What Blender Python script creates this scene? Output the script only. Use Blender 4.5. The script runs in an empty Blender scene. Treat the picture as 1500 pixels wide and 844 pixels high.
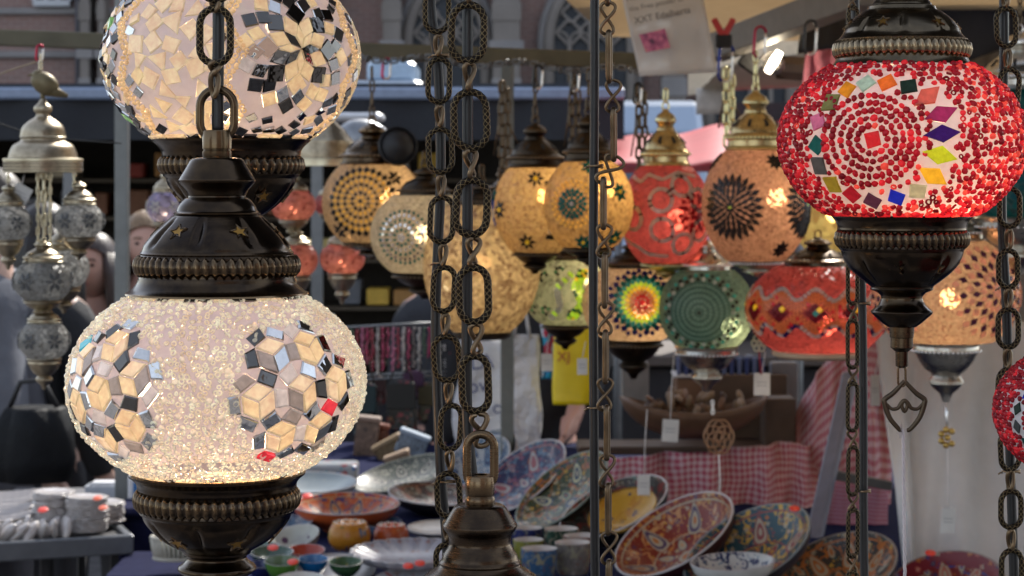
import bpy, math, random
from mathutils import Vector, Matrix, Euler
random.seed(7)
PI = math.pi
R = math.radians
sc = bpy.context.scene
col = sc.collection

# ---------------------------------------------------------------- camera
F = 3100.0            # focal length in pixels of a 1500 px wide frame
CZ = 1.75             # eye height
cd = bpy.data.cameras.new('camera')
cam = bpy.data.objects.new('camera', cd)
col.objects.link(cam)
cam.location = (0, 0, CZ)
cam.rotation_euler = (R(90), 0, 0)
cd.sensor_width = 36
cd.lens = F / 1500 * 36
cd.shift_y = -(422 - 260) / 1500
cd.clip_start = .05
cd.clip_end = 2000
cd.dof.use_dof = True
cd.dof.focus_distance = 1.5
cd.dof.aperture_fstop = 21
sc.camera = cam
# ---------------------------------------------------------------- sky, sun, exposure
SUN_EL, SUN_AZ = R(44), R(20)          # azimuth measured from +Y towards +X
w = bpy.data.worlds.new('World'); sc.world = w; w.use_nodes = True
nt = w.node_tree; nt.nodes.clear()
sky = nt.nodes.new('ShaderNodeTexSky'); sky.sky_type = 'NISHITA'; sky.sun_disc = False
sky.sun_elevation = SUN_EL; sky.sun_rotation = SUN_AZ
bg = nt.nodes.new('ShaderNodeBackground'); bg.inputs[1].default_value = .13
wo = nt.nodes.new('ShaderNodeOutputWorld')
hs = nt.nodes.new('ShaderNodeHueSaturation'); hs.inputs['Saturation'].default_value = .5      # thin veil of cloud
nt.links.new(sky.outputs[0], hs.inputs['Color']); nt.links.new(hs.outputs[0], bg.inputs[0]); nt.links.new(bg.outputs[0], wo.inputs[0])
sd = bpy.data.lights.new('sun', 'SUN'); sd.energy = 2.3; sd.angle = R(.8); sd.color = (1, .95, .87)
so = bpy.data.objects.new('sun', sd); col.objects.link(so)
sv = Vector((math.sin(SUN_AZ) * math.cos(SUN_EL), math.cos(SUN_AZ) * math.cos(SUN_EL), math.sin(SUN_EL)))
so.rotation_euler = sv.to_track_quat('Z', 'Y').to_euler()
so.location = (3, 4, 8)
sc.view_settings.view_transform = 'Standard'; sc.view_settings.look = 'None'
sc.view_settings.gamma = 1; sc.view_settings.exposure = 1.3
cy = sc.cycles
cy.max_bounces = 8; cy.diffuse_bounces = 3; cy.glossy_bounces = 4; cy.transmission_bounces = 4
cy.transparent_max_bounces = 10; cy.sample_clamp_indirect = 3.0; cy.caustics_reflective = False
cy.caustics_refractive = False

# ---------------------------------------------------------------- helpers
def W(px, py, D):
    return Vector(((px - 750) / F * D, D, CZ + (260 - py) / F * D))

class MB:
    def __init__(s): s.v = []; s.f = []; s.m = []; s.uv = []; s.sm = []
    def add(s, vs, fs, mi=0, uvs=None, smooth=True):
        o = len(s.v); s.v += [tuple(p) for p in vs]
        for k, f in enumerate(fs):
            s.f.append(tuple(o + i for i in f)); s.m.append(mi); s.sm.append(smooth)
            s.uv.append(uvs[k] if uvs else None)
        return s
    def box(s, c, size, rot=None, mi=0, bev=0, taper=1):
        c = Vector(c); hx, hy, hz = [q / 2 for q in size]
        if bev:
            b = min(bev, hx * .9, hy * .9, hz * .9); vs = []; 
            for z, i in ((-hz, b), (-hz + b, 0), (hz - b, 0), (hz, b)):
                k = 1 if z < 0 else taper
                X, Y = (hx - i) * k, (hy - i) * k
                vs += [(-X + b, -Y, z), (X - b, -Y, z), (X, -Y + b, z), (X, Y - b, z), (X - b, Y, z), (-X + b, Y, z), (-X, Y - b, z), (-X, -Y + b, z)]
            fs = [tuple(range(7, -1, -1)), tuple(range(24, 32))]
            for r in range(3):
                for k in range(8):
                    fs.append((r * 8 + k, r * 8 + (k + 1) % 8, r * 8 + 8 + (k + 1) % 8, r * 8 + 8 + k))
        else:
            vs = [(x * (taper if z > 0 else 1), y * (taper if z > 0 else 1), z) for z in (-hz, hz) for x, y in ((-hx, -hy), (hx, -hy), (hx, hy), (-hx, hy))]
            fs = [(3, 2, 1, 0), (4, 5, 6, 7), (0, 1, 5, 4), (1, 2, 6, 5), (2, 3, 7, 6), (3, 0, 4, 7)]
        M = rot if rot is not None else Matrix.Identity(3)
        if isinstance(M, tuple): M = Euler(M).to_matrix()
        return s.add([c + M @ Vector(p) for p in vs], fs, mi, smooth=False)
    def lathe(s, prof, n=48, c=(0, 0, 0), mod=None, mi=0, rot=None, k=1, cap=False):
        vs = []; fs = []; c = Vector(c)
        for r, z in prof:
            for i in range(n):
                a = 2 * PI * i / n
                rr = r * (mod(a, r, z) if mod else 1)
                p = Vector((rr * math.sin(a), -rr * math.cos(a), z)) * k
                vs.append(c + (rot @ p if rot else p))
        for j in range(len(prof) - 1):
            for i in range(n):
                q = (i + 1) % n
                fs.append((j * n + i, j * n + q, (j + 1) * n + q, (j + 1) * n + i))
        if cap: fs += [tuple(range(n - 1, -1, -1)), tuple(range((len(prof) - 1) * n, len(prof) * n))]
        return s.add(vs, fs, mi)
    def tube(s, pts, r, n=8, closed=False, mi=0, flat=1.0, nrm=None, smooth=True):
        P = [Vector(p) for p in pts]; m = len(P); vs = []; fs = []; uvs = []
        rad = r if isinstance(r, (list, tuple)) else [r] * m
        up = Vector(nrm) if nrm else None; L = [0]
        for i in range(1, m + 1): L.append(L[-1] + (P[i % m] - P[i - 1]).length)
        prev = None
        for i in range(m):
            if closed: t = P[(i + 1) % m] - P[i - 1]
            else: t = P[min(i + 1, m - 1)] - P[max(i - 1, 0)]
            t.normalize()
            if up is not None: a = up.cross(t)
            elif prev is not None: a = prev - t * prev.dot(t)
            else: a = t.cross(Vector((0, 1, .01)))
            if a.length < 1e-6: a = t.orthogonal()
            a.normalize(); prev = a; b = t.cross(a)
            for k in range(n):
                th = 2 * PI * (k + .5) / n
                vs.append(P[i] + (a * math.cos(th) + b * math.sin(th) * flat) * rad[i])
        for i in range(m if closed else m - 1):
            j = (i + 1) % m
            for k in range(n):
                q = (k + 1) % n
                fs.append((i * n + k, i * n + q, j * n + q, j * n + k))
                uvs.append(((L[i], k / n), (L[i], (k + 1) / n), (L[i + 1], (k + 1) / n), (L[i + 1], k / n)))
        if not closed:
            fs += [tuple(range(n - 1, -1, -1)), tuple(range((m - 1) * n, m * n))]; uvs += [None, None]
        return s.add(vs, fs, mi, uvs, smooth)
    def ball(s, c, r, n=12, m=8, mi=0, rot=None):
        c = Vector(c); rx, ry, rz = (r, r, r) if isinstance(r, (int, float)) else r
        vs = []; fs = []
        for j in range(m + 1):
            t = PI * j / m - PI / 2
            for i in range(n):
                a = 2 * PI * i / n
                p = Vector((rx * math.cos(t) * math.cos(a), ry * math.cos(t) * math.sin(a), rz * math.sin(t)))
                vs.append(c + (rot @ p if rot else p))
        for j in range(m):
            for i in range(n):
                q = (i + 1) % n; fs.append((j * n + i, j * n + q, (j + 1) * n + q, (j + 1) * n + i))
        return s.add(vs, fs, mi)
    def prism(s, pts, d, mi=0, smooth=False):       # polygon pts extruded by vector d
        P = [Vector(p) for p in pts]; d = Vector(d); n = len(P)
        return s.add(P + [p + d for p in P], [tuple(range(n - 1, -1, -1)), tuple(range(n, 2 * n))] + [(i, (i + 1) % n, n + (i + 1) % n, n + i) for i in range(n)], mi, smooth=smooth)
    def sheet(s, fn, nu, nv, mi=0, th=0):
        vs = [fn(i / nu, j / nv) for j in range(nv + 1) for i in range(nu + 1)]
        fs = [(j * (nu + 1) + i, j * (nu + 1) + i + 1, (j + 1) * (nu + 1) + i + 1, (j + 1) * (nu + 1) + i) for j in range(nv) for i in range(nu)]
        uv = [((i / nu, j / nv), ((i + 1) / nu, j / nv), ((i + 1) / nu, (j + 1) / nv), (i / nu, (j + 1) / nv)) for j in range(nv) for i in range(nu)]
        return s.add(vs, fs, mi, uv)
    def mesh(s, name, mats, sharp=None):
        me = bpy.data.meshes.new(name); me.from_pydata(s.v, [], s.f)
        for m in (mats if isinstance(mats, (list, tuple)) else [mats]): me.materials.append(m)
        me.polygons.foreach_set('material_index', s.m)
        me.polygons.foreach_set('use_smooth', s.sm)
        if any(u for u in s.uv):
            ul = me.uv_layers.new(name='UVMap'); flat = []
            for f, u in zip(s.f, s.uv):
                for i in range(len(f)): flat += list(u[i]) if u else [0, 0]
            ul.data.foreach_set('uv', flat)
        me.update()
        if sharp: me.set_sharp_from_angle(angle=R(sharp))
        return me
    def build(s, name, mats, parent=None, loc=None, kind=None, sharp=None, label=None, rot=None):
        return link(name, s.mesh(name, mats, sharp), parent, loc, kind, label, rot)

def link(name, me, parent=None, loc=None, kind=None, label=None, rot=None):
    o = bpy.data.objects.new(name, me); col.objects.link(o)
    if parent is not None: o.parent = parent
    if loc is not None: o.location = loc
    if rot is not None: o.rotation_euler = rot
    if kind: o['kind'] = kind
    if label: o['label'] = label
    return o
def tag(o, label, cat, group=None):
    o['label'] = label; o['category'] = cat
    if group: o['group'] = group
    return o
def thing(name, label, cat, loc=(0, 0, 0), group=None, rot=None):
    o = link(name, None, None, loc, rot=rot); o.empty_display_size = .05
    return tag(o, label, cat, group)
def bulb_light(parent, loc, energy, color=(1, .72, .42), r=.012):
    ld = bpy.data.lights.new('bulb_light', 'POINT'); ld.energy = energy; ld.color = color; ld.shadow_soft_size = r
    o = bpy.data.objects.new('bulb_light', ld); col.objects.link(o); o.parent = parent; o.location = loc

# ---------------------------------------------------------------- materials
class NT:
    def __init__(s, name):
        s.mat = bpy.data.materials.new(name); s.mat.use_nodes = True; s.t = s.mat.node_tree; s.t.nodes.clear()
        s.out = s.n('ShaderNodeOutputMaterial')
    def n(s, typ, **kw):
        x = s.t.nodes.new(typ)
        for k, v in kw.items(): setattr(x, k, v)
        return x
    def l(s, a, b): s.t.links.new(a, b)
    def set(s, node, key, v):
        i = node.inputs[key]
        if isinstance(v, bpy.types.NodeSocket): s.l(v, i)
        elif isinstance(v, (tuple, list)) and len(v) == 3 and i.type == 'RGBA': i.default_value = (*v, 1)
        else: i.default_value = v
    def math(s, op, a, b=None, c=None):
        x = s.n('ShaderNodeMath', operation=op); s.set(x, 0, a)
        if b is not None: s.set(x, 1, b)
        if c is not None: s.set(x, 2, c)
        return x.outputs[0]
    def mix(s, f, a, b):
        x = s.n('ShaderNodeMix', data_type='RGBA'); s.set(x, 0, f); s.set(x, 6, a); s.set(x, 7, b); return x.outputs[2]
    def coord(s, k='Object'):
        if not hasattr(s, 'tc'): s.tc = s.n('ShaderNodeTexCoord')
        return s.tc.outputs[k]
    def noise(s, scale, detail=3, vec=None, rough=.5):
        x = s.n('ShaderNodeTexNoise'); x.inputs['Scale'].default_value = scale; x.inputs['Detail'].default_value = detail
        x.inputs['Roughness'].default_value = rough; s.l(vec or s.coord(), x.inputs['Vector']); return x.outputs[0]
    def voro(s, scale, vec=None, feature='F1', rnd=1.0):
        x = s.n('ShaderNodeTexVoronoi', feature=feature); x.inputs['Scale'].default_value = scale
        x.inputs['Randomness'].default_value = rnd; s.l(vec or s.coord(), x.inputs['Vector']); return x
    def ramp(s, f, stops, interp='LINEAR'):
        x = s.n('ShaderNodeValToRGB'); x.color_ramp.interpolation = interp; e = x.color_ramp.elements
        while len(e) > 1: e.remove(e[-1])
        e[0].position = stops[0][0]; e[0].color = (*stops[0][1], 1)
        for p, c in stops[1:]:
            q = e.new(p); q.color = (*c, 1)
        s.l(f, x.inputs[0]); return x.outputs[0]
    def bump(s, h, strength=.3, dist=.002):
        x = s.n('ShaderNodeBump'); x.inputs['Strength'].default_value = strength; x.inputs['Distance'].default_value = dist
        s.l(h, x.inputs['Height']); return x.outputs[0]
    def bsdf(s, base, rough=.5, metal=0, normal=None, **kw):
        x = s.n('ShaderNodeBsdfPrincipled'); s.set(x, 'Base Color', base); s.set(x, 'Roughness', rough); s.set(x, 'Metallic', metal)
        if normal: s.l(normal, x.inputs['Normal'])
        for k, v in kw.items(): s.set(x, k.replace('_', ' '), v)
        return x.outputs[0]
    def mixs(s, f, a, b):
        x = s.n('ShaderNodeMixShader'); s.set(x, 0, f); s.l(a, x.inputs[1]); s.l(b, x.inputs[2]); return x.outputs[0]
    def trl(s, c, normal=None):
        x = s.n('ShaderNodeBsdfTranslucent'); s.set(x, 0, c)
        if normal: s.l(normal, x.inputs['Normal'])
        return x.outputs[0]
    def trp(s, c=(1, 1, 1)):
        x = s.n('ShaderNodeBsdfTransparent'); s.set(x, 0, c); return x.outputs[0]
    def emi(s, c, st):
        x = s.n('ShaderNodeEmission'); s.set(x, 0, c); s.set(x, 1, st); return x.outputs[0]
    def adds(s, a, b):
        x = s.n('ShaderNodeAddShader'); s.l(a, x.inputs[0]); s.l(b, x.inputs[1]); return x.outputs[0]
    def done(s, sh): s.l(sh, s.out.inputs[0]); return s.mat
CM = {}
def plain(base, rough=.5, metal=0, var=.25, vs=30, bump=0, bs=200, bd=.001, **kw):
    key = ('p', base, rough, metal, var, vs, bump, bs, str(kw))
    if key in CM: return CM[key]
    t = NT('surface'); nz = t.noise(vs, 4)
    c = t.mix(t.math('MULTIPLY', nz, var * 2), base, tuple(q * (1 - .75 * min(1, var * 2)) for q in base))
    c = t.mix(nz, tuple(q * (1 - var) for q in base), tuple(min(1, q * (1 + var)) for q in base))
    nb = t.bump(t.noise(bs, 3), bump, bd) if bump else None
    rr = t.math('ADD', rough - .06, t.math('MULTIPLY', t.noise(vs * 2.3, 3), .12))
    CM[key] = t.done(t.bsdf(c, rr, metal, nb, **kw)); return CM[key]
def metal(base, hi, rough=.25, scale=60, bump=.12, name='aged_metal'):
    key = ('m', base, hi, rough, scale, bump)
    if key in CM: return CM[key]
    t = NT(name); nz = t.noise(scale, 5, rough=.65); n2 = t.noise(scale * .22, 3)
    f = t.math('MULTIPLY', t.math('SUBTRACT', t.math('ADD', nz, n2), .75), 1.6)
    mr = t.n('ShaderNodeClamp'); t.l(f, mr.inputs[0])
    geo = t.n('ShaderNodeNewGeometry')      # worn edges
    pt = t.n('ShaderNodeClamp'); t.l(t.math('MULTIPLY', t.math('SUBTRACT', geo.outputs['Pointiness'], .52), 9), pt.inputs[0])
    c = t.mix(mr.outputs[0], base, hi); c = t.mix(pt.outputs[0], c, tuple(min(1, q * 2.2) for q in hi))
    # brushed streaks round the axis
    mp = t.n('ShaderNodeMapping'); mp.inputs['Scale'].default_value = (4, 4, 900); t.l(t.coord(), mp.inputs[0])
    st = t.noise(1.2, 2, mp.outputs[0])
    h = t.math('ADD', t.math('ADD', t.math('MULTIPLY', nz, 1.0), t.math('MULTIPLY', st, .5)), t.math('MULTIPLY', t.noise(scale * .3, 2), 4))
    rg = t.math('ADD', rough - .08, t.math('MULTIPLY', t.math('ADD', nz, st), .13))
    CM[key] = t.done(t.bsdf(c, rg, 1, t.bump(h, bump, .0006))); return CM[key]
BRONZE = metal((.030, .023, .019), (.10, .068, .038), .17)
BRONZE2 = metal((.045, .032, .023), (.13, .088, .05), .22)
BRASS = metal((.38, .28, .13), (.62, .50, .27), .24, 90)
SILVER = metal((.42, .39, .33), (.68, .65, .58), .24, 90)
DARKM = metal((.03, .024, .02), (.08, .06, .04), .35, 80)
def link_metal():
    t = NT('engraved_chain_metal'); uv = t.coord('UV'); sp = t.n('ShaderNodeSeparateXYZ'); t.l(uv, sp.inputs[0])
    u = t.math('MULTIPLY', sp.outputs[0], 1 / .0043); v = t.math('MULTIPLY', sp.outputs[1], 4)
    def stripe(sign):
        q = t.math('ADD', u, v) if sign > 0 else t.math('SUBTRACT', u, v)
        return t.math('ABSOLUTE', t.math('SUBTRACT', t.math('FRACT', q), .5))
    a = t.math('MAXIMUM', stripe(1), stripe(-1))
    k = t.n('ShaderNodeClamp'); t.l(t.math('MULTIPLY', t.math('SUBTRACT', a, .40), 16), k.inputs[0])
    nz = t.noise(120, 4)
    f = t.math('MULTIPLY', k.outputs[0], t.math('ADD', .35, nz))
    c = t.mix(f, (.018, .014, .011), (.26, .19, .095))
    return t.done(t.bsdf(c, t.math('ADD', .3, t.math('MULTIPLY', nz, .15)), .9, t.bump(k.outputs[0], .9, .0007)))
LINKM = link_metal()
PLAINLINK = metal((.040, .030, .023), (.13, .092, .055), .3, 150)
ORD = 'first second third fourth fifth sixth seventh eighth ninth tenth eleventh twelfth thirteenth fourteenth fifteenth'.split()
CORD = plain((.012, .012, .013), .38, var=.2, bump=.15, bs=300)
def glass_tile(c, emit=0., tr=.5, rough=.08, clear=.35, wav=.25, foil=False):
    key = ('g', c, emit, tr, rough, clear, wav)
    if key in CM: return CM[key]
    t = NT('stained_glass'); nz = t.noise(230, 4); n2 = t.noise(60, 3)
    ck_ = t.n('ShaderNodeClamp'); t.l(t.math('MULTIPLY', t.math('SUBTRACT', t.math('ADD', nz, n2), .72), 1.8), ck_.inputs[0])
    cc = t.mix(ck_.outputs[0], tuple(q * .84 for q in c), tuple(min(1, q * 1.25) for q in c))
    nb = t.bump(t.math('ADD', nz, n2), wav, .0012)
    a = t.bsdf(cc, rough if max(c) > .3 else max(rough, .26), 0, nb, Specular_IOR_Level=.6 if max(c) > .3 else .35)
    s = t.mixs(tr, a, t.trl(cc)); s = t.mixs(clear * .9, s, t.trp(cc)) if clear else s
    gl = t.n('ShaderNodeBsdfGlossy'); gl.inputs['Roughness'].default_value = rough; t.l(nb, gl.inputs['Normal'])
    fr = t.n('ShaderNodeFresnel'); fr.inputs[0].default_value = 1.5
    if max(c) > .3 and clear > .25: s = t.mixs(fr.outputs[0], s, gl.outputs[0])
    if emit: s = t.adds(s, t.emi(cc, emit))  # even glow added to the glass colour, stands in for bulb light shining through
    CM[key] = t.done(s); return CM[key]
def mirror(c=(.75, .75, .74), rough=.03):
    key = ('mir', c, rough)
    if key in CM: return CM[key]
    t = NT('mirror_glass'); nz = t.noise(90, 2); n2 = t.noise(400, 3)
    CM[key] = t.done(t.bsdf(t.mix(n2, tuple(q * .8 for q in c), c), rough, 1, t.bump(nz, .25, .001))); return CM[key]
def grout(c=(.78, .77, .78), clear=.35, tr=.55, emit=0, bump=.5):
    key = ('gr', c, clear, tr, emit)
    if key in CM: return CM[key]
    t = NT('white_grout'); nz = t.noise(160, 5); n2 = t.noise(900, 2)
    cc = t.mix(nz, tuple(q * .86 for q in c), tuple(min(1, q * 1.08) for q in c)); nb = t.bump(t.math('ADD', nz, t.math('MULTIPLY', n2, .4)), bump, .0012)
    s = t.mixs(tr, t.bsdf(cc, .55, 0, nb), t.trl(cc))
    if clear: s = t.mixs(clear, s, t.trp())
    CM[key] = t.done(s); return CM[key]
def crackle(c1, c2, cell=260, tr=.5, clear=.2, dark=None):
    cell *= .62     # fine crushed glass mosaic
    key = ('ck', c1, c2, cell, tr, clear)
    if key in CM: return CM[key]
    t = NT('crackle_glass'); v = t.voro(cell); e = t.voro(cell, feature='DISTANCE_TO_EDGE')
    sp = t.n('ShaderNodeSeparateColor'); t.l(v.outputs['Color'], sp.inputs[0])
    cc = t.mix(sp.outputs[0], c1, c2)
    cc = t.mix(t.math('GREATER_THAN', sp.outputs[1], .82), cc, tuple(min(1, q * 1.9) for q in c2))
    cc = t.mix(t.math('LESS_THAN', sp.outputs[1], .2), cc, tuple(q * .4 for q in c1))
    cc = t.mix(t.math('LESS_THAN', e.outputs[0], .085), cc, dark or (.62, .56, .5))
    cc = t.mix(t.math('MULTIPLY', t.noise(40, 4), .8), cc, tuple(q * .4 for q in c1))
    # every chip of glass is tilted its own way
    nm = t.n('ShaderNodeVectorMath', operation='MULTIPLY_ADD'); sb = t.n('ShaderNodeVectorMath', operation='SUBTRACT')
    t.l(v.outputs['Color'], sb.inputs[0]); sb.inputs[1].default_value = (.5, .5, .5)
    geo = t.n('ShaderNodeNewGeometry'); t.l(sb.outputs[0], nm.inputs[0]); nm.inputs[1].default_value = (.8, .8, .8); t.l(geo.outputs['Normal'], nm.inputs[2])
    nn = t.n('ShaderNodeVectorMath', operation='NORMALIZE'); t.l(nm.outputs[0], nn.inputs[0])
    s = t.mixs(min(.62, tr + .1), t.bsdf(t.mix(.5, cc, (0, 0, 0)), .25, 0, nn.outputs[0], Specular_IOR_Level=.6), t.trl(t.mix(sp.outputs[2], tuple(q * .35 for q in c2), tuple(min(1, q * 1.7) for q in c2))))
    tp = t.math('MULTIPLY', t.math('GREATER_THAN', sp.outputs[2], .5), clear * 2)
    s = t.mixs(tp, s, t.trp(c2))
    CM[key] = t.done(s); return CM[key]
EMB = NT('bulb_glow'); BULB = EMB.done(EMB.emi((1, .68, .36), 6))
EMH = NT('halogen_glow'); HALO = EMH.done(EMH.emi((1, .87, .68), 6))
WHITE = plain((.72, .72, .74), .4); STRING = plain((.72, .7, .68), .8); PAPER = plain((.62, .61, .58), .6)
BLACK = plain((.012, .012, .014), .6); STEEL = plain((.17, .18, .19), .4, .6)

# ---------------------------------------------------------------- mosaic globes and lamps
class Globe:
    def __init__(g, a, b, s): g.a, g.b, g.s = a, b, s
    def nrm(g, p, t):
        n = Vector((math.cos(t) / g.a * math.sin(p), -math.cos(t) / g.a * math.cos(p), math.sin(t) / g.b)); n.normalize(); return n
    def P(g, p, t, lift=0):
        r = g.a * math.cos(t)
        return (Vector((r * math.sin(p), -r * math.cos(p), g.b * math.sin(t))) + g.nrm(p, t) * lift) * g.s
    def px(g, dx, dz):                 # front surface point seen at an offset from the centre
        t = math.asin(max(-.99, min(.99, dz / g.b))); return math.asin(max(-.995, min(.995, dx / (g.a * math.cos(t))))), t
    def uv(g, p0, t0, u, v):
        be = math.sqrt((g.a * math.sin(t0)) ** 2 + (g.b * math.cos(t0)) ** 2)
        t = t0 + v / be; return p0 + u / (g.a * math.cos(t0)), t
    def shell(g, t0, t1, n=72, m=30, th=1.5):
        mb = MB(); pr = [(g.a * math.cos(t0 + (t1 - t0) * j / m), g.b * math.sin(t0 + (t1 - t0) * j / m)) for j in range(m + 1)]
        return mb.lathe(pr, n, k=g.s)
    def tile(g, mb, p0, t0, poly, h=2.2, mi=0, ang=0, tilt=0, inset=.1, base=-.6, planar=True):
        c, sn = math.cos(ang), math.sin(ang)
        q = [(u * c - v * sn, u * sn + v * c) for u, v in poly]; n = len(q)
        N = g.nrm(p0, t0)
        if tilt: N = (N + Vector([random.uniform(-tilt, tilt) for _ in range(3)])).normalized()
        C = g.P(p0, t0, h); mu = sum(u for u, v in q) / n; mv = sum(v for u, v in q) / n
        lo = [g.P(*g.uv(p0, t0, u, v), base) for u, v in q]; hi = []; md = []
        for u, v in q:
            s_ = g.P(*g.uv(p0, t0, mu + (u - mu) * (1 - inset), mv + (v - mv) * (1 - inset)), h)
            if planar: s_ = s_ - N * (s_ - C).dot(N)
            hi.append(s_)
            m_ = g.P(*g.uv(p0, t0, u, v), h * .72)
            if planar: m_ = m_ - N * ((m_ - C).dot(N) + h * .3 * g.s) if (m_ - C).dot(N) + h * .3 * g.s > 0 else m_
            md.append(m_)
        fs = [tuple(range(2 * n, 3 * n))]
        for a in (0, n):
            fs += [(a + i, a + (i + 1) % n, a + n + (i + 1) % n, a + n + i) for i in range(n)]
        mb.add(lo + md + hi, fs, mi, smooth=False); return mb
    def bead(g, mb, p0, t0, r, kind='ring', mi=0, tilt=.5, n=8):
        N = (g.nrm(p0, t0) + Vector([random.gauss(0, tilt * .5) for _ in range(3)])).normalized()
        if kind == 'ring':
            C = g.P(p0, t0, r * .25); A = N.orthogonal().normalized(); B = N.cross(A); ri = r * .31; rm = r * .69; vs = []; fs = []; m = 5
            for i in range(n):
                a = 2 * PI * i / n; d = A * math.cos(a) + B * math.sin(a)
                for j in range(m):
                    b = 2 * PI * j / m; vs.append(C + (d * (rm + ri * math.cos(b)) + N * (ri * 1.25 * math.sin(b))) * g.s)
            fs = [(i * m + j, ((i + 1) % n) * m + j, ((i + 1) % n) * m + (j + 1) % m, i * m + (j + 1) % m) for i in range(n) for j in range(m)]
            mb.add(vs, fs, mi)
        else:
            C = g.P(p0, t0, r * .1); A = N.orthogonal().normalized(); A.rotate(Matrix.Rotation(random.uniform(0, 6.3), 3, N)); B = N.cross(A)
            sx, sy = r * random.uniform(.82, 1.12), r * random.uniform(.75, 1.0); vs = []; n = 7; ph = [random.uniform(.86, 1.12) for _ in range(n)]
            for kk, hh in ((1, -.3), (1, .35), (.62, .72)):
                for i in range(n):
                    a = 2 * PI * i / n; vs.append(C + (A * math.cos(a) * sx * kk * ph[i] + B * math.sin(a) * sy * kk * ph[i] + N * r * hh) * g.s)
            fs = [tuple(range(2 * n, 3 * n))] + [(a + i, a + (i + 1) % n, a + n + (i + 1) % n, a + n + i) for a in (0, n) for i in range(n)]
            mb.add(vs, fs, mi)
    def scatter(g, t0, t1, sp, jit=.3, keep=1):
        be = (g.a + g.b) / 2; m = max(1, int((t1 - t0) * be / (sp * .9)))
        for j in range(m + 1):
            t = t0 + (t1 - t0) * j / m; n = max(3, int(2 * PI * g.a * math.cos(t) / sp))
            for i in range(n):
                if random.random() > keep: continue
                yield ((i + .5 * (j % 2) + random.uniform(-jit, jit)) / n * 2 * PI - PI, t + random.uniform(-jit, jit) * sp * .9 / be)
def rhomb(hr, ht, k=0): return [(0, -hr), (ht, k), (0, hr), (-ht, k)]
def ring_band(parent, z, r, s, n, minor=10, slant=0, mat=BRONZE, name='rope_band'):   # rope-like moulding
    mb = MB(); N = n * 5; m = 10; vs = []
    for i in range(N):
        a = 2 * PI * i / N
        for j in range(m):
            th = 2 * PI * j / m
            k = 1 + .2 * math.cos(n * a + slant * math.sin(th)) * (1 if math.cos(th) > -.5 else 0)
            rr = r + minor * .62 * k * math.cos(th)
            vs.append(Vector((rr * math.sin(a), -rr * math.cos(a), z + minor * k * math.sin(th))) * s)
    fs = [(i * m + j, ((i + 1) % N) * m + j, ((i + 1) % N) * m + (j + 1) % m, i * m + (j + 1) % m) for i in range(N) for j in range(m)]
    mb.add(vs, fs); return mb.build(name, mat, parent)
def smoothprof(pts, k=4):
    out = []
    for i in range(len(pts) - 1):
        p0 = pts[max(i - 1, 0)]; p1 = pts[i]; p2 = pts[i + 1]; p3 = pts[min(i + 2, len(pts) - 1)]
        for j in range(k):
            t = j / k
            out.append(tuple(.5 * ((2 * p1[q]) + (-p0[q] + p2[q]) * t + (2 * p0[q] - 5 * p1[q] + 4 * p2[q] - p3[q]) * t * t + (-p0[q] + 3 * p1[q] - 3 * p2[q] + p3[q]) * t ** 3) for q in (0, 1)))
    out.append(pts[-1]); return out
def star_part(parent, s, p, z, rad, slope, size, mats, up=1):
    """a star pierced in the metal, with its raised lip and the gilt inner wall; slope = outward tilt of the surface normal"""
    N = Vector((math.sin(p) * math.cos(slope), -math.cos(p) * math.cos(slope), math.sin(slope))); X = Vector((math.cos(p), math.sin(p), 0)); Y = N.cross(X)
    C = Vector((rad * math.sin(p), -rad * math.cos(p), z)); mb = MB()
    def pt(k, rr, h):
        a = PI / 2 + k * PI / 5 + .2; q = rr * (1 if k % 2 == 0 else .48); return (C + X * q * math.cos(a) + Y * q * math.sin(a) + N * h) * s
    rings = [[pt(k, size * f, h) for k in range(10)] for f, h in ((1.25, -1.5), (1.12, 1.6), (.95, 1.2), (.8, .2))]
    vs = sum(rings, []); fs = [(a * 10 + i, a * 10 + (i + 1) % 10, a * 10 + 10 + (i + 1) % 10, a * 10 + 10 + i) for a in range(3) for i in range(10)]
    mb.add(vs, fs, 0, smooth=False); mb.add(rings[3], [tuple(range(10))], 1, smooth=False)
    return mb.build('star_cutout', mats, parent)
GOLDIN = plain((.34, .19, .045), .4, .9)
def arc(cx, cz, rx, rz, a0, a1, n=24):
    return [(cx + rx * math.cos(a0 + (a1 - a0) * i / n), cz + rz * math.sin(a0 + (a1 - a0) * i / n)) for i in range(n + 1)]
def stadium(W_, H_, n=10):
    r = W_ / 2; h = H_ / 2 - r; out = []
    for i in range(n + 1): a = PI * i / n; out.append((r * math.cos(a), h + r * math.sin(a)))
    for k in (1, 2, 3): out.append((-r, h - 2 * h * k / 4))
    for i in range(n + 1): a = PI + PI * i / n; out.append((r * math.cos(a), -h + r * math.sin(a)))
    for k in (1, 2, 3): out.append((r, -h + 2 * h * k / 4))
    return out
def link_mesh(w_, h_, r, mat, name='link', n=10, flat=1.0):     # oval link in the XZ plane, metres
    mb = MB(); mb.tube([(x, 0, z) for x, z in stadium(w_ - 2 * r, h_ - 2 * r)], r, n, True, nrm=(0, 1, 0), flat=flat); return mb.mesh(name, mat)
def eight_mesh(w_, h_, r, mat, name='hook'):
    pts = []
    for i in range(36):
        a = 2 * PI * i / 36; pts.append(((w_ / 2 - r) * math.sin(2 * a) * 1.0, r * 1.3 * math.cos(a * 1.0 + PI / 2), (h_ / 2 - r) * math.cos(a)))
    # fuller eyes
    pts = [(x * (1.0), y, z) for x, y, z in pts]
    mb = MB(); mb.tube(pts, r, 8, True); return mb.mesh(name, mat)
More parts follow.
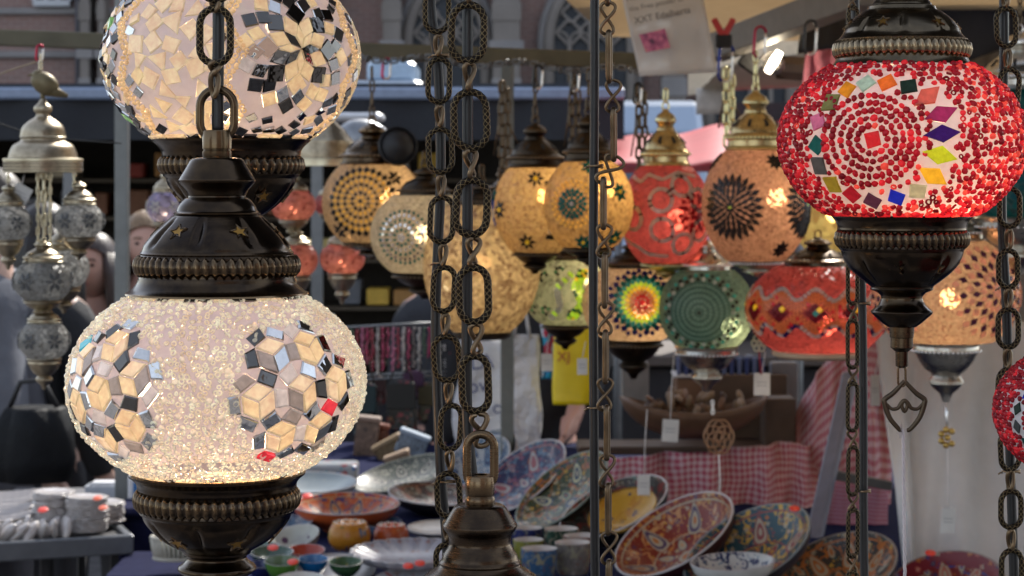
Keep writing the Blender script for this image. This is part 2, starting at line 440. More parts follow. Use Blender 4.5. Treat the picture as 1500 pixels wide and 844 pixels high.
# ================================================================ FOREGROUND: lamps
def vary(m, a): return lambda *_: random.choices(m, a)[0]
AMBER = glass_tile((.95, .74, .48), .06, .6, .10, .3, .6)
AMBER2 = glass_tile((.97, .78, .58), .05, .6, .14, .3, .6)
PEARLB = glass_tile((1.0, .85, .68), .08, .6, .09, .62, .1)
GREYG = glass_tile((.42, .41, .40), 0, .4, .05, .3, .3)
CLEARG = glass_tile((.78, .80, .84), .02, .4, .05, .4, .3)
MIR = mirror((.78, .77, .75)); MIRD = mirror((.16, .15, .14), .06)
GROUT_L = grout((.42, .42, .53), .34, .30); GROUT_R = grout((.80, .78, .79), .25, .25)
GR_G = glass_tile((.35, .75, .30), .05); BL_G = glass_tile((.10, .55, .75), .05); RD_G = glass_tile((.75, .04, .07), .08)

def lamp_metal(prof, s, root, name, mat, lobes=None, n=96, sharp=38):
    mod = None
    if lobes:
        z0, z1, cnt, amp = lobes
        def mod(a, r, z):
            if z0 < z < z1:
                f = math.sin(PI * (z - z0) / (z1 - z0)); return 1 - amp * f * max(0, 1 - abs(math.sin(cnt * a / 2 + .6)) * 3.2)
            return 1
    mb = MB(); mb.lathe(prof, n, mod=mod, k=s); return mb.build(name, mat, root, sharp=sharp)

def rimtiles(g, root, t0, n, h, w_, mats, wts, name='rim_tile'):
    me = {}
    for i in range(n):
        p = 2 * PI * i / n + random.uniform(-.01, .01); mb = MB()
        g.tile(mb, p, t0, [(-w_ / 2, -h / 2), (w_ / 2, -h / 2), (w_ / 2, h / 2), (-w_ / 2, h / 2)], 2.5, tilt=.06)
        mb.build(name, random.choices(mats, wts)[0], root)

# ---- lower left lamp -------------------------------------------------------------------------
D1 = 1.45; s = D1 / F; cx, czp = 318, 560
L1 = thing('mosaic_lamp', 'lit pearly white bead lamp with two patches of cube patterned tiles, lower left', 'hanging lamp', W(cx, czp, D1), 'large lamps hanging in front')
g = Globe(215, 155, s); ta, tb = math.asin(-131 / 155), math.asin(128 / 155)
g.shell(ta, tb).build('glass_globe', GROUT_L, L1)
meds = []
e = 27; dd = e * math.sqrt(3) + 21
def cubes(g, p0, root, th0, col2):
    hexes = [(0, 0)] + [(dd * math.cos(th0 + k * PI / 3), dd * math.sin(th0 + k * PI / 3)) for k in range(6)]
    done = set()
    for hi, (hx, hy) in enumerate(hexes):
        V = [(hx + e * math.cos(th0 + PI / 6 + k * PI / 3), hy + e * math.sin(th0 + PI / 6 + k * PI / 3)) for k in range(6)]
        for k in (0, 2, 4):
            poly = [(hx, hy), V[k], V[(k + 1) % 6], V[(k + 2) % 6]]
            mu = sum(q[0] for q in poly) / 4; mv = sum(q[1] for q in poly) / 4
            poly = [(mu + (x - mu) * .93 + random.uniform(-.6, .6), mv + (y - mv) * .93 + random.uniform(-.6, .6)) for x, y in poly]
            mb = MB(); tl(g, mb, p0, mu, mv, poly, .05)
            m = random.choices([AMBER, AMBER2, MIR, GREYG], [5, 3, 1, .6])[0]
            mb.build('glass_tile', m, root)
        for k in range(6):      # tiles between the cubes
            a = th0 + (k + 1) * PI / 3 ; nx, ny = math.cos(a), math.sin(a)
            A, B = V[k], V[(k + 1) % 6]; mx, my = hx + nx * dd / 2, hy + ny * dd / 2
            key = (round(mx), round(my))
            if key in done: continue
            done.add(key); wd = 19 if math.hypot(mx, my) < dd * 1.3 else 17; sk = random.choice((-3, 0, 3))
            tx, ty = -ny, nx
            L = e * .47
            poly = [(mx - tx * L - nx * wd / 2 + tx * sk, my - ty * L - ny * wd / 2 + ty * sk), (mx - tx * L + nx * wd / 2 - tx * sk, my - ty * L + ny * wd / 2 - ty * sk), (mx + tx * L + nx * wd / 2, my + ty * L + ny * wd / 2), (mx + tx * L - nx * wd / 2, my + ty * L - ny * wd / 2)]
            mb = MB(); tl(g, mb, p0, mx, my, poly, .14, inset=.2)
            m = random.choices([MIR, MIRD, GREYG, CLEARG, col2], [5, 1.8, 1, 2.4, .5])[0]
            mb.build('mirror_tile', m, root)
def tl(g, mb, p0, mu, mv, poly, tilt, h=3.0, t0=0, **kw):
    g.tile(mb, p0 + mu / g.a, t0 + mv / g.b, [((x - mu), (y - mv)) for x, y in poly], h, tilt=tilt, **kw)
for p0, th in ((R(-41), .35), (R(41), .12), (R(125), .2), (R(-125), .3)):
    if abs(p0) < 1: cubes(g, p0, L1, th, BL_G if p0 < 0 else RD_G)
    meds.append(p0)
def inmed(p, t, g=g, rad=98, ms=meds[:2]):
    return any(math.hypot(((p - m + PI) % (2 * PI) - PI) * g.a * math.cos(t * .7), t * g.b) < rad for m in ms)
mb = MB()
for p, t in g.scatter(ta + .075, tb - .03, 10.2, .3):
    if inmed(p, t): continue
    if t > .35 and random.random() < .12: continue
    g.bead(mb, p, t, random.uniform(3.7, 5.6), 'ring' if random.random() < .82 else 'chip', tilt=.6 if random.random() < .8 else 2.5)
mb.build('glass_beads', PEARLB, L1, kind='stuff')
rimtiles(g, L1, ta + .035, 44, 9, 17, [AMBER, MIRD, AMBER2], [6, 2, 2])
rimtiles(g, L1, tb - .02, 36, 8, 17, [MIRD, AMBER2], [5, 2])
# metal
cap = [(134, 129), (133, 131.5)] + smoothprof([(133, 131.5), (124, 137), (117, 145), (114, 154)], 5) + [(113, 156)]
lamp_metal(cap + [(113, 158), (113, 184), (111, 187), (112, 189.5), (110, 192)], s, L1, 'cap', BRONZE)
ring_band(L1, 171, 113, s, 58, 13.5, .5)
dome = [(110, 191)] + smoothprof([(109, 193), (105, 203), (92, 219), (77, 233), (66, 243), (62, 245)], 5) + [(63, 246), (63.5, 248), (60, 250)]
dome += smoothprof([(59, 251), (55, 260), (47, 269), (42, 271)], 4) + [(41.5, 273)] + smoothprof([(42, 274), (46, 282), (54, 291), (56, 294)], 4) + [(56.5, 296), (55, 298)] + smoothprof([(54, 300), (46, 313), (39, 325), (35, 328)], 4) + [(22, 329.5)]
lamp_metal(dome, s, L1, 'dome', BRONZE, (196, 244, 8, .10), 128)
for k in range(6): star_part(L1, s, R(-31) + k * PI / 3, 222, 89, .72, 13, [BRONZE, GOLDIN])
lamp_metal([(21, 329), (21.5, 331), (21.5, 338), (20, 339), (20, 341), (21.5, 342), (21.5, 367), (20.5, 369), (10, 369.5)], s, L1, 'collar', BRONZE, n=40)
mb = MB(); mb.tube([Vector((x * s, 0, (z + 392) * s)) for x, z in stadium(50, 74, 12)], 6.3 * s, 12, True, nrm=(0, 1, 0)); mb.build('hanging_ring', BRONZE, L1)
cup = [(127, -130), (129, -132), (128.5, -135)] + smoothprof([(127, -136), (121, -141), (117, -147), (116, -153)], 4) + [(115, -155), (114, -157), (113, -184), (114, -186), (113, -189), (110, -191)]
cup += smoothprof([(109, -192), (105, -202), (94, -216), (78, -230), (61, -240), (52, -245)], 5) + [(50, -247), (49, -250), (45, -252)] + smoothprof([(44, -253), (43, -257), (48, -263), (55, -268), (57, -271)], 4) + [(57, -274), (54, -277)] + smoothprof([(50, -280), (36, -288), (22, -296), (12, -300), (4, -301)], 4)
lamp_metal(cup, s, L1, 'cup', BRONZE, (-243, -193, 8, .09), 128)
ring_band(L1, -170, 113, s, 58, 13.5, .5)
for k in range(6): star_part(L1, s, R(27) + k * PI / 3, -224, 86, -.72, 13, [BRONZE, GOLDIN])
bulb_light(L1, (0, -.0, -.052), .60, (1, .62, .36))

# ---- upper left lamp -------------------------------------------------------------------------
D2 = 1.70; s = D2 / F
L2 = thing('mosaic_lamp', 'lit white glass lamp with amber shards and a mirrored star, cut by the top edge', 'hanging lamp', W(339, 85, D2), 'large lamps hanging in front')
g = Globe(187, 148, s); ta, tb = math.asin(-119 / 148), math.asin(119 / 148)
g.shell(ta, tb).build('glass_globe', grout((.52, .53, .64), .34, .28), L2)
occ = []
def free(p, t, r):
    for q, u, rr in occ:
        if math.hypot(((p - q + PI) % (2 * PI) - PI) * g.a * math.cos(t), (t - u) * g.b) < r + rr: return False
    return True
def star8(g, root, p0, t0, rings, name='mirror_tile'):
    for r, n, off, hr, ht, mats, wts in rings:
        for i in range(n):
            a = 2 * PI * (i + off) / n; u, v = r * math.cos(a), r * math.sin(a); mb = MB()
            P = [(x * math.sin(a) + y * math.cos(a), -x * math.cos(a) + y * math.sin(a)) for x, y in rhomb(hr, ht)]
            p, t = p0 + u / (g.a * math.cos((t0 + v / g.b) * .6)), t0 + v / g.b
            g.tile(mb, p, t, [(x + random.uniform(-.7, .7), y + random.uniform(-.7, .7)) for x, y in P], 2.8, tilt=.12)
            mb.build(name, random.choices(mats, wts)[0], root)
star_rings = [(17, 8, 0, 16.5, 6.6, [AMBER, MIR, MIRD], [3, 2, 2]), (33, 8, .5, 17, 12.2, [AMBER, MIR, MIRD], [5, 1, 1]), (50, 8, 0, 17.5, 16, [MIRD, MIR, AMBER], [4, 2, 2]), (67, 16, .25, 14.5, 11.5, [AMBER, MIR, MIRD], [3, 3, 1.5]), (68, 8, .5, 0.1, .1, [MIR], [1]), (82, 16, .75, 14, 13, [MIRD, MIR, AMBER, CLEARG], [2, 2, 3, 1])]
for p0 in (R(38), R(158)): 
    star8(g, L2, p0, .03, [q for q in star_rings if q[3] > 1]); occ.append((p0, .03, 94))
# bead zigzags: double rows of silver-lined beads
mb = MB()
def zig(p0, amp, side):
    pts = []
    for k in range(7):
        t = tb - .06 - k * (tb - ta - .12) / 6; pts.append((p0 + (amp if k % 2 else -amp) / g.a, t))
    for off in (-5.5, 5.5):
        for i in range(6):
            (pa, tA), (pb, tB) = pts[i], pts[i + 1]; L = math.hypot((pb - pa) * g.a, (tB - tA) * g.b); m = int(L / 8)
            for j in range(m):
                f = j / m; p = pa + (pb - pa) * f + off / g.a; t = tA + (tB - tA) * f
                g.bead(mb, p, t, random.uniform(4.2, 5.0), 'chip' if random.random() < .6 else 'ring', tilt=.9); occ.append((p, t, 3.5))
for p0 in (R(8), R(-47), R(74), R(118), R(-100), R(-160)): zig(p0, 14, 1)
mb.build('bead_zigzags', glass_tile((.86, .62, .36), .10, .5, .07, .42, .1), L2, kind='stuff')
k = 0
for p, t in g.scatter(ta + .13, tb - .06, 13, .4):       # squares of mirror beside the zigzags, shards elsewhere
    inshard = R(-40) < p < R(2) or R(85) < p < R(110) or R(-150) < p < R(-110)
    rr = random.uniform(12, 16) if inshard else random.uniform(8, 9.5)
    if not free(p, t, rr * .84): continue
    occ.append((p, t, rr * .84)); mb = MB()
    if inshard:
        n = random.choice((3, 3, 4, 4)); a0 = random.uniform(0, 6)
        poly = [(rr * 1.25 * math.cos(a0 + 2 * PI * (i + random.uniform(-.16, .16)) / n), rr * 1.25 * math.sin(a0 + 2 * PI * (i + random.uniform(-.16, .16)) / n)) for i in range(n)]
        g.tile(mb, p, t, poly, 2.4, tilt=.05); mb.build('glass_shard', AMBER2 if t > -.2 or random.random() < .5 else AMBER, L2)
    else:
        a0 = random.choice((.5, -.5)) + random.uniform(-.15, .15); q = rr * .95
        g.tile(mb, p, t, [(-q, -q * .8), (q, -q * .8), (q, q * .8), (-q, q * .8)], 2.4, ang=a0, tilt=.2)
        mb.build('mirror_tile', random.choices([MIR, MIRD, GR_G, AMBER], [6, 3, .3, 1.2])[0], L2)
    k += 1
rimtiles(g, L2, ta + .035, 36, 8, 18, [AMBER, MIRD], [5, 3])
cup = [(115, -118), (116, -120), (115, -122)] + smoothprof([(114, -123), (107, -129), (102, -136), (101, -142)], 4) + [(100, -146), (99, -168), (100, -170), (99, -173), (96, -175)]
cup += smoothprof([(95, -176), (92, -186), (82, -200), (68, -215), (52, -227), (42, -232)], 5) + [(40, -234), (39, -238)] + smoothprof([(38, -240), (42, -246), (48, -252), (48, -256), (40, -264), (16, -280), (4, -282)], 4)
lamp_metal(cup, s, L2, 'cup', BRONZE, (-229, -178, 8, .09), 112)
ring_band(L2, -157, 99, s, 52, 12, .5)
for k in range(6): star_part(L2, s, R(42) + k * PI / 3, -202, 81, -.68, 12, [BRONZE, GOLDIN])
lamp_metal([(113, 117), (116, 118), (105, 128), (100, 138), (101, 165), (96, 175), (80, 200), (58, 222), (40, 235), (50, 260), (22, 300), (20, 340)], s, L2, 'cap', BRONZE)
mb = MB(); mb.ball((0, 0, 0), .008, 16, 10); mb.build('light_bulb', BULB, L2, (0, 0, -.047))
bulb_light(L2, (0, 0, -.040), .50, (1, .62, .36))

# ---- red lamp at the right -------------------------------------------------------------------
D3 = 1.60; s = D3 / F
L3 = thing('mosaic_lamp', 'large lit red and white bead lamp with a ring of many coloured diamonds', 'hanging lamp', W(1321, 206, D3), 'large lamps hanging in front')
g = Globe(178, 134, s); ta, tb = math.asin(-109 / 134), math.asin(109 / 134)
g.shell(ta, tb).build('glass_globe', GROUT_R, L3)
REDB = [glass_tile(c, em, .5, .07, .14, .15) for c, em in (((.50, .012, .03), .02), ((.36, .01, .025), 0), ((.70, .03, .045), .07), ((.78, .10, .07), .10))]
occ = []; mx, my = 343, 540
dia = [(335, 330, 'm'), (408, 330, 'o'), (482, 345, 'k'), (545, 382, 's'), (590, 447, 'g'), (592, 520, 'i'), (585, 598, 'y'), (565, 672, 'a'), (515, 728, 'p'), (442, 752, 'b'), (362, 765, 'v'), (288, 742, 'r'), (220, 705, 'l'), (170, 635, 'd'), (160, 560, 't'), (165, 468, 'n'), (210, 400, 'e'), (268, 352, 'c')]
dc = dict(m=(.45, .66, .55), o=(.80, .20, .03), k=(.012, .04, .025), s=(.68, .14, .09), g=(.42, .02, .14), i=(.05, .01, .20), y=(.55, .62, .02), a=(.85, .50, .03), p=(.62, .66, .45), b=(.02, .04, .65), v=(.14, .05, .10), r=(.55, .02, .04), l=(.45, .38, .03), d=(.10, .11, .11), t=(.01, .14, .13), n=(.70, .20, .38), e=(.22, .25, .08), c=(.78, .36, .03))
def q3(X, Y): return (X - 343) / 2.64 - 70.5, -(Y - 540) / 2.64 - 1.5
med = g.px(*q3(343, 540))
for X, Y, c in dia:
    dx, dz = q3(X, Y); p, t = g.px(dx, dz); a = math.atan2(-(Y - my), X - mx); big = c in 'sgiya'
    hr, ht = (26, 13.5) if big else (17.5, 14.5)
    mb = MB(); P = [(y * math.cos(a) - x * math.sin(a), y * math.sin(a) + x * math.cos(a)) for x, y in rhomb(hr, ht)]
    if c in 'eld': P = [(-11.5, -13), (11.5, -13), (11.5, 13), (-11.5, 13)]
    P = [(x + random.uniform(-1, 1), y + random.uniform(-1, 1)) for x, y in P]
    if c in 'gi': P = [(x * 1.05, y * .95) for x, y in P]
    g.tile(mb, p, t, P, 2.0, inset=.05); mb.build('diamond_tile', glass_tile(dc[c], .10 if c in 'ay' else .02 if c in 'bos' else 0, .4, .14, .06, .6), L3); occ.append((p, t, 15 if not big else 16)); occ.append((p + (10 / g.a * math.cos(a) if big else 0), t + (10 / g.b * math.sin(a) if big else 0), 14))
mb = MB(); g.tile(mb, *med, [(-10, -11), (10, -10), (11, 10), (-10, 11)], 2.0, ang=.25, inset=.05); mb.build('centre_tile', glass_tile((.6, .02, .03), .04, .5, .08, .25, .5), L3)
for rr, n in ((19.5, 14), (30, 21), (40.5, 28), (51, 35), (61.5, 43)):
    for i in range(n):
        a = 2 * PI * (i + random.uniform(-.12, .12)) / n; p, t = g.px(q3(343, 540)[0] + rr * math.cos(a), q3(343, 540)[1] + rr * math.sin(a))
        mb = MB(); g.bead(mb, p, t, random.uniform(4.7, 5.7), 'chip', tilt=.25)
        mb.build('glass_bead', random.choices(REDB, [5, 4 if math.cos(a) < .3 else 1.5, 1, .2])[0], L3)
occ.append((*med, 68))
mb = MB()
for rr, n, pc in ((13, 9, (1190 - 1321, 130)),):     # a small bead flower near the left edge
    p0, t0 = g.px(-125, 45)
    for i in range(n):
        a = 2 * PI * i / n; g.bead(mb, p0 + rr * math.cos(a) / (g.a * math.cos(t0)), t0 + rr * math.sin(a) / g.b, 4.2, 'chip')
    occ.append((p0, t0, 15))
for p, t in g.scatter(ta + .06, tb - .03, 10.4, .34):
    if not free(p, t, 2.5): continue
    low = t < -.25 and p > -.8
    g.bead(mb, p, t, random.uniform(4.0, 5.5), 'ring' if random.random() < .16 else 'chip', random.choices([0, 1, 2, 3], [5, 3 if p < .3 else 1, 3, 2.5 if low or p > .4 else .3])[0], tilt=.6)
mb.build('glass_beads', REDB, L3, kind='stuff')
rimtiles(g, L3, ta + .03, 30, 7, 20, [REDB[3], REDB[2]], [1, 1])
cap = [(103, 107), (103, 109), (99, 113), (96, 118), (95, 121), (94, 123), (95, 145), (96, 147), (92, 149)]
cap += smoothprof([(91, 150), (86, 156), (82, 165), (71, 178), (58, 188), (51, 191)], 5) + [(50, 193), (49, 196), (44, 198)] + smoothprof([(43, 200), (38, 208), (40, 216), (52, 226), (53, 230), (45, 250), (34, 262)], 4) + [(20, 264), (20, 300)]
lamp_metal(cap, s, L3, 'cap', metal((.10, .08, .055), (.24, .18, .11), .2), (150, 190, 8, .09), 112)
ring_band(L3, 133, 93, s, 56, 12, .5, metal((.10, .08, .055), (.24, .18, .11), .2))
for k in range(6): star_part(L3, s, R(-30) + k * PI / 3, 170, 79, .75, 9.5, [BRONZE, GOLDIN])
cup = [(102, -107), (103, -109), (102, -112)] + smoothprof([(101, -113), (97, -118), (94, -125), (94, -130)], 4) + [(92, -132), (91, -155), (92, -157), (90, -160)]
cup += smoothprof([(89, -161), (86, -172), (76, -188), (62, -201), (50, -210), (46, -213)], 5) + [(45, -215), (46, -217), (44, -219)] + smoothprof([(36, -222), (30, -229), (34, -240), (44, -249)], 4) + [(45, -251), (43, -254)] + smoothprof([(40, -257), (30, -266), (22, -272), (19, -273)], 4)
lamp_metal(cup, s, L3, 'cup', BRONZE, (-210, -163, 8, .09), 112)
ring_band(L3, -143.5, 90, s, 56, 12, .5)
for k in range(6): star_part(L3, s, R(-15) + R(-1) + k * R(48), -186, 75, -.72, 10, [BRONZE, GOLDIN])
lamp_metal([(18, -272), (17.5, -288), (16, -289), (16.5, -303), (13, -306), (9.5, -309), (9, -330), (4, -333)], s, L3, 'finial', BRONZE2, n=28)
mb = MB(); mb.tube([Vector((x * s, 0, (z - 345) * s)) for x, z in stadium(11, 30, 8)], 1.7 * s, 8, True, nrm=(0, 1, 0)); mb.build('wire_loop', BRONZE2, L3)
# heart shaped openwork pendant
PN = link('pendant', None, L3, (4 * s, 0, -378 * s))
def pen(pts, r, name='scroll', closed=False):
    mb = MB(); mb.tube([Vector((x * s, 0, z * s)) for x, z in smoothprof(pts, 5)], [r * 1.3 * s * (1 if closed else .75 + .35 * math.sin(PI * i / (5 * (len(pts) - 1)))) for i in range(5 * (len(pts) - 1) + 1)], 8, False, nrm=(0, 1, 0), flat=.7); mb.build(name, DARKM, PN)
pen([(0, 26), (-8, 17), (-18, 7), (-29, -1), (-29, -7), (-26, -18), (-20, -31), (-8, -45), (-6, -46)], 3)
pen([(0, 26), (8, 17), (18, 7), (29, -1), (29, -7), (26, -18), (20, -31), (8, -45), (3, -46)], 3)
pen([(-26, -8), (-19, -15), (-10, -14), (-5, -7), (0, -3), (5, -7), (10, -14), (19, -15), (26, -8)], 2.3)
pen([(0, -2), (-4, -10), (0, -19), (4, -10), (0, -2)], 2.0)
mb = MB()
for k in range(3):
    mb.tube([Vector(((1.6 * math.sin(z * .16 + k * 2.1) - (z + 420) * .012) * s + .001, 1.6 * math.cos(z * .16 + k * 2.1) * s, z * s)) for z in range(-424, -700, -4)], 1.25 * s, 6)
for k in range(14):
    a = random.uniform(-1, 1); mb.tube([Vector((0, 0, -424 * s)), Vector((a * 6 * s, random.uniform(-3, 3) * s, (-418 + random.uniform(-16, 8)) * s)), Vector((a * 9 * s, 0, (-424 + random.uniform(-16, 10)) * s))], .35 * s, 4)
mb.build('pull_string', plain((.66, .60, .60), .8), L3)
bulb_light(L3, (.02, -.02, -.032), .21, (1, .66, .42))

# ---- partial red lamp at the right edge --------------------------------------------------------
D4 = 1.52; s = D4 / F
L4 = thing('mosaic_lamp', 'red and white bead lamp cut off by the right edge of the picture', 'hanging lamp', W(1596, 603, D4), 'large lamps hanging in front')
g = Globe(136, 102, s); ta, tb = -.93, .93
g.shell(ta, tb).build('glass_globe', grout((.84, .82, .82), 0, .3), L4); occ = []
p0, t0 = g.px(-92, -5)
for k in range(12):
    a = 2 * PI * k / 12 + .2; p, t = p0 + 50 * math.cos(a) / g.a, t0 + 50 * math.sin(a) / g.b; mb = MB()
    g.tile(mb, p, t, rhomb(10, 8), 2, ang=a); c = random.choice('kdytkb'); mb.build('diamond_tile', glass_tile(dc[c], .01, .45, .08, .25, .5), L4); occ.append((p, t, 10))
mb = MB()
for rr in (8, 17, 26, 35):
    for i in range(int(2 * PI * rr / 7.6)):
        a = i * 7.6 / rr; g.bead(mb, p0 + rr * math.cos(a) / g.a, t0 + rr * math.sin(a) / g.b, 3.6, 'chip', random.choice((0, 0, 1)))
occ.append((p0, t0, 40))
for p, t in g.scatter(ta + .05, tb - .03, 8.4, .3):
    if free(p, t, 2): g.bead(mb, p, t, random.uniform(3.4, 4.4), 'chip', random.choice((0, 0, 1, 2)))
mb.build('glass_beads', REDB, L4, kind='stuff')
lamp_metal([(82, 80), (84, 84), (74, 90), (74, 105), (68, 115), (48, 132), (30, 140), (36, 152), (18, 170), (16, 300)], s, L4, 'cap', BRONZE)
lamp_metal([(80, -80), (84, -84), (74, -92), (74, -104), (66, -116), (44, -140), (30, -146), (34, -156), (16, -170), (3, -178)], s, L4, 'cup', BRONZE)

# ---- top of the lamp at the bottom centre -------------------------------------------------------
D5 = 1.40; s = D5 / F
L5 = thing('mosaic_lamp', 'dark bronze lamp top with a big ring, rising from the bottom edge at the centre', 'hanging lamp', W(703, 1010, D5), 'large lamps hanging in front')
zt = 1010 - 743; zz = lambda y: 1010 - y
dome = [(108, 118), (110, 121), (104, 132), (96, 138)] + smoothprof([(95, 139), (90, 148), (78, 160), (66, 168)], 4) + [(66, 170)]
dome = [(118, 40), (120, 42), (108, 50), (104, 60), (104, 84), (100, 88)] + smoothprof([(99, 90), (98, 104), (97, 132), (92, 154), (80, 168), (66, 177), (60, 182)], 5) + [(59, 184), (60, 187), (57, 190)] + smoothprof([(56, 192), (54, 198), (49, 206), (46, 212)], 4) + [(45, 214), (45, 217)] + smoothprof([(45, 218), (47, 227), (52, 234), (54, 238)], 4) + [(54.5, 241), (52, 244)] + smoothprof([(51, 246), (44, 258), (37, 268), (31, 271)], 4) + [(22, 272)]
lamp_metal(dome, s, L5, 'dome', BRONZE2, (92, 170, 8, .09), 120)
ring_band(L5, 72, 104, s, 56, 13)
lamp_metal([(21, 270), (22, 272), (22, 281), (20.5, 283), (20.5, 285), (21.5, 287), (21.5, 312), (20, 314), (10, 315)], s, L5, 'collar', BRONZE2, n=40)
mb = MB(); mb.tube([Vector(((x + 1) * s, 0, (z + 335) * s)) for x, z in stadium(40, 78, 12)], 6.6 * s, 12, True, nrm=(0, 1, 0)); mb.build('hanging_ring', BRONZE2, L5)
g = Globe(190, 150, s); mb = g.shell(-.9, .28 - .0, 64, 20); mb.build('glass_globe', GROUT_L, L5, (0, 0, -90 * s))
# ================================================================ FOREGROUND: chains with their cords
def fchain(label, D, cord, cr, links, hooks, ties, lm=LINKM, flat=1.0, cordn=10, hook_kind='twist'):
    s = D / F; top = W(cord[0][0], cord[0][1], D); o = thing('lamp_chain', label, 'chain', top, 'chains and cords hanging in front')
    mb = MB(); mb.tube([W(x, y, D + .012) - top for x, y in smoothprof(cord, 4)], cr * s, cordn, flat=flat); mb.build('cord', CORD, o)
    cache = {}
    for x, y, w_, h_, r, rz, tilt, kind in links:
        key = (w_, h_, r, kind)
        if key not in cache: cache[key] = link_mesh(w_ * s, h_ * s, r * s, lm if kind else PLAINLINK)
        link('link', cache[key], o, W(x, y, D) - top, rot=(0, tilt, rz))
    for x, y, w_, h_, r, rz, tilt in hooks:
        key = ('h', w_, h_, r)
        if key not in cache: cache[key] = eight_mesh(w_ * s, h_ * s, r * s, PLAINLINK)
        link('hook', cache[key], o, W(x, y, D) - top, rot=(0, tilt, rz))
    for x, y, w_ in ties:
        mb = MB(); mb.tube([Vector((w_ / 2 * math.cos(a) * s, w_ / 2.4 * math.sin(a) * s, (1.2 * math.sin(a * .5) + a * .4) * s)) for a in [2 * PI * i / 24 * 2 for i in range(25)]], 1.3 * s, 6)
        mb.tube([Vector((-w_ / 2 * s, 0, 0)), Vector((-w_ * .62 * s, -2 * s, 1 * s)), Vector((-w_ * .75 * s, -3 * s, -1.5 * s))], 1.2 * s, 6)
        mb.build('wire_tie', PLAINLINK, o, W(x, y, D + .008) - top)
    return o
DC = 1.46
fchain('thick engraved oval chain and flat black cord carrying the lower left bead lamp', 1.44, [(320, -60), (320, 10), (320, 60), (319.5, 100), (319, 140), (319, 195)], 9.5,
       [(315, 53, 56, 92, 5.6, 0, 0, 1), (316, -40, 56, 92, 5.6, 0, 0, 1)], [(315.5, 3, 13, 34, 4.2, R(80), 0), (315, 100, 20, 26, 4.5, R(60), 0), (314, 124, 14, 44, 4.2, R(75), 0)], [], flat=.8, cordn=6)
B = [(x, y, w_, h_, r, rz, t, 1) for x, y, w_, h_, r, rz, t in ((640, 16, 43, 70, 4.3, 0, 0), (643, 118, 40, 72, 4.3, .2, R(2)), (645, 221, 43, 72, 4.3, .1, R(-2)), (647, 322, 42, 74, 4.3, .15, R(2)), (650, 424, 40, 73, 4.3, .2, R(3)), (654, 525, 46, 74, 4.6, 0, R(-4)), (660, 626, 42, 73, 4.4, .5, R(4)), (657, 725, 42, 72, 4.4, .2, R(-3)), (654, 829, 40, 72, 4.4, .3, 0), (640, -88, 43, 70, 4.3, 0, 0))]
BH = [(x, y, 13, 36, 3.4, R(70), t) for x, y, t in ((642, 66, R(5)), (644, 170, -.1), (646, 272, .1), (649, 373, .1), (652, 475, .15), (657, 575, .1), (659, 675, -.2), (655, 776, 0), (640, -36, 0))]
fchain('slim engraved oval chain with a wavy black cord, first of the pair at the centre', 1.48, [(631, -60), (631, 10), (641, 90), (645, 180), (645, 290), (641, 370), (638, 480), (640, 560), (642, 620), (646, 700), (654, 790), (656, 880)], 7.6, B, BH, [(645, 84, 24), (643, 388, 18), (656, 708, 30)])
C = [(x, y, w_, h_, r, rz, t, 1) for x, y, w_, h_, r, rz, t in ((685, 48, 59, 94, 5.8, 0, R(2)), (689, 176, 59, 94, 5.6, .1, R(-2)), (691, 304, 57, 92, 5.8, .15, R(3)), (694, 432, 54, 92, 5.8, .1, R(-2)), (696, 562, 50, 93, 5.8, .05, R(-2)), (684, -82, 59, 94, 5.6, 0, 0))]
CH = [(687, 112, 22, 48, 4, R(60), .1), (690, 240, 24, 48, 4, R(50), -.1), (693, 369, 26, 48, 4, R(45), .1), (698, 497, 24, 52, 4, R(25), -.05), (704, 630, 30, 56, 4.2, R(15), -.12), (686, -16, 20, 46, 4, R(70), 0)]
fchain('heavy engraved oval chain and straight black cord, second of the pair at the centre', 1.43, [(685, -60), (685, 100), (685, 300), (684, 450), (684, 600), (690, 680), (697, 720)], 8.6, C, CH, [], flat=.85, cordn=8)
Dl = []
Hk = []
for i, y in enumerate((27, 141, 250, 353, 467, 578, 690, 803)):
    x = (890, 898, 893, 885, 887, 886, 889, 892)[i]
    Hk.append((x, y, 26 if i != 2 else 34, 52, 2.5, R(12), 0.05 if i != 2 else .5))
for x, y, t, h in ((892, 83, R(-2), 80), (899, 197, R(-4), 82), (884, 298, 0, 80), (886, 411, 0, 84), (887, 523, 0, 82), (889, 634, R(-1), 84), (891, 746, R(-2), 80), (892, 858, 0, 80), (890, -30, 0, 80)): Dl.append((x, y, 26, h, 4, R(80), t, 0))
fchain('thin rusty chain of long links and figure eight hooks beside a slim black cord', 1.56, [(871, -60), (871, 100), (870, 250), (869, 400), (870, 600), (871, 750), (872, 880)], 7, Dl, Hk, [(872, 246, 22), (872, 600, 22)])
E = [(1249 + random.uniform(-1, 1), y, 25, 76, 3.3, R(32), R(random.uniform(-3, 3)), 1) for y in (45, 135, 228, 318, 410, 504, 596, 690, 781, 872)]
EH = [(1249, y, 17, 32, 2.2, R(20), .1 * (-1) ** i) for i, y in enumerate((0, 91, 182, 273, 364, 457, 550, 643, 736, 826))]
fchain('narrow engraved chain turned edge on beside a black cord, left of the red lamp', 1.74, [(1251, -60), (1254, 60), (1258, 200), (1261, 360), (1264, 500), (1265, 650), (1265, 750), (1267, 880)], 6.3, E, EH, [(1263, 447, 24), (1264, 722, 22)])
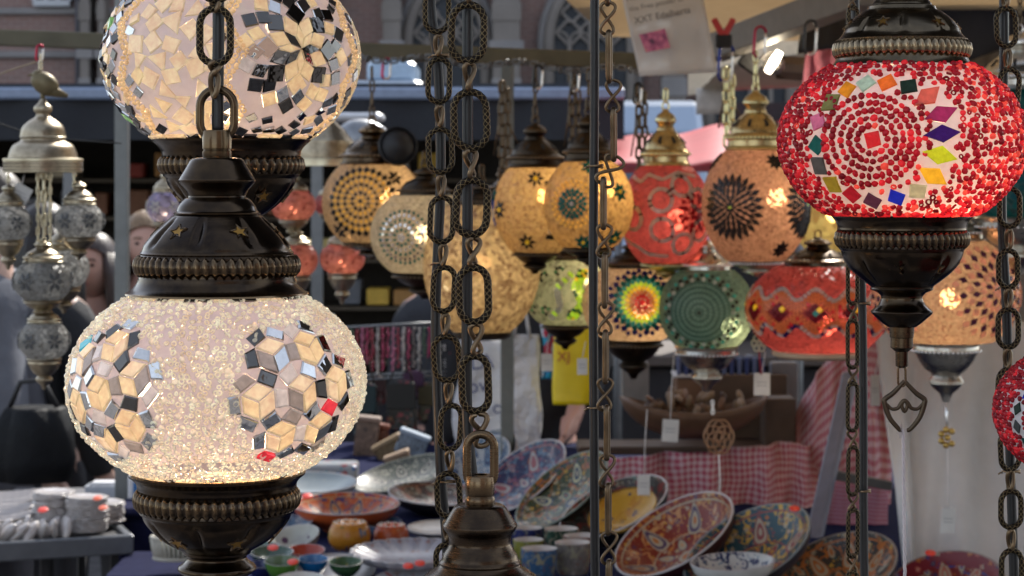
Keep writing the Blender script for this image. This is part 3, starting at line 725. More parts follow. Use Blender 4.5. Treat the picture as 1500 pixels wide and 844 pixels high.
G_ = [(x, y, 40, h, 4.2, rz, t, 1) for x, y, h, rz, t in ((1474, 40, 64, .3, R(-3)), (1478, 131, 68, .3, R(6)), (1480, 216, 66, .3, 0), (1479, 304, 64, .2, 0), (1477, 394, 62, .3, 0), (1477, 481, 64, .2, 0), (1476, 570, 66, .3, R(3)), (1479, 660, 64, .4, R(-4)), (1481, 746, 62, .2, 0), (1482, 834, 64, .2, 0), (1472, -48, 64, .3, 0))]
GH = [(x, y, 12, 34, 3.2, R(70), 0) for x, y in ((1476, 86), (1479, 173), (1480, 260), (1478, 350), (1477, 437), (1476, 525), (1478, 615), (1480, 703), (1481, 790), (1473, -4))]
fchain('engraved oval chain with a thick black cord near the right edge of the picture', 1.66, [(1469, -60), (1471, 60), (1468, 220), (1468, 330), (1474, 440), (1477, 560), (1480, 680), (1484, 800), (1486, 880)], 7, G_, GH, [(1475, 424, 24), (1481, 693, 26)])
# ================================================================ THE STALL: frame and lamps in the middle distance
CAPN = [(1, 0), (1.03, .03), (1.0, .06), (.94, .08), (.93, .17), (1.0, .20), (1.01, .23), (.97, .26), (.86, .30), (.84, .36), (.72, .46), (.52, .57), (.38, .63), (.37, .67), (.32, .70), (.34, .73), (.44, .79), (.44, .82), (.34, .90), (.14, .96), (.1, 1.0), (.02, 1.01)]
CUPN = [(1, 0), (1.03, -.03), (1.0, -.06), (.94, -.10), (.97, -.16), (.95, -.2), (.86, -.26), (.80, -.34), (.62, -.47), (.44, -.54), (.40, -.58), (.50, -.66), (.50, -.70), (.38, -.78), (.20, -.86), (.15, -.92), (.10, -1.0), (.02, -1.01)]
def fine(parent, prof, r, h, z, s, mat, name, n=56):
    mb = MB(); mb.lathe([(a * r, z + b * h) for a, b in prof], n, k=s)
    # beaded band round the rim
    return mb.build(name, mat, parent, sharp=32)
def beadband(parent, r, z, s, mat, n=46, q=2.0):
    mb = MB()
    for i in range(n):
        a = 2 * PI * i / n; mb.ball(Vector((r * math.sin(a), -r * math.cos(a), z)) * s, q * s, 6, 4)
    return mb.build('beaded_band', mat, parent)
CACHE = {}
def chain_part(parent, x, y, z0, z1, s, mat, w_=9, h_=21, r=1.6, name='chain'):
    """a hanging chain of plain links, alternately turned; z0 to z1 in pixels above the parent's origin"""
    o = link(name, None, parent, (x * s, y * s, 0)); key = (round(s, 7), mat.name, w_, h_, r)
    if key not in CACHE: CACHE[key] = link_mesh(w_ * s, h_ * s, r * s, mat, n=6)
    n = max(1, int((z1 - z0) / (h_ - 3.4 * r)))
    for i in range(n): link('link', CACHE[key], o, (random.uniform(-.4, .4) * s, 0, (z0 + (i + .5) * (z1 - z0) / n) * s), rot=(0, random.uniform(-.06, .06), R(90 * (i % 2) + 20)))
    return o
def rosette(g, root, p0, t0, rings, mats, name='mosaic_tile', gap=.9, h=2.0):
    small = MB(); ns = 0
    for r, n, off, hr, ht, mi in rings:
        for i in range(n):
            a = 2 * PI * (i + off) / n; u, v = r * math.cos(a), r * math.sin(a); be = math.sqrt((g.a * math.sin(t0)) ** 2 + (g.b * math.cos(t0)) ** 2)
            p, t = p0 + u / (g.a * math.cos((t0 + v / be) * .75)), t0 + v / be
            P = [(y * math.cos(a) - x * math.sin(a), y * math.sin(a) + x * math.cos(a)) for x, y in rhomb(hr * gap, ht * gap)]
            m = mi[i % len(mi)] if isinstance(mi, (list, tuple)) else mi
            if max(hr, ht) * 2 >= 12:
                mb = MB(); g.tile(mb, p, t, P, h, tilt=.05, inset=.06); mb.build(name, mats[m], root)
            else: g.tile(small, p, t, P, h, m, tilt=.05, inset=.06); ns += 1
    if ns: small.build('small_tiles', mats, root, kind='stuff')
def path_tiles(g, root, pts, w_, step, mats, wts, name='tile_line', h=1.8, rag=.12):
    mb = MB(); acc = 0
    for i in range(len(pts) - 1):
        (x0, z0), (x1, z1) = pts[i], pts[i + 1]; L = math.hypot(x1 - x0, z1 - z0); n = max(1, round(L / step)); a = math.atan2(z1 - z0, x1 - x0)
        for j in range(n):
            f = (j + .5) / n; p, t = (x0 + (x1 - x0) * f) / g.a, (z0 + (z1 - z0) * f) / g.b; q = step * .42; ww = w_ / 2 * random.uniform(1 - rag, 1 + rag)
            g.tile(mb, p, t, [(-q, -ww), (q, -ww), (q, ww), (-q, ww)], h, random.choices(range(len(mats)), wts)[0], a, .06, .06)
    mb.build(name, mats, root, kind='stuff')
def midlamp(label, cx, cy, D, a, b, zt, zb, ck, cm, capH=62, cupH=0, capW=None, cupW=None, light=0.20, lc=(1, .70, .38), boff=(0, 0), hang=None, chm=DARKM, finial=None, group='lamps hanging in the stall', cupM=None):
    s = D / F; o = thing('mosaic_lamp', label, 'hanging lamp', W(cx, cy, D), group)
    g = Globe(a, b, s); tt, tb_ = math.asin(zt / b), math.asin(-zb / b)
    g.shell(tb_, tt, 56, 22).build('glass_globe', ck, o)
    rt, rb = a * math.cos(tt), a * math.cos(tb_)
    if capH:
        fine(o, CAPN, (capW or rt * 1.06), capH, zt - 3, s, cm, 'cap'); beadband(o, (capW or rt * 1.06) * 1.02, zt - 3 + capH * .215, s, cm)
        mb = MB()      # pierced slots of the dome
        for k in range(8):
            an = 2 * PI * (k + .5) / 8; rr = (capW or rt * 1.06) * .715; zc = zt - 3 + capH * .47
            d = Vector((math.sin(an), -math.cos(an), 0)); x = Vector((math.cos(an), math.sin(an), 0)); N = (d + Vector((0, 0, 1.1))).normalized(); u = x.cross(N)
            c = d * rr + Vector((0, 0, zc)); mb.prism([(c + x * i * 2.2 + u * j * capH * .07 - N * .5) * s for i, j in ((-1, -1), (1, -1), (1, 1), (0, 1.5), (-1, 1))], N * 1.3 * s)
        mb.build('pierced_slots', BLACK, o, kind='stuff')
        z0 = zt - 3 + capH
        mb = MB(); mb.tube([Vector((x * s, 0, (z + z0 + 4) * s)) for x, z in stadium(9, 13, 8)], 1.6 * s, 6, True, nrm=(0, 1, 0)); mb.build('hanging_ring', cm, o)
        if hang: chain_part(o, 0, 0, z0 + 6, hang, s, chm)
    if cupH:
        fine(o, CUPN, (cupW or rb * 1.06), cupH, -zb + 3, s, cupM or cm, 'cup'); beadband(o, (cupW or rb * 1.06) * .99, -zb + 3 - cupH * .18, s, cupM or cm)
    elif cupH == 0:
        fine(o, [(1, .3), (1.04, 0), (1.02, -.6), (.9, -1), (.8, -.9), (.8, .2)], rb * 1.03, 9, -zb, s, cupM or cm, 'rim')
    if light:
        mb = MB(); mb.ball((0, 0, 0), 15 * s, 14, 10); mb.build('light_bulb', BULB, o, (boff[0] * s, -a * .25 * s, boff[1] * s)); bulb_light(o, (boff[0] * s, -a * .25 * s, boff[1] * s), light, lc, 17 * s)
    return o, g, s
BT = glass_tile((.015, .013, .012), 0, .15, .08, 0, .3); WT = glass_tile((.62, .62, .58), 0, .4, .12, .1, .3); GT = glass_tile((.75, .48, .10), .06, .5, .1, .2, .4)
GRN = glass_tile((.02, .16, .07), .01, .4, .08, .1, .4); TEAL = glass_tile((.01, .13, .13), 0, .4, .08, .1, .4); DRED = glass_tile((.22, .01, .02), 0, .4, .08, .1, .4)
NAVY = glass_tile((.02, .02, .14), 0, .4, .08, .1, .4); BLU = glass_tile((.03, .09, .40), .02, .4, .08, .1, .4); YEL = glass_tile((.85, .55, .03), .12, .5, .08, .15, .4)
ORG = glass_tile((.66, .22, .07), .03, .45, .1, .12, .4); REDT = glass_tile((.62, .03, .03), .06, .45, .1, .12, .4); CRM = glass_tile((.58, .52, .42), 0, .3, .15, .05, .4); LGRN = glass_tile((.50, .70, .05), .12, .5, .1, .15, .4); AQ = glass_tile((.05, .38, .32), .03, .45, .1, .12, .4); PUR = glass_tile((.07, .015, .06), 0, .3, .08, .05, .3)
GOLDCK = crackle((.40, .21, .10), (.72, .45, .22), 300)
o, g, s = midlamp('amber crackle lamp with a round gold and black sunflower medallion', 545, 297, 4.75, 73, 72, 58, 60, crackle((.36, .25, .17), (.62, .46, .30), 340), BRONZE2, 62, 26, light=0.32, boff=(28, 6), hang=200)
p, t = g.px(-12, 3)
rosette(g, o, p, t, [(0, 1, 0, 4, 4, 0), (6, 6, 0, 4, 3, 1), (12, 10, .5, 3.6, 3.2, 0), (18, 16, 0, 4, 3, 1), (24, 18, .5, 3, 3.6, 0), (30, 24, 0, 4, 3.2, 1), (36, 24, .5, 3, 3.8, 0), (42, 28, 0, 4, 3.8, 1), (49, 28, .5, 6.5, 4.8, 0)], [BT, GT])
for dx, dz in ((45, 40), (58, -38), (-55, -45)): p, t = g.px(dx * .8, dz * .9); rosette(g, o, p, t, [(7, 6, 0, 6, 3, 0)], [BT])
o, g, s = midlamp('cream pearl lamp set with small mirror squares, beside the orange crackle globe', 622, 343, 4.6, 80, 70, 57, 58, crackle((.50, .47, .42), (.62, .59, .52), 420, dark=(.55, .53, .48)), DARKM, 44, 40, capW=40, light=0.08, hang=120)
p, t = g.px(-30, -3); rosette(g, o, p, t, [(k * 7 + 4, 5 + k * 5, .5 * (k % 2), 3.4, 2.8, k % 2) for k in range(6)], [MIR, TEAL])
o, g, s = midlamp('big plain orange crackle globe hanging open at the bottom behind the two centre chains', 706, 388, 4.5, 86, 112, 88, 99, crackle((.52, .29, .15), (.76, .50, .30), 200, clear=.02), DARKM, 34, 0, capW=46, light=0.28, lc=(1, .75, .5), hang=150)
o, g, s = midlamp('gold crackle lamp with small dark flowers under a ribbed bronze cap', 784, 307, 4.42, 62, 78, 64, 63, GOLDCK, DARKM, 66, 34, capW=40, cupW=36, light=0.40, boff=(18, 20), hang=208)
for dx, dz in ((0, 45), (-12, -46), (-52, 0)): p, t = g.px(dx, dz); rosette(g, o, p, t, [(8, 7, 0, 6.4, 3, 0), (0, 1, 0, 4, 4, 1)], [BT, YEL])
path_tiles(g, o, [(24, -45), (28, -20), (18, 0), (28, 20), (22, 45)], 12, 8, [BT, REDT, CRM], [4, 1, 1])
path_tiles(g, o, [(-88, -25), (-92, 0), (-88, 28)], 14, 7, [BLU, WT, TEAL], [2, 2, 1])
o, g, s = midlamp('gold and amber lamp with a dark teal round flower facing front, behind the slim cord', 862, 300, 4.3, 66, 76, 65, 64, crackle((.36, .20, .07), (.66, .42, .18), 260), DARKM, 70, 28, light=0.40, boff=(22, 22), hang=200)
p, t = g.px(-26, 2); rosette(g, o, p, t, [(0, 1, 0, 4, 4, 1), (6, 8, 0, 5, 3, 0), (13, 12, .5, 5, 4, 0), (19, 16, 0, 5.5, 4.2, 0), (28, 22, .5, 3, 3, 2), (34, 26, 0, 3, 3, 2)], [TEAL, WT, GT])
for dx, dz in ((0, 58), (-10, -56), (40, -50), (48, 20)): p, t = g.px(dx * .9, dz * .95); rosette(g, o, p, t, [(8, 7, 0, 7, 3.6, 0), (0, 1, 0, 4, 4, 1)], [TEAL, YEL])
o, g, s = midlamp('red crackle lamp with cream loops of small tiles under a bright brass cap', 975, 314, 4.4, 67, 84, 73, 73, crackle((.32, .035, .04), (.54, .10, .10), 330, dark=(.5, .26, .24)), BRASS, 84, 24, light=0.40, lc=(1, .7, .55), boff=(15, -8), hang=190, chm=BRASS)
def circ(cx_, cz_, r, n=14, a0=0, a1=2 * PI, sq=1.0): return [(cx_ + r * math.cos(a0 + (a1 - a0) * i / n), cz_ + r * sq * math.sin(a0 + (a1 - a0) * i / n)) for i in range(n + 1)]
for c in ((-58, -5, 17), (-12, 22, 17), (-10, -22, 17), (22, 44, 17), (24, -44, 17), (52, 22, 17), (55, -22, 17)): path_tiles(g, o, circ(*c), 5.5, 5, [CRM, WT, BT], [6, 2, 1.2])
path_tiles(g, o, [(-80, 60), (-50, 50), (-40, 64), (-10, 54), (20, 68), (60, 60)], 5, 5, [CRM], [1]); path_tiles(g, o, [(-90, -35), (-55, -50), (-40, -62), (0, -66)], 5, 5, [CRM], [1])
p, t = g.px(40, 2); rosette(g, o, p, t, [(8, 8, 0, 7, 3.5, 0), (19, 8, .5, 8, 5, 0), (26, 16, .25, 5, 4, 0)], [DRED])
o, g, s = midlamp('pink crackle lamp with a big black dahlia medallion and brass cap', 1107, 300, 4.2, 79, 96, 82, 84, crackle((.38, .20, .17), (.66, .36, .27), 340, dark=(.42, .28, .28)), BRASS, 88, 24, light=0.61, boff=(28, 10), hang=225, chm=BRASS, cupM=SILVER)
for p, t in (g.px(-44, -3), (R(62), .0)):
    rosette(g, o, p, t, [(0, 1, 0, 3, 3, 1), (6, 8, 0, 6, 2.4, 0), (15, 12, .5, 8, 3.6, 0), (24, 18, 0, 8, 3.9, 0), (33, 24, .5, 8.5, 4.0, 0), (42, 24, 0, 9.5, 4.6, 0)], [BT, LGRN], 'petal_tile', .92)
for dx, dz in ((21, 62), (30, -64), (-62, 64)): p, t = g.px(dx, dz); rosette(g, o, p, t, [(8, 8, 0, 7.5, 3.4, 0)], [BT], 'petal_tile')
o, g, s = midlamp('multicoloured orange and yellow dappled lamp half hidden behind the large red lamp', 1222, 312, 4.7, 62, 74, 62, 58, crackle((.62, .16, .05), (.75, .60, .30), 120, dark=(.5, .4, .3)), SILVER, 60, 26, light=0.16, hang=120)
o, g, s = midlamp('wide red lamp with orange waves and dark red diamonds, open below with a pale rim', 1198, 453, 4.3, 104, 78, 64, 62, crackle((.40, .035, .04), (.60, .10, .10), 300, dark=(.5, .28, .26)), BRONZE2, 44, 0, capW=48, light=0.48, lc=(1, .78, .6), boff=(10, -22), cupM=plain((.55, .40, .26), .4))
KW = 2 * PI * 104 / 12
for ph, off in ((0, 1), (PI, -1)):
    for dz, m in ((0, ORG), (8.5, ORG), (-8.5, ORG)):
        path_tiles(g, o, [(x, off * 15 + dz * .62 + 7.5 * math.cos((x + 18) * 2 * PI / KW + ph)) for x in range(-326, 328, 5)], 6, 5, [m, REDT], [7, 1], rag=.2)
    path_tiles(g, o, [(x, off * 26 + 8.5 * math.cos((x + 18) * 2 * PI / KW + ph)) for x in range(-326, 328, 5)], 6, 6, [CRM, WT, NAVY if off < 0 else CRM], [3, 2, 3 if off < 0 else 1])
for k in range(12):
    p0 = (k * KW - 18) / g.a
    for i in range(3):
        for j in range(3):
            mb = MB(); c = (i + j) % 2 == 0 or (i, j) == (1, 1)
            g.tile(mb, p0 + (i - j) * 5.6 / g.a, (i + j - 2) * 5.0 / g.b, rhomb(4.7, 5.3), 2.6, inset=.06)
            mb.build('diamond_tile', AQ if (i, j) == (1, 1) and k == 0 else (YEL if (i, j) == (2, 1) else (DRED if c else (DRED if (i * 3 + j) % 4 else WT))), o)
o, g, s = midlamp('sea green lamp with fine concentric rings and a white diamond border', 1035, 453, 4.38, 70, 70, 58, 56, crackle((.08, .15, .125), (.20, .31, .27), 400, dark=(.2, .28, .25)), SILVER, 46, 68, capW=37, cupW=46, light=0.18, lc=(.8, 1, .8), boff=(35, -26))
p, t = g.px(-17, -1); AQD = glass_tile((.20, .36, .30), .0, .35, .3, .05, .4)
rosette(g, o, p, t, [(0, 1, 0, 3, 3, 1)] + [(r, int(r * 1.25), .3 * (r % 3), 1.9, 2.6, 0 if k_ % 2 else 4) for k_, r in enumerate(range(5, 47, 4))] + [(51, 34, 0, 4.6, 3.6, [2, 1]), (59, 38, .5, 4.4, 3.4, [3, 1])], [AQD, BT, WT, AQ, glass_tile((.07, .16, .13), .0, .35, .3, .05, .4)], h=1.5)
chain_part(o, 9, 0, -154, -134, s, SILVER, 6, 10, 1.2)
PG = link('pendant', None, o, (18 * s, 0, -187 * s))
for k in range(6):
    mb = MB(); a0 = k * PI / 3; mb.tube([Vector(((9 * math.cos(a0) + 13 * math.cos(a)) * s, (k % 2) * s, (10 * math.sin(a0) + 16 * math.sin(a)) * s)) for a in [2 * PI * i / 18 for i in range(18)]], 1.5 * s, 6, True, nrm=(0, 1, 0)); mb.build('scroll', plain((.32, .18, .10), .4, .6), PG)
mb = MB(); mb.tube([(0, 0, -26 * s), (2 * s, 0, -60 * s), (-1 * s, 0, -130 * s)], 1.3 * s, 6); mb.build('pull_string', STRING, PG)
o, g, s = midlamp('pale pink lamp with a glowing rainbow starburst, lit at its centre', 928, 445, 4.5, 76, 64, 53, 53, crackle((.50, .32, .24), (.68, .48, .38), 330), DARKM, 40, 60, capW=40, cupW=43, light=0.40, boff=(14, -9))
p, t = g.px(8, 6)
rosette(g, o, p, t, [(3, 5, 0, 4, 2.5, 0), (9, 12, .5, 5, 3, 0), (15, 16, 0, 5, 3.4, 1), (21, 20, .5, 5, 3.6, 2), (27, 24, 0, 5, 3.8, 3), (33, 24, .5, 6, 4.4, 4), (39, 24, 0, 6, 5, 5), (46, 16, .5, 7, 5.5, 6), (51, 16, 0, 6, 4, 6)], [REDT, ORG, YEL, LGRN, AQ, TEAL, NAVY])
o, g, s = midlamp('white and dark green leaf mosaic lamp glowing yellow green, under the gold lamps', 828, 427, 4.6, 62, 58, 47, 48, crackle((.05, .08, .05), (.40, .42, .34), 170, dark=(.6, .62, .55)), DARKM, 30, 40, capW=34, cupW=34, light=0.36, lc=(.9, 1, .5), boff=(24, 8))
path_tiles(g, o, [(-30, -40), (-8, -20), (-14, 8), (10, 30)], 9, 6, [WT, LGRN], [2, 1]); [path_tiles(g, o, [(10 + q, -40), (26 + q, -14), (14 + q, 10), (32 + q, 36)], 5, 5, [LGRN, YEL, GRN], [4, 1, 1]) for q in (-6, 0, 6)]; [path_tiles(g, o, [(x0 + 7 * math.cos(k), z0 + 7 * math.sin(k)) for k in range(6)], 4, 5, [GRN, BT], [1, 1]) for x0, z0 in ((-56, 0), (-38, 24), (-34, -26), (-12, 34), (-66, 24), (-60, -24), (10, -30), (48, 0), (56, 26))]
o, g, s = midlamp('peach lamp patterned with dark purple petals above a silver cup', 1386, 430, 3.55, 106, 92, 80, 70, crackle((.55, .25, .16), (.80, .48, .32), 400), SILVER, 60, 92, cupW=50, light=0.61, lc=(1, .62, .42), boff=(0, -6), group='lamps hanging in the stall')
for p, t in (g.px(56, 8), (R(-68), 0), (R(105), 0)):
    rosette(g, o, p, t, [(7, 8, 0, 6.5, 3.8, 1), (17, 8, .5, 7, 4.5, 0), (26, 8, 0, 8, 5.5, 1), (27, 8, .5, 6, 5, 1), (37, 16, .25, 7.5, 5, 0), (47, 16, .75, 7.5, 6.5, 1), (57, 16, .25, 7.5, 5.5, 0), (67, 20, .5, 7, 6, 1)], [PUR, glass_tile((.70, .38, .26), .04, .5, .12, .15, .4)], 'petal_tile')
mb = MB()
for k in range(7):
    a0 = k * 2 * PI / 7; rr = 10 if k else 0; mb.ball(Vector((rr * math.cos(a0), 0, -211 + rr * 1.15 * math.sin(a0))) * s, 5 * s, 8, 5)
mb.build('star_pendant', plain((.55, .36, .10), .3, .7), o, (2 * s, 0, 0)); mb = MB(); mb.tube([(0, 0, -162 * s), (1 * s, 0, -200 * s)], 1.6 * s, 6); mb.build('finial', SILVER, o)
mb = MB(); mb.tube([Vector((2, 0, -225)) * s, Vector((3, 0, -312)) * s], .9 * s, 6); mb.build('pull_string', STRING, o)
o, g, s = midlamp('blue and turquoise mosaic lamp between silver domes at the right edge', 1494, 228, 3.5, 92, 104, 98, 92, crackle((.02, .05, .30), (.10, .45, .42), 110, dark=(.5, .55, .5)), SILVER, 86, 84, capW=62, cupW=64, light=0.00, hang=240)
# red bits: dark chains of further lamps hanging behind
for px, y0, y1, D, lab in ((838, 105, 250, 4.9, 'behind the gold lamp'), (936, 125, 262, 4.8, 'left of the brass capped red lamp'), (735, 120, 262, 4.9, 'beside the grey stall post'), (1064, 100, 215, 4.6, 'below the blue carabiner')):
    s = D / F; o = thing('spare_chain', f'tangled dark hook chain hanging {lab}', 'chain', W(px, y0, D), 'spare chains hooked on the stall frame')
    for k in range(4):
        dx = (0, 8, -7, 15)[k]; mb = MB(); mb.tube([Vector((dx * .2 * s, k * 3 * s, 0)), Vector((dx * .7 * s, k * 3 * s, -(y1 - y0) * .45 * s)), Vector((dx * 1.6 * s, k * 3 * s, -(y1 - y0) * (1 - .12 * k) * s))], 1.5 * s, 6); 
        if k > 1: mb.build('wire', DARKM, o)
    chain_part(o, 0, 0, -(y1 - y0), 0, s, DARKM if px != 1064 else BRASS, 12, 22, 2); chain_part(o, 9, 2, -(y1 - y0) * .8, -10, s, DARKM if px != 1064 else BRASS, 10, 22, 1.8)
# bronze caps of lamps farther back
o, g, s = midlamp('small bronze capped lamp in the gloom between the orange globe and the gold lamp', 738, 330, 5.3, 44, 44, 36, 36, crackle((.30, .16, .08), (.5, .3, .15), 300), BRONZE2, 50, 22, light=0.00, hang=150)
# black bell of a lamp seen from below
s = 4.7 / F; o = thing('bell_cap', 'round black lamp cap tilted to show its hollow underside, above the sunflower lamp', 'lamp cap', W(583, 214, 4.68)); q = Euler((R(-62), R(8), 0)).to_matrix()
mb = MB(); mb.lathe([(1, -6), (27, -6), (29, -4), (29, 0), (27, 2), (25, -2), (12, 14), (3, 17), (0.5, 17)], 40, k=s, rot=Euler((R(78), 0, R(12))).to_matrix()); mb.lathe([(29, 0), (27, 8), (20, 20), (9, 30), (2, 34)], 40, k=s, rot=Euler((R(-100), 0, R(12))).to_matrix()); mb.build('bell', BLACK, o, sharp=35)
# frame of the stall ---------------------------------------------------------------------------
def bar(name, a, b, w_, h_, mat, label, cat, kind=None, parent=None, group=None, bev=.002):
    a, b = Vector(a), Vector(b); d = b - a; q = d.to_track_quat('X', 'Z').to_matrix(); mb = MB(); mb.box((0, 0, 0), (d.length, w_, h_), q, bev=bev)
    o = mb.build(name, mat, parent, (a + b) / 2)
    if cat: tag(o, label, cat, group)
    return o
WOOD = plain((.11, .10, .065), .75, var=.35, vs=18, bump=.4, bs=90)
bar('wooden_beam', W(-200, 48, 4.75), W(940, 90, 4.75), .04, .036, WOOD, 'weathered grey green wooden beam running across the top of the stall', 'beam')
GCH = thing('galvanised_chain', 'grey steel chain looped along the underside of the wooden beam', 'chain', W(730, 90, 4.7)); s = 4.7 / F
me = link_mesh(10 * s, 17 * s, 1.9 * s, STEEL, n=6)
for i in range(33):
    f = i / 32; p = W(526 + f * 410, 80 + 22 * f + 5 * math.sin(f * 19) + 3, 4.7); link('link', me, GCH, p - W(730, 90, 4.7), rot=(R(90 * (i % 2)) + .4, R(90 + 8 * math.cos(f * 19)), 0))
bar('stall_post', W(743, 90, 5.4), (W(743, 90, 5.4).x, 5.4, 0), .03, .034, plain((.16, .17, .16), .5, .5), 'thin grey metal post behind the centre of the stall', 'post')
bar('stall_post', W(179, -60, 5.6), (W(179, 90, 5.6).x, 5.6, 0), .034, .034, plain((.17, .18, .18), .45, .6), 'grey metal tent pole beside the table of white ceramics', 'post')
bar('stall_post', W(101, 230, 7.5), (W(101, 230, 7.5).x, 7.5, 0), .035, .035, plain((.17, .18, .19), .45, .6), 'thin distant metal pole behind the silver chandelier', 'post')
RAFT = plain((.30, .28, .25), .6); 
bar('awning_rafter', W(1044, 72, 4.9), W(1275, -14, 4.2), .05, .06, plain((.16, .15, .14), .6), 'grey sloping rafter at the lower edge of the cream awning', 'rafter')
o = thing('black_chain', 'blackened chain wound along the sloping awning rafter', 'chain', W(1150, 30, 4.4)); s = 4.4 / F; me = link_mesh(17 * s, 30 * s, 4 * s, DARKM, n=7)
for i in range(15):
    f = i / 14; p = W(1075 + f * 190, 50 - f * 62, 4.78 - f * .56); link('link', me, o, p - W(1150, 30, 4.4), rot=(R(90 * (i % 2)) + .3, R(90 - 19 + 8 * (-1) ** i), 0))
def carabiner(px, py, D, h, colr, label, rz=.3):
    s = D / F; o = thing('carabiner', label, 'carabiner', W(px, py, D), 'carabiner hooks of the lamps'); P = stadium(h * .38, h, 8)
    k = len(P) * 2 // 3; mb = MB(); mb.tube([Vector((x * s, 0, z * s)) for x, z in P[:k]], 2.2 * s, 6, nrm=(0, 1, 0)); mb.build('body', plain(colr, .3, .6), o)
    mb = MB(); mb.tube([Vector((x * s, 0, z * s)) for x, z in P[k - 1:] + P[:1]], 1.8 * s, 6, nrm=(0, 1, 0)); mb.build('gate', SILVER, o); o.rotation_euler = (0, R(4), rz)
for a in ((1063, 92, 4.5, 56, (.02, .04, .25), 'blue and black carabiner below the red clips'), (1113, 62, 4.2, 46, (.35, .02, .06), 'dark red carabiner holding the dahlia lamp'), (1187, 55, 4.3, 50, (.03, .03, .03), 'black carabiner with a steel gate near the rafter'), (788, 113, 4.42, 34, (.03, .03, .03), 'black carabiner with a steel gate over the ribbed bronze cap'), (566, 101, 4.72, 30, (.5, .05, .15), 'pink red carabiner above the sunflower lamp'), (58, 78, 3.6, 24, (.35, .02, .05), 'small dark red carabiner above the bird of the silver chandelier'), (842, 118, 4.3, 32, (.1, .1, .1), 'grey carabiner over the teal flower lamp'), (934, 137, 4.4, 30, (.03, .03, .03), 'dark carabiner just below the hanging sign')): carabiner(*a)
s = 4.5 / F; o = thing('spring_clip', 'red handled clip gripping the awning edge right of the hanging sign', 'clip', W(1060, 52, 4.48))
for k in (-1, 1):
    mb = MB(); mb.box((0, 0, 0), (9 * s, 8 * s, 28 * s), (0, k * R(28), 0), bev=.002); mb.build('handle', plain((.5, .03, .03), .4), o, (k * 8 * s, 0, 12 * s))
mb = MB(); mb.box((0, 0, -8 * s), (24 * s, 9 * s, 20 * s), bev=.003); mb.build('jaw', BLACK, o)
# awnings --------------------------------------------------------------------------------------
CREAM = NT('cream_canvas'); nz = CREAM.noise(25, 4); cc = CREAM.mix(nz, (.66, .53, .36), (.80, .67, .48)); CREAM = CREAM.done(CREAM.mixs(.45, CREAM.bsdf(cc, .8), CREAM.trl(cc)))
TARP = plain((.014, .018, .034), .55, bump=.3, bs=6, bd=.03)
def cloth(name, P00, P10, P01, P11, nu, nv, wav, mat, label, cat, kind=None, seed=1, freq=5, grav=0, thick=.004):
    P00, P10, P01, P11 = map(Vector, (P00, P10, P01, P11)); n = (P10 - P00).cross(P01 - P00).normalized(); rd = random.Random(seed); ph = [rd.uniform(0, 6.3) for _ in range(8)]
    def fn(u, v):
        p = (P00 * (1 - u) + P10 * u) * (1 - v) + (P01 * (1 - u) + P11 * u) * v
        d = math.sin(u * freq * 6.28 + ph[0] + 1.3 * math.sin(v * 3 + ph[1])) * .5 + .3 * math.sin(u * freq * 14 + ph[2] + v * 3) + .2 * math.sin(v * 8 + ph[3] + u * 5)
        return p + n * d * wav * (1 if not grav else (.3 + .7 * (1 - v)))
    mb = MB(); mb.sheet(fn, nu, nv); o = mb.build(name, mat); tag(o, label, cat)
    if kind: o['kind'] = kind
    sm = o.modifiers.new('thickness', 'SOLIDIFY'); sm.thickness = thick; return o
# cream awning of this stall: slopes down to its back edge
cloth('cream_awning', (.09, 4.88, 2.20), (3.4, 4.88, 2.20), (.30, 6.9, 2.205), (3.4, 6.9, 2.205), 40, 14, .012, CREAM, 'cream canvas awning underside glowing at the top right', 'awning', freq=2)
for q in (((-10, 112), (30, 98), (62, 88)), 'beige', (.35, .27, .18)), (((-10, 178), (60, 200), (120, 206), (178, 210)), 'black', (.02, .02, .02)):
    mb = MB(); mb.tube([W(x, y, 3.8 + .0 * i) for i, (x, y) in enumerate(smoothprof(list(q[0]), 5))], .0016, 6); o = mb.build('string' if q[1] == 'beige' else 'cable', plain(q[2], .7)); tag(o, q[1] + (' string tied above the bird of the silver chandelier' if q[1] == 'beige' else ' cable slung from the left edge to the grey tent pole'), 'string' if q[1] == 'beige' else 'cable')
cloth('cream_awning', W(1024, 132, 8.4), W(1060, 95, 7.6), W(1195, 128, 8.4), W(1260, 66, 7.6), 8, 6, .006, plain((.55, .47, .36), .8), 'pale awning of the next stall, seen under the rafter', 'awning')
mb = MB(); mb.prism([W(1008, 140, 8.5), W(1008, 60, 8.5), W(1300, 40, 8.5), W(1300, 124, 8.5), W(1060, 132, 8.5)], (0, .01, 0)); o = mb.build('awning_flap', plain((.60, .52, .40), .8)); tag(o, 'pale inner canvas of the next stall behind the halogen lamp', 'awning flap')
cloth('awning_valance', W(1020, 168, 8.3), W(1058, 166, 8.3), W(1020, 130, 8.3), W(1066, 126, 8.3), 6, 3, .004, plain((.50, .46, .42), .8), 'short grey white valance hanging from the pale awning', 'valance')
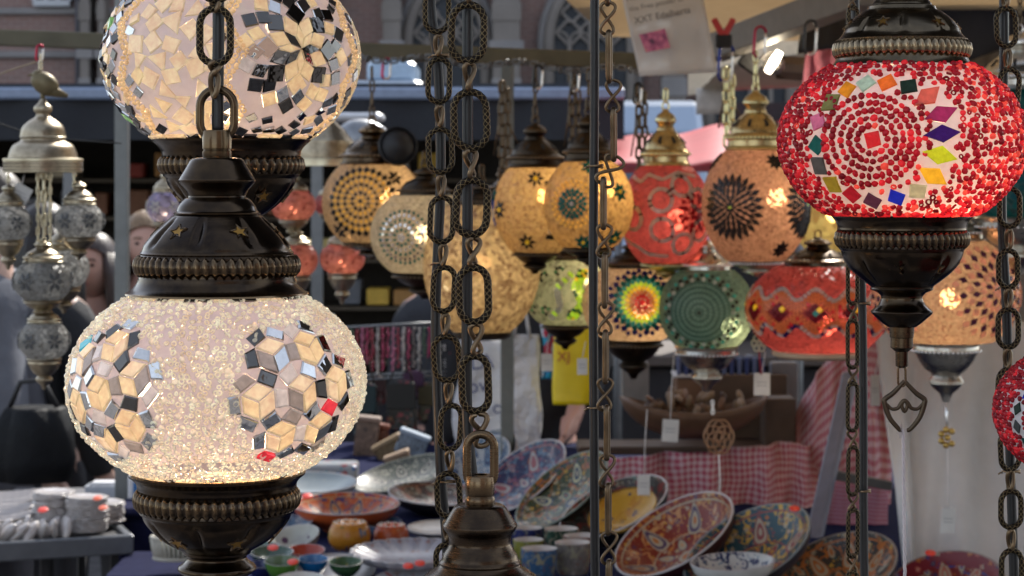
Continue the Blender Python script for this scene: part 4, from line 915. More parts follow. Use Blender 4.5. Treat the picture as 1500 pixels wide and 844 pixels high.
# dark tarpaulin at the right, then unseen sheets added overhead to block the sun
cloth('navy_tarpaulin', W(1180, 330, 5.6), W(1720, 330, 5.6), W(1180, -80, 5.6), W(1720, -80, 5.6), 30, 10, .02, TARP, 'dark navy tarpaulin wall behind the large red lamp', 'tarpaulin', seed=5)
cloth('black_tarpaulin', W(1168, 78, 4.7), W(1270, 62, 4.7), W(1178, 8, 4.72), W(1290, -20, 4.72), 10, 8, .012, plain((.01, .01, .013), .6), 'black tarpaulin bunched under the rafter', 'tarpaulin', seed=6, freq=2)
cloth('stall_shade_canopy', (-.35, 3.5, 2.26), (3.4, 3.5, 2.30), (-.35, 4.86, 2.26), (3.4, 4.86, 2.30), 24, 16, .01, CREAM, 'unseen cream canvas canopy added to shade the lamps of the stall', 'canopy', seed=8)  # out of view, placed to keep the sun off the hanging lamps
cloth('added_side_shade', (-.35, 4.88, 2.27), (.08, 4.88, 2.27), (-.35, 5.7, 2.30), (.08, 5.7, 2.30), 6, 8, .006, plain((.10, .09, .08), .8), 'unseen dark sheet added to block sun over the left end of the stall', 'canopy', seed=11)  # added out of frame so the sunflower lamp stays in shade
cloth('added_side_shade', (.03, 5.72, 2.345), (.30, 5.72, 2.345), (.03, 6.7, 2.36), (.30, 6.7, 2.36), 6, 8, .006, plain((.10, .09, .08), .8), 'narrow unseen dark sheet added to keep sun off the brown dish', 'canopy', seed=12)  # added above the frame, stops the sun hitting the brown dish
cloth('added_front_shade', (-.5, 1.5, 2.56), (3.0, 1.5, 2.58), (-.5, 3.4, 2.50), (3.0, 3.4, 2.52), 24, 16, .01, plain((.10, .09, .08), .8), 'unseen dark sheet added to keep sun off the large hanging lamps', 'canopy', seed=9)  # unseen sun blocker for the near lamps, also darkens reflections in their metal
# pink scarf on a brown pole, halogen lamp
bar('brown_pole', W(1135, 98, 5.0), W(1210, 104, 4.9), .04, .055, plain((.13, .09, .07), .6), 'brown round pole beside the lit halogen lamp', 'pole', bev=.018)
cloth('pink_cloth', W(1172, 150, 4.85), W(1222, 190, 4.85), W(1180, 78, 4.85), W(1222, 70, 4.85), 8, 8, .02, plain((.50, .16, .22), .8, var=.4, vs=80), 'pink lace cloth hanging by the edge of the large red lamp', 'cloth', seed=3, freq=2)
o = thing('halogen_lamp', 'lit halogen spotlight with a black bracket above the brass cap', 'spotlight', W(1120, 92, 4.8)); s = 4.8 / F
mb = MB(); mb.lathe([(2, -16), (14, -14), (15, 10), (13, 12), (12, 9)], 24, k=s, rot=Euler((R(75), 0, R(-30))).to_matrix()); mb.build('housing', plain((.35, .33, .3), .4, .6), o, (12 * s, 0, 0))
mb = MB(); mb.tube([Vector((-9, 0, -15)) * s, Vector((0, 0, 0)) * s, Vector((9, 0, 15)) * s], [5 * s, 7 * s, 5.4 * s], 10); mb.build('lit_tube', HALO, o, (11 * s, -18 * s, 0))
mb = MB(); mb.box((0, 0, 0), (34 * s, 12 * s, 26 * s), (0, R(35), 0), bev=.004); mb.build('bracket', BLACK, o, (-20 * s, 0, 0))
bulb_light(o, (11 * s, -26 * s, 0), .5, (1, .85, .6), .01)
# printed sign in its plastic sleeve
s = 4.3 / F; og = W(975, 55, 4.3); o = thing('hanging_sign', 'printed paper sign in a clear sleeve with a small pink photo, tilted at the top', 'sign', og)
L_ = lambda x, y, d=0: W(x, y, 4.3 + d) - og
SG = NT('paper_in_sleeve'); c0 = SG.mix(SG.noise(14, 3), (.70, .67, .64), (.82, .79, .76)); SG = SG.done(SG.mixs(.3, SG.bsdf(c0, .22, 0, SG.bump(SG.noise(9, 2), .5, .02), Coat_Weight=.4), SG.trl(c0)))
mb = MB()
def shp(u, v):
    a = Vector((905 + 32 * v, -30 + 142 * v)) * (1 - u) + Vector((1018 + 34 * v, -62 + 168 * v)) * u
    return L_(a.x, a.y, .008 * math.sin(u * 7 + v * 2) + .006 * math.sin(v * 9))
mb.sheet(shp, 16, 16); pp = mb.build('paper', SG, o); m_ = pp.modifiers.new('thickness', 'SOLIDIFY'); m_.thickness = .002
INK = plain((.10, .10, .11), .6)
def text(txt, size, loc, rot, parent, mat=INK, ext=.0004, name='lettering'):
    c = bpy.data.curves.new(name, 'FONT'); c.body = txt; c.size = size; c.extrude = ext; c.resolution_u = 3
    t_ = bpy.data.objects.new(name, c); col.objects.link(t_); dg = bpy.context.evaluated_depsgraph_get(); me = bpy.data.meshes.new_from_object(t_.evaluated_get(dg)); bpy.data.objects.remove(t_)
    me.materials.clear(); me.materials.append(mat); return link(name, me, parent, loc, rot=rot)
for tx, x, y, sz, ln in (('No. 1 bulb', 918, 2, .0135, 0), ('the Free pouder of Townsend', 923, 17, .0125, 0), ('XXT Edelherts', 930, 35, .0165, 0)): text(tx, sz * 1.15, L_(x, y, -.022), (R(90), R(-11.5), 0), o)
PH = NT('small_photo'); v_ = PH.noise(60, 4); PH = PH.done(PH.bsdf(PH.ramp(v_, [(.3, (.10, .01, .06)), (.45, (.45, .08, .20)), (.55, (.62, .16, .28)), (.7, (.60, .28, .12))]), .3))
mb = MB(); mb.prism([L_(936, 51, -.021), L_(946, 77, -.021), L_(982, 70, -.021), L_(974, 42, -.021)], (0, .002, 0)); mb.build('photo', PH, o)
# tags ----------------------------------------------------------------------------------------
def ptag(px, py, D, w_, h_, ystr, label, rz=0):
    s = D / F; o = thing('price_tag', label, 'price tag', W(px, py, D), 'white price tags on strings'); mb = MB(); mb.box((0, 0, 0), (w_ * s, 1.2 * s, h_ * s), (0, rz, 0), bev=.0006); mb.build('card', PAPER, o)
    for k in range(2): mb = MB(); mb.box((0, -1.0 * s, (3 - 5 * k) * s), (w_ * .6 * s, .4 * s, 1.1 * s), (0, rz, 0)); mb.build('print_line', plain((.35, .35, .36), .6), o)
    mb = MB(); mb.tube([Vector((0, 0, h_ / 2 * s)), Vector((2 * s, 0, (py - ystr) * .6 * s)), Vector((5 * s, 0, (py - ystr) * s))], .8 * s, 5); mb.build('string', STRING, o)
ptag(982, 631, 4.5, 24, 33, 520, 'white tag hanging in front of the driftwood bowl', .06); ptag(943, 711, 4.45, 18, 29, 600, 'white tag hanging against the black and yellow patterned plate'); ptag(1116, 563, 4.4, 24, 33, 515, 'white tag below the small cream medallion charm')
ptag(1389, 763, 3.55, 21, 37, 742, 'white tag hanging in front of the grey white cloth', .05); ptag(801, 531, 4.6, 17, 26, 480, 'white tag left of the yellow bag'); ptag(853, 537, 4.45, 15, 24, 500, 'small brownish tag over the yellow bag'); ptag(1282, 572, 4.8, 14, 46, 520, 'pale tag against the checked cloth below the large red lamp')
ptag(31, 285, 3.58, 26, 28, 255, 'crumpled white tag on the silver chandelier', .5)
s = 4.4 / F; o = thing('medallion_charm', 'cream openwork medallion charm hanging left of the wide red lamp', 'charm', W(1112, 503, 4.4))
for k in range(6):
    mb = MB(); mb.tube([Vector(((7 * math.cos(k * PI / 3) + 4.5 * math.cos(a)) * s, 0, (8 * math.sin(k * PI / 3) + 5 * math.sin(a)) * s)) for a in [2 * PI * i / 12 for i in range(12)]], 1.3 * s, 5, True, nrm=(0, 1, 0)); mb.build('petal_ring', plain((.62, .62, .48), .5), o)
mb = MB(); mb.tube([(0, 0, -12 * s), (3 * s, 0, -46 * s)], 1.6 * s, 5); mb.build('red_string', plain((.3, .02, .04), .7), o)
# ================================================================ small lamp chandeliers
def smalllamp(root, x, y, z, s, a, b, ck, cm, light=0, drop=44, lc=(1, .3, .2), capH=30, pat=None):
    """one little globe of a chandelier: part with sub-parts"""
    o = link('small_lamp', None, root, (x * s, y * s, z * s)); g = Globe(a, b, s)
    g.shell(-.95, .95, 36, 14).build('glass_globe', ck, o); rt = a * math.cos(.95)
    mb = MB(); mb.lathe([(q * rt * 1.15, b * .8 + h * capH) for q, h in CAPN], 32, k=s); mb.build('cap', cm, o, sharp=32)
    mb = MB(); mb.lathe([(q * rt * 1.15, -b * .8 + h * drop) for q, h in CUPN], 32, k=s); mb.build('cup', cm, o, sharp=32)
    if pat:
        m = MB()
        for p0 in [R(-35 + 60 * k + 11) for k in range(6)]:
            for i in range(6):
                an = 2 * PI * i / 6; P = [(yy * math.cos(an) - xx * math.sin(an), yy * math.sin(an) + xx * math.cos(an)) for xx, yy in rhomb(a * .15, a * .08)]
                g.tile(m, p0 + a * .2 * math.cos(an) / g.a, a * .2 * math.sin(an) / g.b, P, 1.5, inset=.06)
        m.build('star_tiles', pat, o, kind='stuff')
    if light:
        mb = MB(); mb.ball((0, 0, 0), 5 * s, 10, 6); mb.build('light_bulb', BULB, o, (0, -a * .3 * s, -b * .3 * s)); bulb_light(o, (0, -a * .3 * s, -b * .3 * s), light, lc, .008)
    return o
PEW = metal((.26, .215, .15), (.50, .43, .32), .34, 120)
SC = crackle((.58, .57, .53), (.80, .79, .74), 420, clear=.1, dark=(.62, .62, .6))
STAR = glass_tile((.11, .115, .12), 0, .2, .1, 0, .3)
D = 3.6; s = D / F; CH = thing('chandelier', 'silver chandelier with a pierced dome, bird finial and small white star lamps at the left', 'chandelier', W(63, 245, D))
mb = MB(); mb.lathe([(56, -8), (57, -7), (57, 8), (58, 9), (58, 12), (54, 13)] + smoothprof([(50, 14), (48, 22), (43, 32), (33, 38), (32, 42), (34, 44)], 3) + smoothprof([(33, 45), (30, 58), (20, 68), (12, 73), (10, 78), (13, 82), (13, 88), (7, 94), (4, 100)], 3), 64, k=s); mb.build('dome', PEW, CH, sharp=34)
mb = MB()
for i in range(96):
    a = 2 * PI * i / 96
    for j in range(3): mb.ball(Vector((57.2 * math.sin(a + j * .03), -57.2 * math.cos(a + j * .03), -4 + j * 4.5)) * s, 1.2 * s, 5, 3)
mb.build('pierced_band', plain((.08, .075, .07), .4, .5), CH, kind='stuff')
# the bird
mb = MB(); mb.ball(Vector((3, 0, 122)) * s, (23 * s, 13 * s, 16 * s), 18, 12, rot=Euler((0, R(35), 0)).to_matrix()); mb.ball(Vector((-8, 0, 134)) * s, 8.5 * s, 14, 10)
mb.tube([Vector(q) * s for q in ((-10, 0, 128), (2, 0, 120), (18, 0, 110), (36, 0, 104))], [8 * s, 11 * s, 8 * s, 3 * s], 10); mb.tube([Vector(q) * s for q in ((-14, 0, 136), (-24, 0, 134))], [3 * s, .4 * s], 6); mb.tube([Vector(q) * s for q in ((0, 0, 96), (-1, 0, 112))], [3 * s, 4 * s], 8)
mb.build('bird_finial', plain((.16, .13, .07), .45, .5, var=.3, vs=70), CH)
chain_part(CH, -4, 0, 142, 166, s, PEW, 6, 14, 1.3)
chain_part(CH, 3, -10, -122, 0, s, PEW, 10, 22, 1.8)
for i in range(3): chain_part(CH, 3 + 9 * (i - 1), -6, -118, 0, s, PEW, 6, 14, 1.4)
chain_part(CH, -46, -20, -22, -6, s, PEW, 6, 12, 1.3); chain_part(CH, 50, -20, -30, -6, s, PEW, 6, 12, 1.3)
smalllamp(CH, -46, -20, -81, s, 33, 30, SC, PEW, pat=STAR, capH=32); smalllamp(CH, 57, -20, -78, s, 36, 29, SC, PEW, pat=STAR, capH=34, drop=34)
smalllamp(CH, 2, -10, -166, s, 43, 34, SC, PEW, pat=STAR, capH=32, drop=26); smalllamp(CH, 4, -10, -253, s, 37, 32, SC, PEW, pat=STAR, capH=26, drop=46)
smalllamp(CH, 20, 50, -150, s, 38, 34, SC, PEW, capH=40, drop=40)
D = 5.2; s = D / F; RC = thing('chandelier', 'silver domed chandelier with small lit red globes behind the upper left lamp', 'chandelier', W(478, 215, D))
RCK = crackle((.55, .03, .04), (.75, .28, .26), 190, clear=.15, dark=(.55, .4, .4)); PEW2 = PEW
mb = MB(); mb.lathe([(44, -28), (46, -28), (46, -18), (44, -16), (44, -6), (40, 4), (40, 8), (30, 20), (28, 24), (14, 36), (8, 44), (8, 60), (2, 66)], 56, k=s); mb.build('dome', PEW, RC, sharp=34)
for x, z, a, b in ((-46, -85, 33, 26), (-41, -165, 31, 27), (25, -163, 33, 26)):
    smalllamp(RC, x, -20, z, s, a, b, RCK, PEW2, light=.10, capH=22, drop=26 if z > -100 else 46, lc=(1, .3, .25)); chain_part(RC, x, -20, z + b * .8 + 22, -30, s, PEW, 6, 12, 1.3) if z != -165 else None
smalllamp(RC, -4, 60, -85, s, 20, 17, RCK, PEW2, capH=14, drop=16)
o = thing('small_hanging_lamp', 'little blue flowered glass lamp with a silver cap beside the tent pole', 'hanging lamp', W(243, 303, 5.0)); s = 5 / F
smalllamp(o, 0, 0, 0, s, 28, 26, crackle((.05, .07, .35), (.35, .36, .55), 200, dark=(.5, .5, .6)), PEW, capH=30, drop=26, pat=WT, light=.05, lc=(.6, .6, 1))
chain_part(o, 0, 0, 48, 150, s, PEW, 6, 12, 1.3)

# ================================================================ THE TABLES
TZ = .93
NAVYC = plain((.012, .014, .045), .9, var=.35, bump=.4, bs=8, bd=.02, Specular_IOR_Level=.08)
o = thing('display_table', 'long display table covered by a dark navy cloth, carrying the painted bowls', 'table', (.35, 5.2, 0))
mb = MB(); mb.box((.37, -.05, TZ - .02), (2.76, 2.9, .03), bev=.006); mb.build('table_top', plain((.010, .013, .05), .9, Specular_IOR_Level=.08), o)
def skirt(u, v):
    x = -1.01 + 2.76 * u; return Vector((x, -1.51 + .02 * math.sin(u * 60) + .01 * math.sin(u * 143), (TZ - .01) * v + .02))
mb = MB(); mb.sheet(skirt, 120, 4); mb.build('front_cloth', NAVYC, o)
def skirt2(u, v): return Vector((-1.015 - .015 * math.sin(u * 40) - .03 * (1 - v), -1.5 + 2.9 * u, (TZ - .01) * v + .02))
mb = MB(); mb.sheet(skirt2, 90, 4); mb.build('side_cloth', NAVYC, o)
for x in (-.95, 1.65):
    for y in (-1.4, 1.3): mb = MB(); mb.tube([(x, y, 0), (x, y, TZ - .04)], .02, 8); mb.build('leg', STEEL, o)
# dishes ---------------------------------------------------------------------------------------
def pot_mat(base, pal, scale=30, rim=None, dot=.30, centre=None, R0=None, rr=.12, mode='flower', bandcol=None):
    t = NT('painted_glaze'); v = t.voro(scale); co = t.coord()
    sub = t.n('ShaderNodeVectorMath', operation='SUBTRACT'); mv = t.n('ShaderNodeVectorMath', operation='SCALE'); t.l(co, mv.inputs[0]); mv.inputs['Scale'].default_value = scale
    t.l(mv.outputs[0], sub.inputs[0]); ps = t.n('ShaderNodeVectorMath', operation='SCALE'); t.l(v.outputs['Position'], ps.inputs[0]); ps.inputs['Scale'].default_value = 1.0
    # voronoi position comes back in texture units divided by scale
    sb2 = t.n('ShaderNodeVectorMath', operation='SUBTRACT'); t.l(co, sb2.inputs[0]); t.l(v.outputs['Position'], sb2.inputs[1])
    s3 = t.n('ShaderNodeSeparateXYZ'); t.l(sb2.outputs[0], s3.inputs[0]); ang = t.math('ARCTAN2', s3.outputs[1], s3.outputs[0])
    cs = t.n('ShaderNodeSeparateColor'); t.l(v.outputs['Color'], cs.inputs[0])
    pet = t.math('MULTIPLY', t.math('COSINE', t.math('ADD', t.math('MULTIPLY', ang, 5), t.math('MULTIPLY', cs.outputs[1], 6))), .10)
    d = v.outputs['Distance']; lim = t.math('ADD', dot, pet)
    fl = t.math('LESS_THAN', d, lim); core = t.math('LESS_THAN', d, dot * .36)
    n = len(pal); pc = t.ramp(cs.outputs[0], [(i / n, pal[i]) for i in range(n)], 'CONSTANT')
    v2 = t.voro(scale * 2.7); c2 = t.n('ShaderNodeSeparateColor'); t.l(v2.outputs['Color'], c2.inputs[0])
    pc2 = t.ramp(c2.outputs[0], [(i / n, pal[(i + 2) % n]) for i in range(n)], 'CONSTANT'); f2 = t.math('MULTIPLY', t.math('LESS_THAN', v2.outputs['Distance'], .33), t.math('GREATER_THAN', c2.outputs[1], .5))
    c = t.mix(f2, base, pc2); c = t.mix(fl, c, pc); c = t.mix(t.math('MULTIPLY', core, fl), c, pal[-1])
    ln = t.math('MULTIPLY', t.math('LESS_THAN', t.math('ABSOLUTE', t.math('SUBTRACT', t.noise(scale * .35, 2), .5)), .018), t.math('SUBTRACT', 1, fl))
    c = t.mix(ln, c, pal[1])
    if R0:
        sx = t.n('ShaderNodeSeparateXYZ'); t.l(co, sx.inputs[0]); rad = t.math('DIVIDE', t.math('SQRT', t.math('ADD', t.math('POWER', sx.outputs[0], 2), t.math('POWER', sx.outputs[1], 2))), R0)
        th = t.math('ARCTAN2', sx.outputs[1], sx.outputs[0])
        if centre:     # painted tulips set round the bowl, and a rosette in the middle
            def motif(c, nn, r0, half, cols, ph):
                f = t.math('SUBTRACT', t.math('FRACT', t.math('ADD', t.math('MULTIPLY', th, nn / (2 * PI)), ph)), .5)
                sx_ = t.math('MULTIPLY', t.math('MULTIPLY', f, 2 * PI / nn), rad); sy_ = t.math('SUBTRACT', rad, r0)
                tap = t.math('ADD', .62, t.math('MULTIPLY', sy_, -1.3)); q = t.math('DIVIDE', sx_, tap)
                dd_ = t.math('SQRT', t.math('ADD', t.math('POWER', t.math('DIVIDE', q, half * .85), 2), t.math('POWER', t.math('DIVIDE', sy_, half), 2)))
                for lim_, cc_ in zip((1.0, .84, .56, .26), cols): c = t.mix(t.math('LESS_THAN', dd_, lim_), c, cc_)
                return c
            k1, k2, nn = centre
            c = motif(c, nn, .68, .21, (k2, k1, k2, pal[0]), 0); c = motif(c, nn, .80, .09, (k1, pal[0], pal[1], k2), .5)
            c = motif(c, nn, .34, .14, (k1, pal[2], k2, pal[1]), .5)
            c = t.mix(t.math('LESS_THAN', rad, .13), c, k2); c = t.mix(t.math('LESS_THAN', rad, .07), c, pal[0])
            for rr_ in (.905, .50): c = t.mix(t.math('LESS_THAN', t.math('ABSOLUTE', t.math('SUBTRACT', rad, rr_)), .009), c, k2)
        if bandcol: c = t.mix(t.math('MULTIPLY', t.math('GREATER_THAN', rad, .8), t.math('SUBTRACT', 1, fl)), c, bandcol)
        if rim: c = t.mix(t.math('GREATER_THAN', rad, 1 - rr * .5), c, rim)
    c = t.mix(.28, c, (0, 0, 0))
    return t.done(t.bsdf(c, .28, 0, t.bump(t.noise(70, 3), .08, .002), Specular_IOR_Level=.35))
def dish(name, label, cat, cx, cy, D, rpx, ratio, ang, depth, inner, outer, group='painted bowls and dishes on the table', rimw=.03, lip=0, scal=0, foot=True):
    """a round dish; ratio/ang give how its mouth is turned (minor over major axis, tilt of the long axis)"""
    s = D / F; c = W(cx, cy, D); v = -(c - Vector((0, 0, CZ))).normalized(); a = R(ang)
    up = Vector((-math.sin(a), 0, math.cos(a))); up = (up - v * up.dot(v)).normalized(); n = v * ratio + up * math.sqrt(1 - ratio ** 2)
    q = n.to_track_quat('Z', 'X'); o = thing(name, label, cat, c, group); o.rotation_mode = 'QUATERNION'; o.rotation_quaternion = q
    r = rpx * s; dp = depth * r * 1.3
    ip = [(r * .97, -.004 * r)] + smoothprof([(r * .955, -.02 * r), (r * .8, -dp * .42), (r * .55, -dp * .8), (r * .28, -dp * .97), (.001, -dp)], 5)
    mod = (lambda aa, rr, z: 1 + (scal * .03 * abs(math.sin(aa * scal * 4)) if rr > r * .6 else 0)) if scal else None
    mb = MB(); mb.lathe(ip, 72, mod=mod); mb.build('painted_bowl', inner, o)
    th = max(.055 * r, .004)
    op = smoothprof([(r, -.012 * r), (r * .9, -dp * .35 - th), (r * .62, -dp * .8 - th), (r * .42, -dp - th)], 5) + ([(r * .42, -dp - th * 2.2), (r * .37, -dp - th * 2.2), (r * .36, -dp - th)] if foot else []) + [(.001, -dp - th)]
    mb = MB(); mb.lathe(op, 72, mod=mod); mb.build('outside', outer, o)
    mb = MB(); mb.lathe([(r * .968, -.005 * r), (r * .975, .004 * r), (r * .992, .004 * r), (r * 1.003, -.006 * r), (r * 1.0, -.016 * r)], 72, mod=mod); mb.build('rim', RIMW if lip == 0 else lip, o)
    return o
RIMW = plain((.45, .43, .44), .3); RIMB = plain((.06, .07, .08), .3)
RD = (.30, .03, .02); CR = (.46, .40, .29); OR = (.52, .17, .04); NV = (.03, .04, .12); TL = (.04, .14, .15); GN = (.08, .14, .06); YL = (.70, .42, .05); BKK = (.03, .03, .03); PK = (.40, .14, .16); LB = (.13, .22, .34); WHT = (.5, .5, .48)
def rp(px, D): return px * D / F
def PL(base, pal, cen, D, rpx, sc_=None, band=None, rim=None): return pot_mat(base, pal, (sc_ or 34) * 1.45, rim, centre=cen, R0=rp(rpx, D), bandcol=band)
dish('bowl', 'deep red bowl with orange and cream tulips, leaning at the front right', 'bowl', 986, 781, 4.3, 98, .45, 30, .34, PL((.24, .03, .018), [OR, (.62, .30, .12), CR, (.10, .05, .12), RD, YL], ((.10, .06, .13), CR, 6), 4.3, 98, 40), plain((.05, .015, .018), .3))
dish('bowl', 'teal blue bowl with red and yellow flowers and a red sticker', 'bowl', 1093, 800, 4.15, 102, .48, 28, .3, PL((.03, .09, .12), [CR, YL, (.28, .05, .06), OR, NV, (.5, .35, .25)], (CR, (.3, .06, .06), 5), 4.15, 102, 44), plain((.03, .035, .05), .3), lip=plain((.16, .19, .20), .3))
dish('bowl', 'small white bowl with blue leaves resting in front of the teal bowl', 'bowl', 1073, 822, 4.0, 62, .22, 3, .42, pot_mat((.60, .60, .58), [(.08, .09, .25), NV, (.5, .5, .5), (.1, .2, .3)], 52), plain((.55, .55, .52), .3))
dish('bowl', 'black bowl with big white flowers behind the narrow chain, at the bottom right', 'bowl', 1222, 835, 4.05, 96, .52, 22, .3, PL((.06, .05, .045), [CR, OR, (.55, .2, .06), CR, TL, YL], (CR, OR, 8), 4.05, 96, 42), plain((.02, .02, .02), .3), lip=plain((.20, .18, .16), .3))
dish('bowl', 'dark red bowl with blue and cream flowers, cut by the bottom edge', 'bowl', 1385, 860, 3.95, 88, .60, 12, .3, PL((.20, .02, .02), [CR, (.04, .06, .25), OR, (.5, .15, .12), NV, CR], (CR, (.5, .15, .1), 8), 3.95, 88, 42, band=(.22, .02, .03)), plain((.05, .02, .02), .3), lip=plain((.22, .16, .15), .3))
dish('bowl', 'black and white flowered bowl with a yellow half, behind the slim cord', 'bowl', 898, 741, 4.7, 86, .40, 24, .36, PL((.08, .07, .065), [CR, (.35, .06, .05), (.15, .25, .22), CR, (.3, .3, .28)], None, 4.7, 86, 40), plain((.02, .02, .02), .3))
o = thing('bowl', 'yellow glazed bowl nested in the black and white one', 'bowl', W(912, 748, 4.64), 'painted bowls and dishes on the table')
c_ = W(912, 748, 4.64); v_ = -(c_ - Vector((0, 0, CZ))).normalized(); up_ = Vector((-math.sin(R(22)), 0, math.cos(R(22)))); o.rotation_mode = 'QUATERNION'; o.rotation_quaternion = (v_ * .42 + up_ * .9).to_track_quat('Z', 'X')
mb = MB(); r_ = rp(52, 4.64); mb.lathe(smoothprof([(r_, 0), (r_ * .8, -.12 * r_), (r_ * .4, -.26 * r_), (.001, -.3 * r_)], 4) + smoothprof([(.001, -.33 * r_), (r_ * .5, -.29 * r_), (r_ * .9, -.12 * r_), (r_ * 1.02, 0), (r_, .004)], 4), 56); mb.build('glazed_bowl', pot_mat((.62, .34, .04), [(.72, .42, .06), (.55, .25, .03), NV, (.68, .38, .05)], 30), o)
dish('bowl', 'olive green bowl with cream tulips and small red flowers, leaning left of the slim cord', 'bowl', 822, 717, 4.85, 82, .42, 38, .25, PL((.055, .075, .035), [CR, OR, (.12, .2, .12), YL, (.35, .08, .06), CR], ((.60, .58, .36), (.05, .08, .14), 5), 4.85, 82, 40), plain((.02, .02, .015), .3), lip=plain((.20, .24, .20), .3))
dish('bowl', 'dark blue bowl with pink and pale blue tulips, standing behind the olive green one', 'bowl', 762, 697, 5.05, 78, .45, 36, .28, PL((.04, .045, .12), [PK, LB, (.5, .45, .42), (.35, .08, .14), OR, LB], ((.45, .5, .5), PK, 5), 5.05, 78, 38), plain((.02, .02, .05), .3))
dish('bowl', 'white bowl with blue and black bands leaning far back behind the centre chains', 'bowl', 708, 672, 5.4, 58, .55, 40, .45, PL((.55, .55, .53), [NV, (.1, .2, .35), (.5, .5, .5), (.05, .05, .05)], (NV, (.1, .2, .4), 9), 5.4, 58, 50), plain((.45, .45, .45), .3))
dish('bowl', 'white and blue bowl nested under the banded one behind the centre chains', 'bowl', 690, 684, 5.35, 66, .5, 36, .4, PL((.45, .47, .5), [NV, LB, (.5, .5, .5)], (NV, LB, 8), 5.35, 66, 40), plain((.4, .4, .42), .3))
dish('dish', 'bright orange dish with blue palmettes on the sunny side of the table', 'dish', 507, 737, 4.95, 79, .21, 0, .30, PL((.52, .10, .02), [(.60, .16, .03), (.08, .05, .15), (.55, .12, .03), (.6, .3, .15), (.5, .05, .02)], ((.07, .05, .14), (.5, .3, .15), 10), 4.95, 79, 34), plain((.42, .08, .02), .3), lip=plain((.30, .25, .24), .3))
dish('dish', 'grey green leaf patterned dish leaning behind the orange dish', 'dish', 593, 692, 5.5, 78, .27, 14, .2, PL((.10, .11, .085), [(.36, .36, .28), (.2, .2, .15), (.42, .40, .32), BKK], ((.4, .38, .3), BKK, 8), 5.5, 78, 60), plain((.05, .05, .04), .3), lip=plain((.25, .26, .22), .3))
dish('dish', 'dark brown flowered dish beside the first centre cord', 'dish', 640, 722, 5.2, 72, .24, -3, .25, PL((.09, .06, .05), [(.4, .12, .06), (.35, .33, .25), (.2, .1, .05), (.4, .38, .33)], ((.38, .3, .2), (.3, .08, .04), 6), 5.2, 72, 44), plain((.018, .015, .015), .3))
dish('dish', 'wide pale blue dish half behind the lower left lamp', 'dish', 448, 706, 5.3, 76, .20, 0, .25, pot_mat((.38, .44, .47), [(.40, .46, .48), (.36, .42, .45), (.42, .47, .48)], 20), plain((.34, .38, .40), .3))
dish('platter', 'bumpy white platter with an orange flower ring at the bottom left of the centre chains', 'platter', 606, 806, 4.35, 87, .20, 0, .16, pot_mat((.32, .32, .38), [(.26, .25, .32), (.33, .33, .37), (.28, .09, .06), (.2, .2, .28)], 60), plain((.30, .30, .34), .3), scal=3)
dish('platter', 'small grey saucer with a beige centre beside the first centre cord', 'platter', 640, 772, 4.8, 44, .24, 0, .14, plain((.42, .38, .33), .3), plain((.3, .29, .28), .3))
dish('platter', 'white oval dish with red stickers cut by the bottom edge below the bumpy platter', 'platter', 610, 838, 4.2, 66, .2, 10, .2, pot_mat((.55, .55, .57), [(.4, .4, .5), (.5, .1, .08), (.55, .55, .55), (.3, .18, .12)], 30), plain((.5, .5, .5), .3))
dish('platter', 'long grey tray with small bowls on it, bottom left of the table', 'platter', 478, 836, 4.35, 74, .34, 4, .06, plain((.36, .35, .34), .3), plain((.3, .3, .3), .3))
dish('bowl', 'white and purple bowl with a sunlit rim behind the small red bowl', 'bowl', 430, 786, 4.65, 38, .42, 14, .5, pot_mat((.55, .56, .52), [(.10, .05, .12), (.5, .5, .48), (.15, .25, .08), (.45, .45, .45)], 16), plain((.4, .4, .4), .3))
def sbowl(label, cx, cy, D, r, h, colr, inn, grp='small glazed bowls on the grey tray'): return dish('small_bowl', label, 'bowl', cx, cy, D, r, .30, 0, h, inn, plain(colr, .2, Coat_Weight=.6), grp, foot=False)
sbowl('small green bowl with an orange rim and a red sticker', 413, 821, 4.22, 26, .75, (.08, .20, .03), plain((.10, .16, .08), .25)); sbowl('small bright blue bowl right of the green one', 459, 818, 4.26, 22, .8, (.01, .12, .32), plain((.02, .13, .3), .25))
sbowl('small red bowl behind the blue one', 448, 805, 4.42, 28, .5, (.38, .04, .02), plain((.34, .05, .03), .25)); sbowl('small dark green bowl with a yellow lip', 506, 822, 4.25, 25, .6, (.03, .08, .03), pot_mat((.05, .12, .06), [(.3, .35, .28), GN, (.5, .35, .05)], 60)); sbowl('small navy bowl with a white band behind the tray', 428, 763, 4.85, 30, .55, (.02, .04, .14), pot_mat((.25, .28, .35), [NV, LB, WHT], 50))
sbowl('small teal bowl at the edge of the bronze cup', 386, 800, 4.5, 24, .7, (.05, .12, .12), plain((.1, .16, .15), .25)); sbowl('small black green dish with a red sticker', 398, 808, 4.38, 32, .35, (.02, .05, .04), plain((.05, .09, .07), .25)); sbowl('pale blue bowl behind the red orange pot', 560, 764, 4.9, 28, .6, (.10, .18, .32), plain((.1, .2, .35), .25)); sbowl('small white bowl cut by the bottom edge', 440, 848, 4.12, 36, .5, (.5, .5, .5), plain((.5, .5, .48), .25)); sbowl('dark navy bowl at the left end of the tray', 383, 826, 4.3, 20, .8, (.015, .02, .09), plain((.02, .03, .12), .25))
def stick(o_px, D, lab, c=(.75, .05, .03), w_=8):
    s = D / F; mb = MB(); mb.lathe([(.1, 1.2), (w_ * .8, 1.1), (w_, .3), (w_, 0)], 18, k=s); o = mb.build('price_sticker', plain(c, .4), None, W(*o_px, D), rot=(R(25), 0, 0)); tag(o, lab, 'sticker', 'red price stickers')
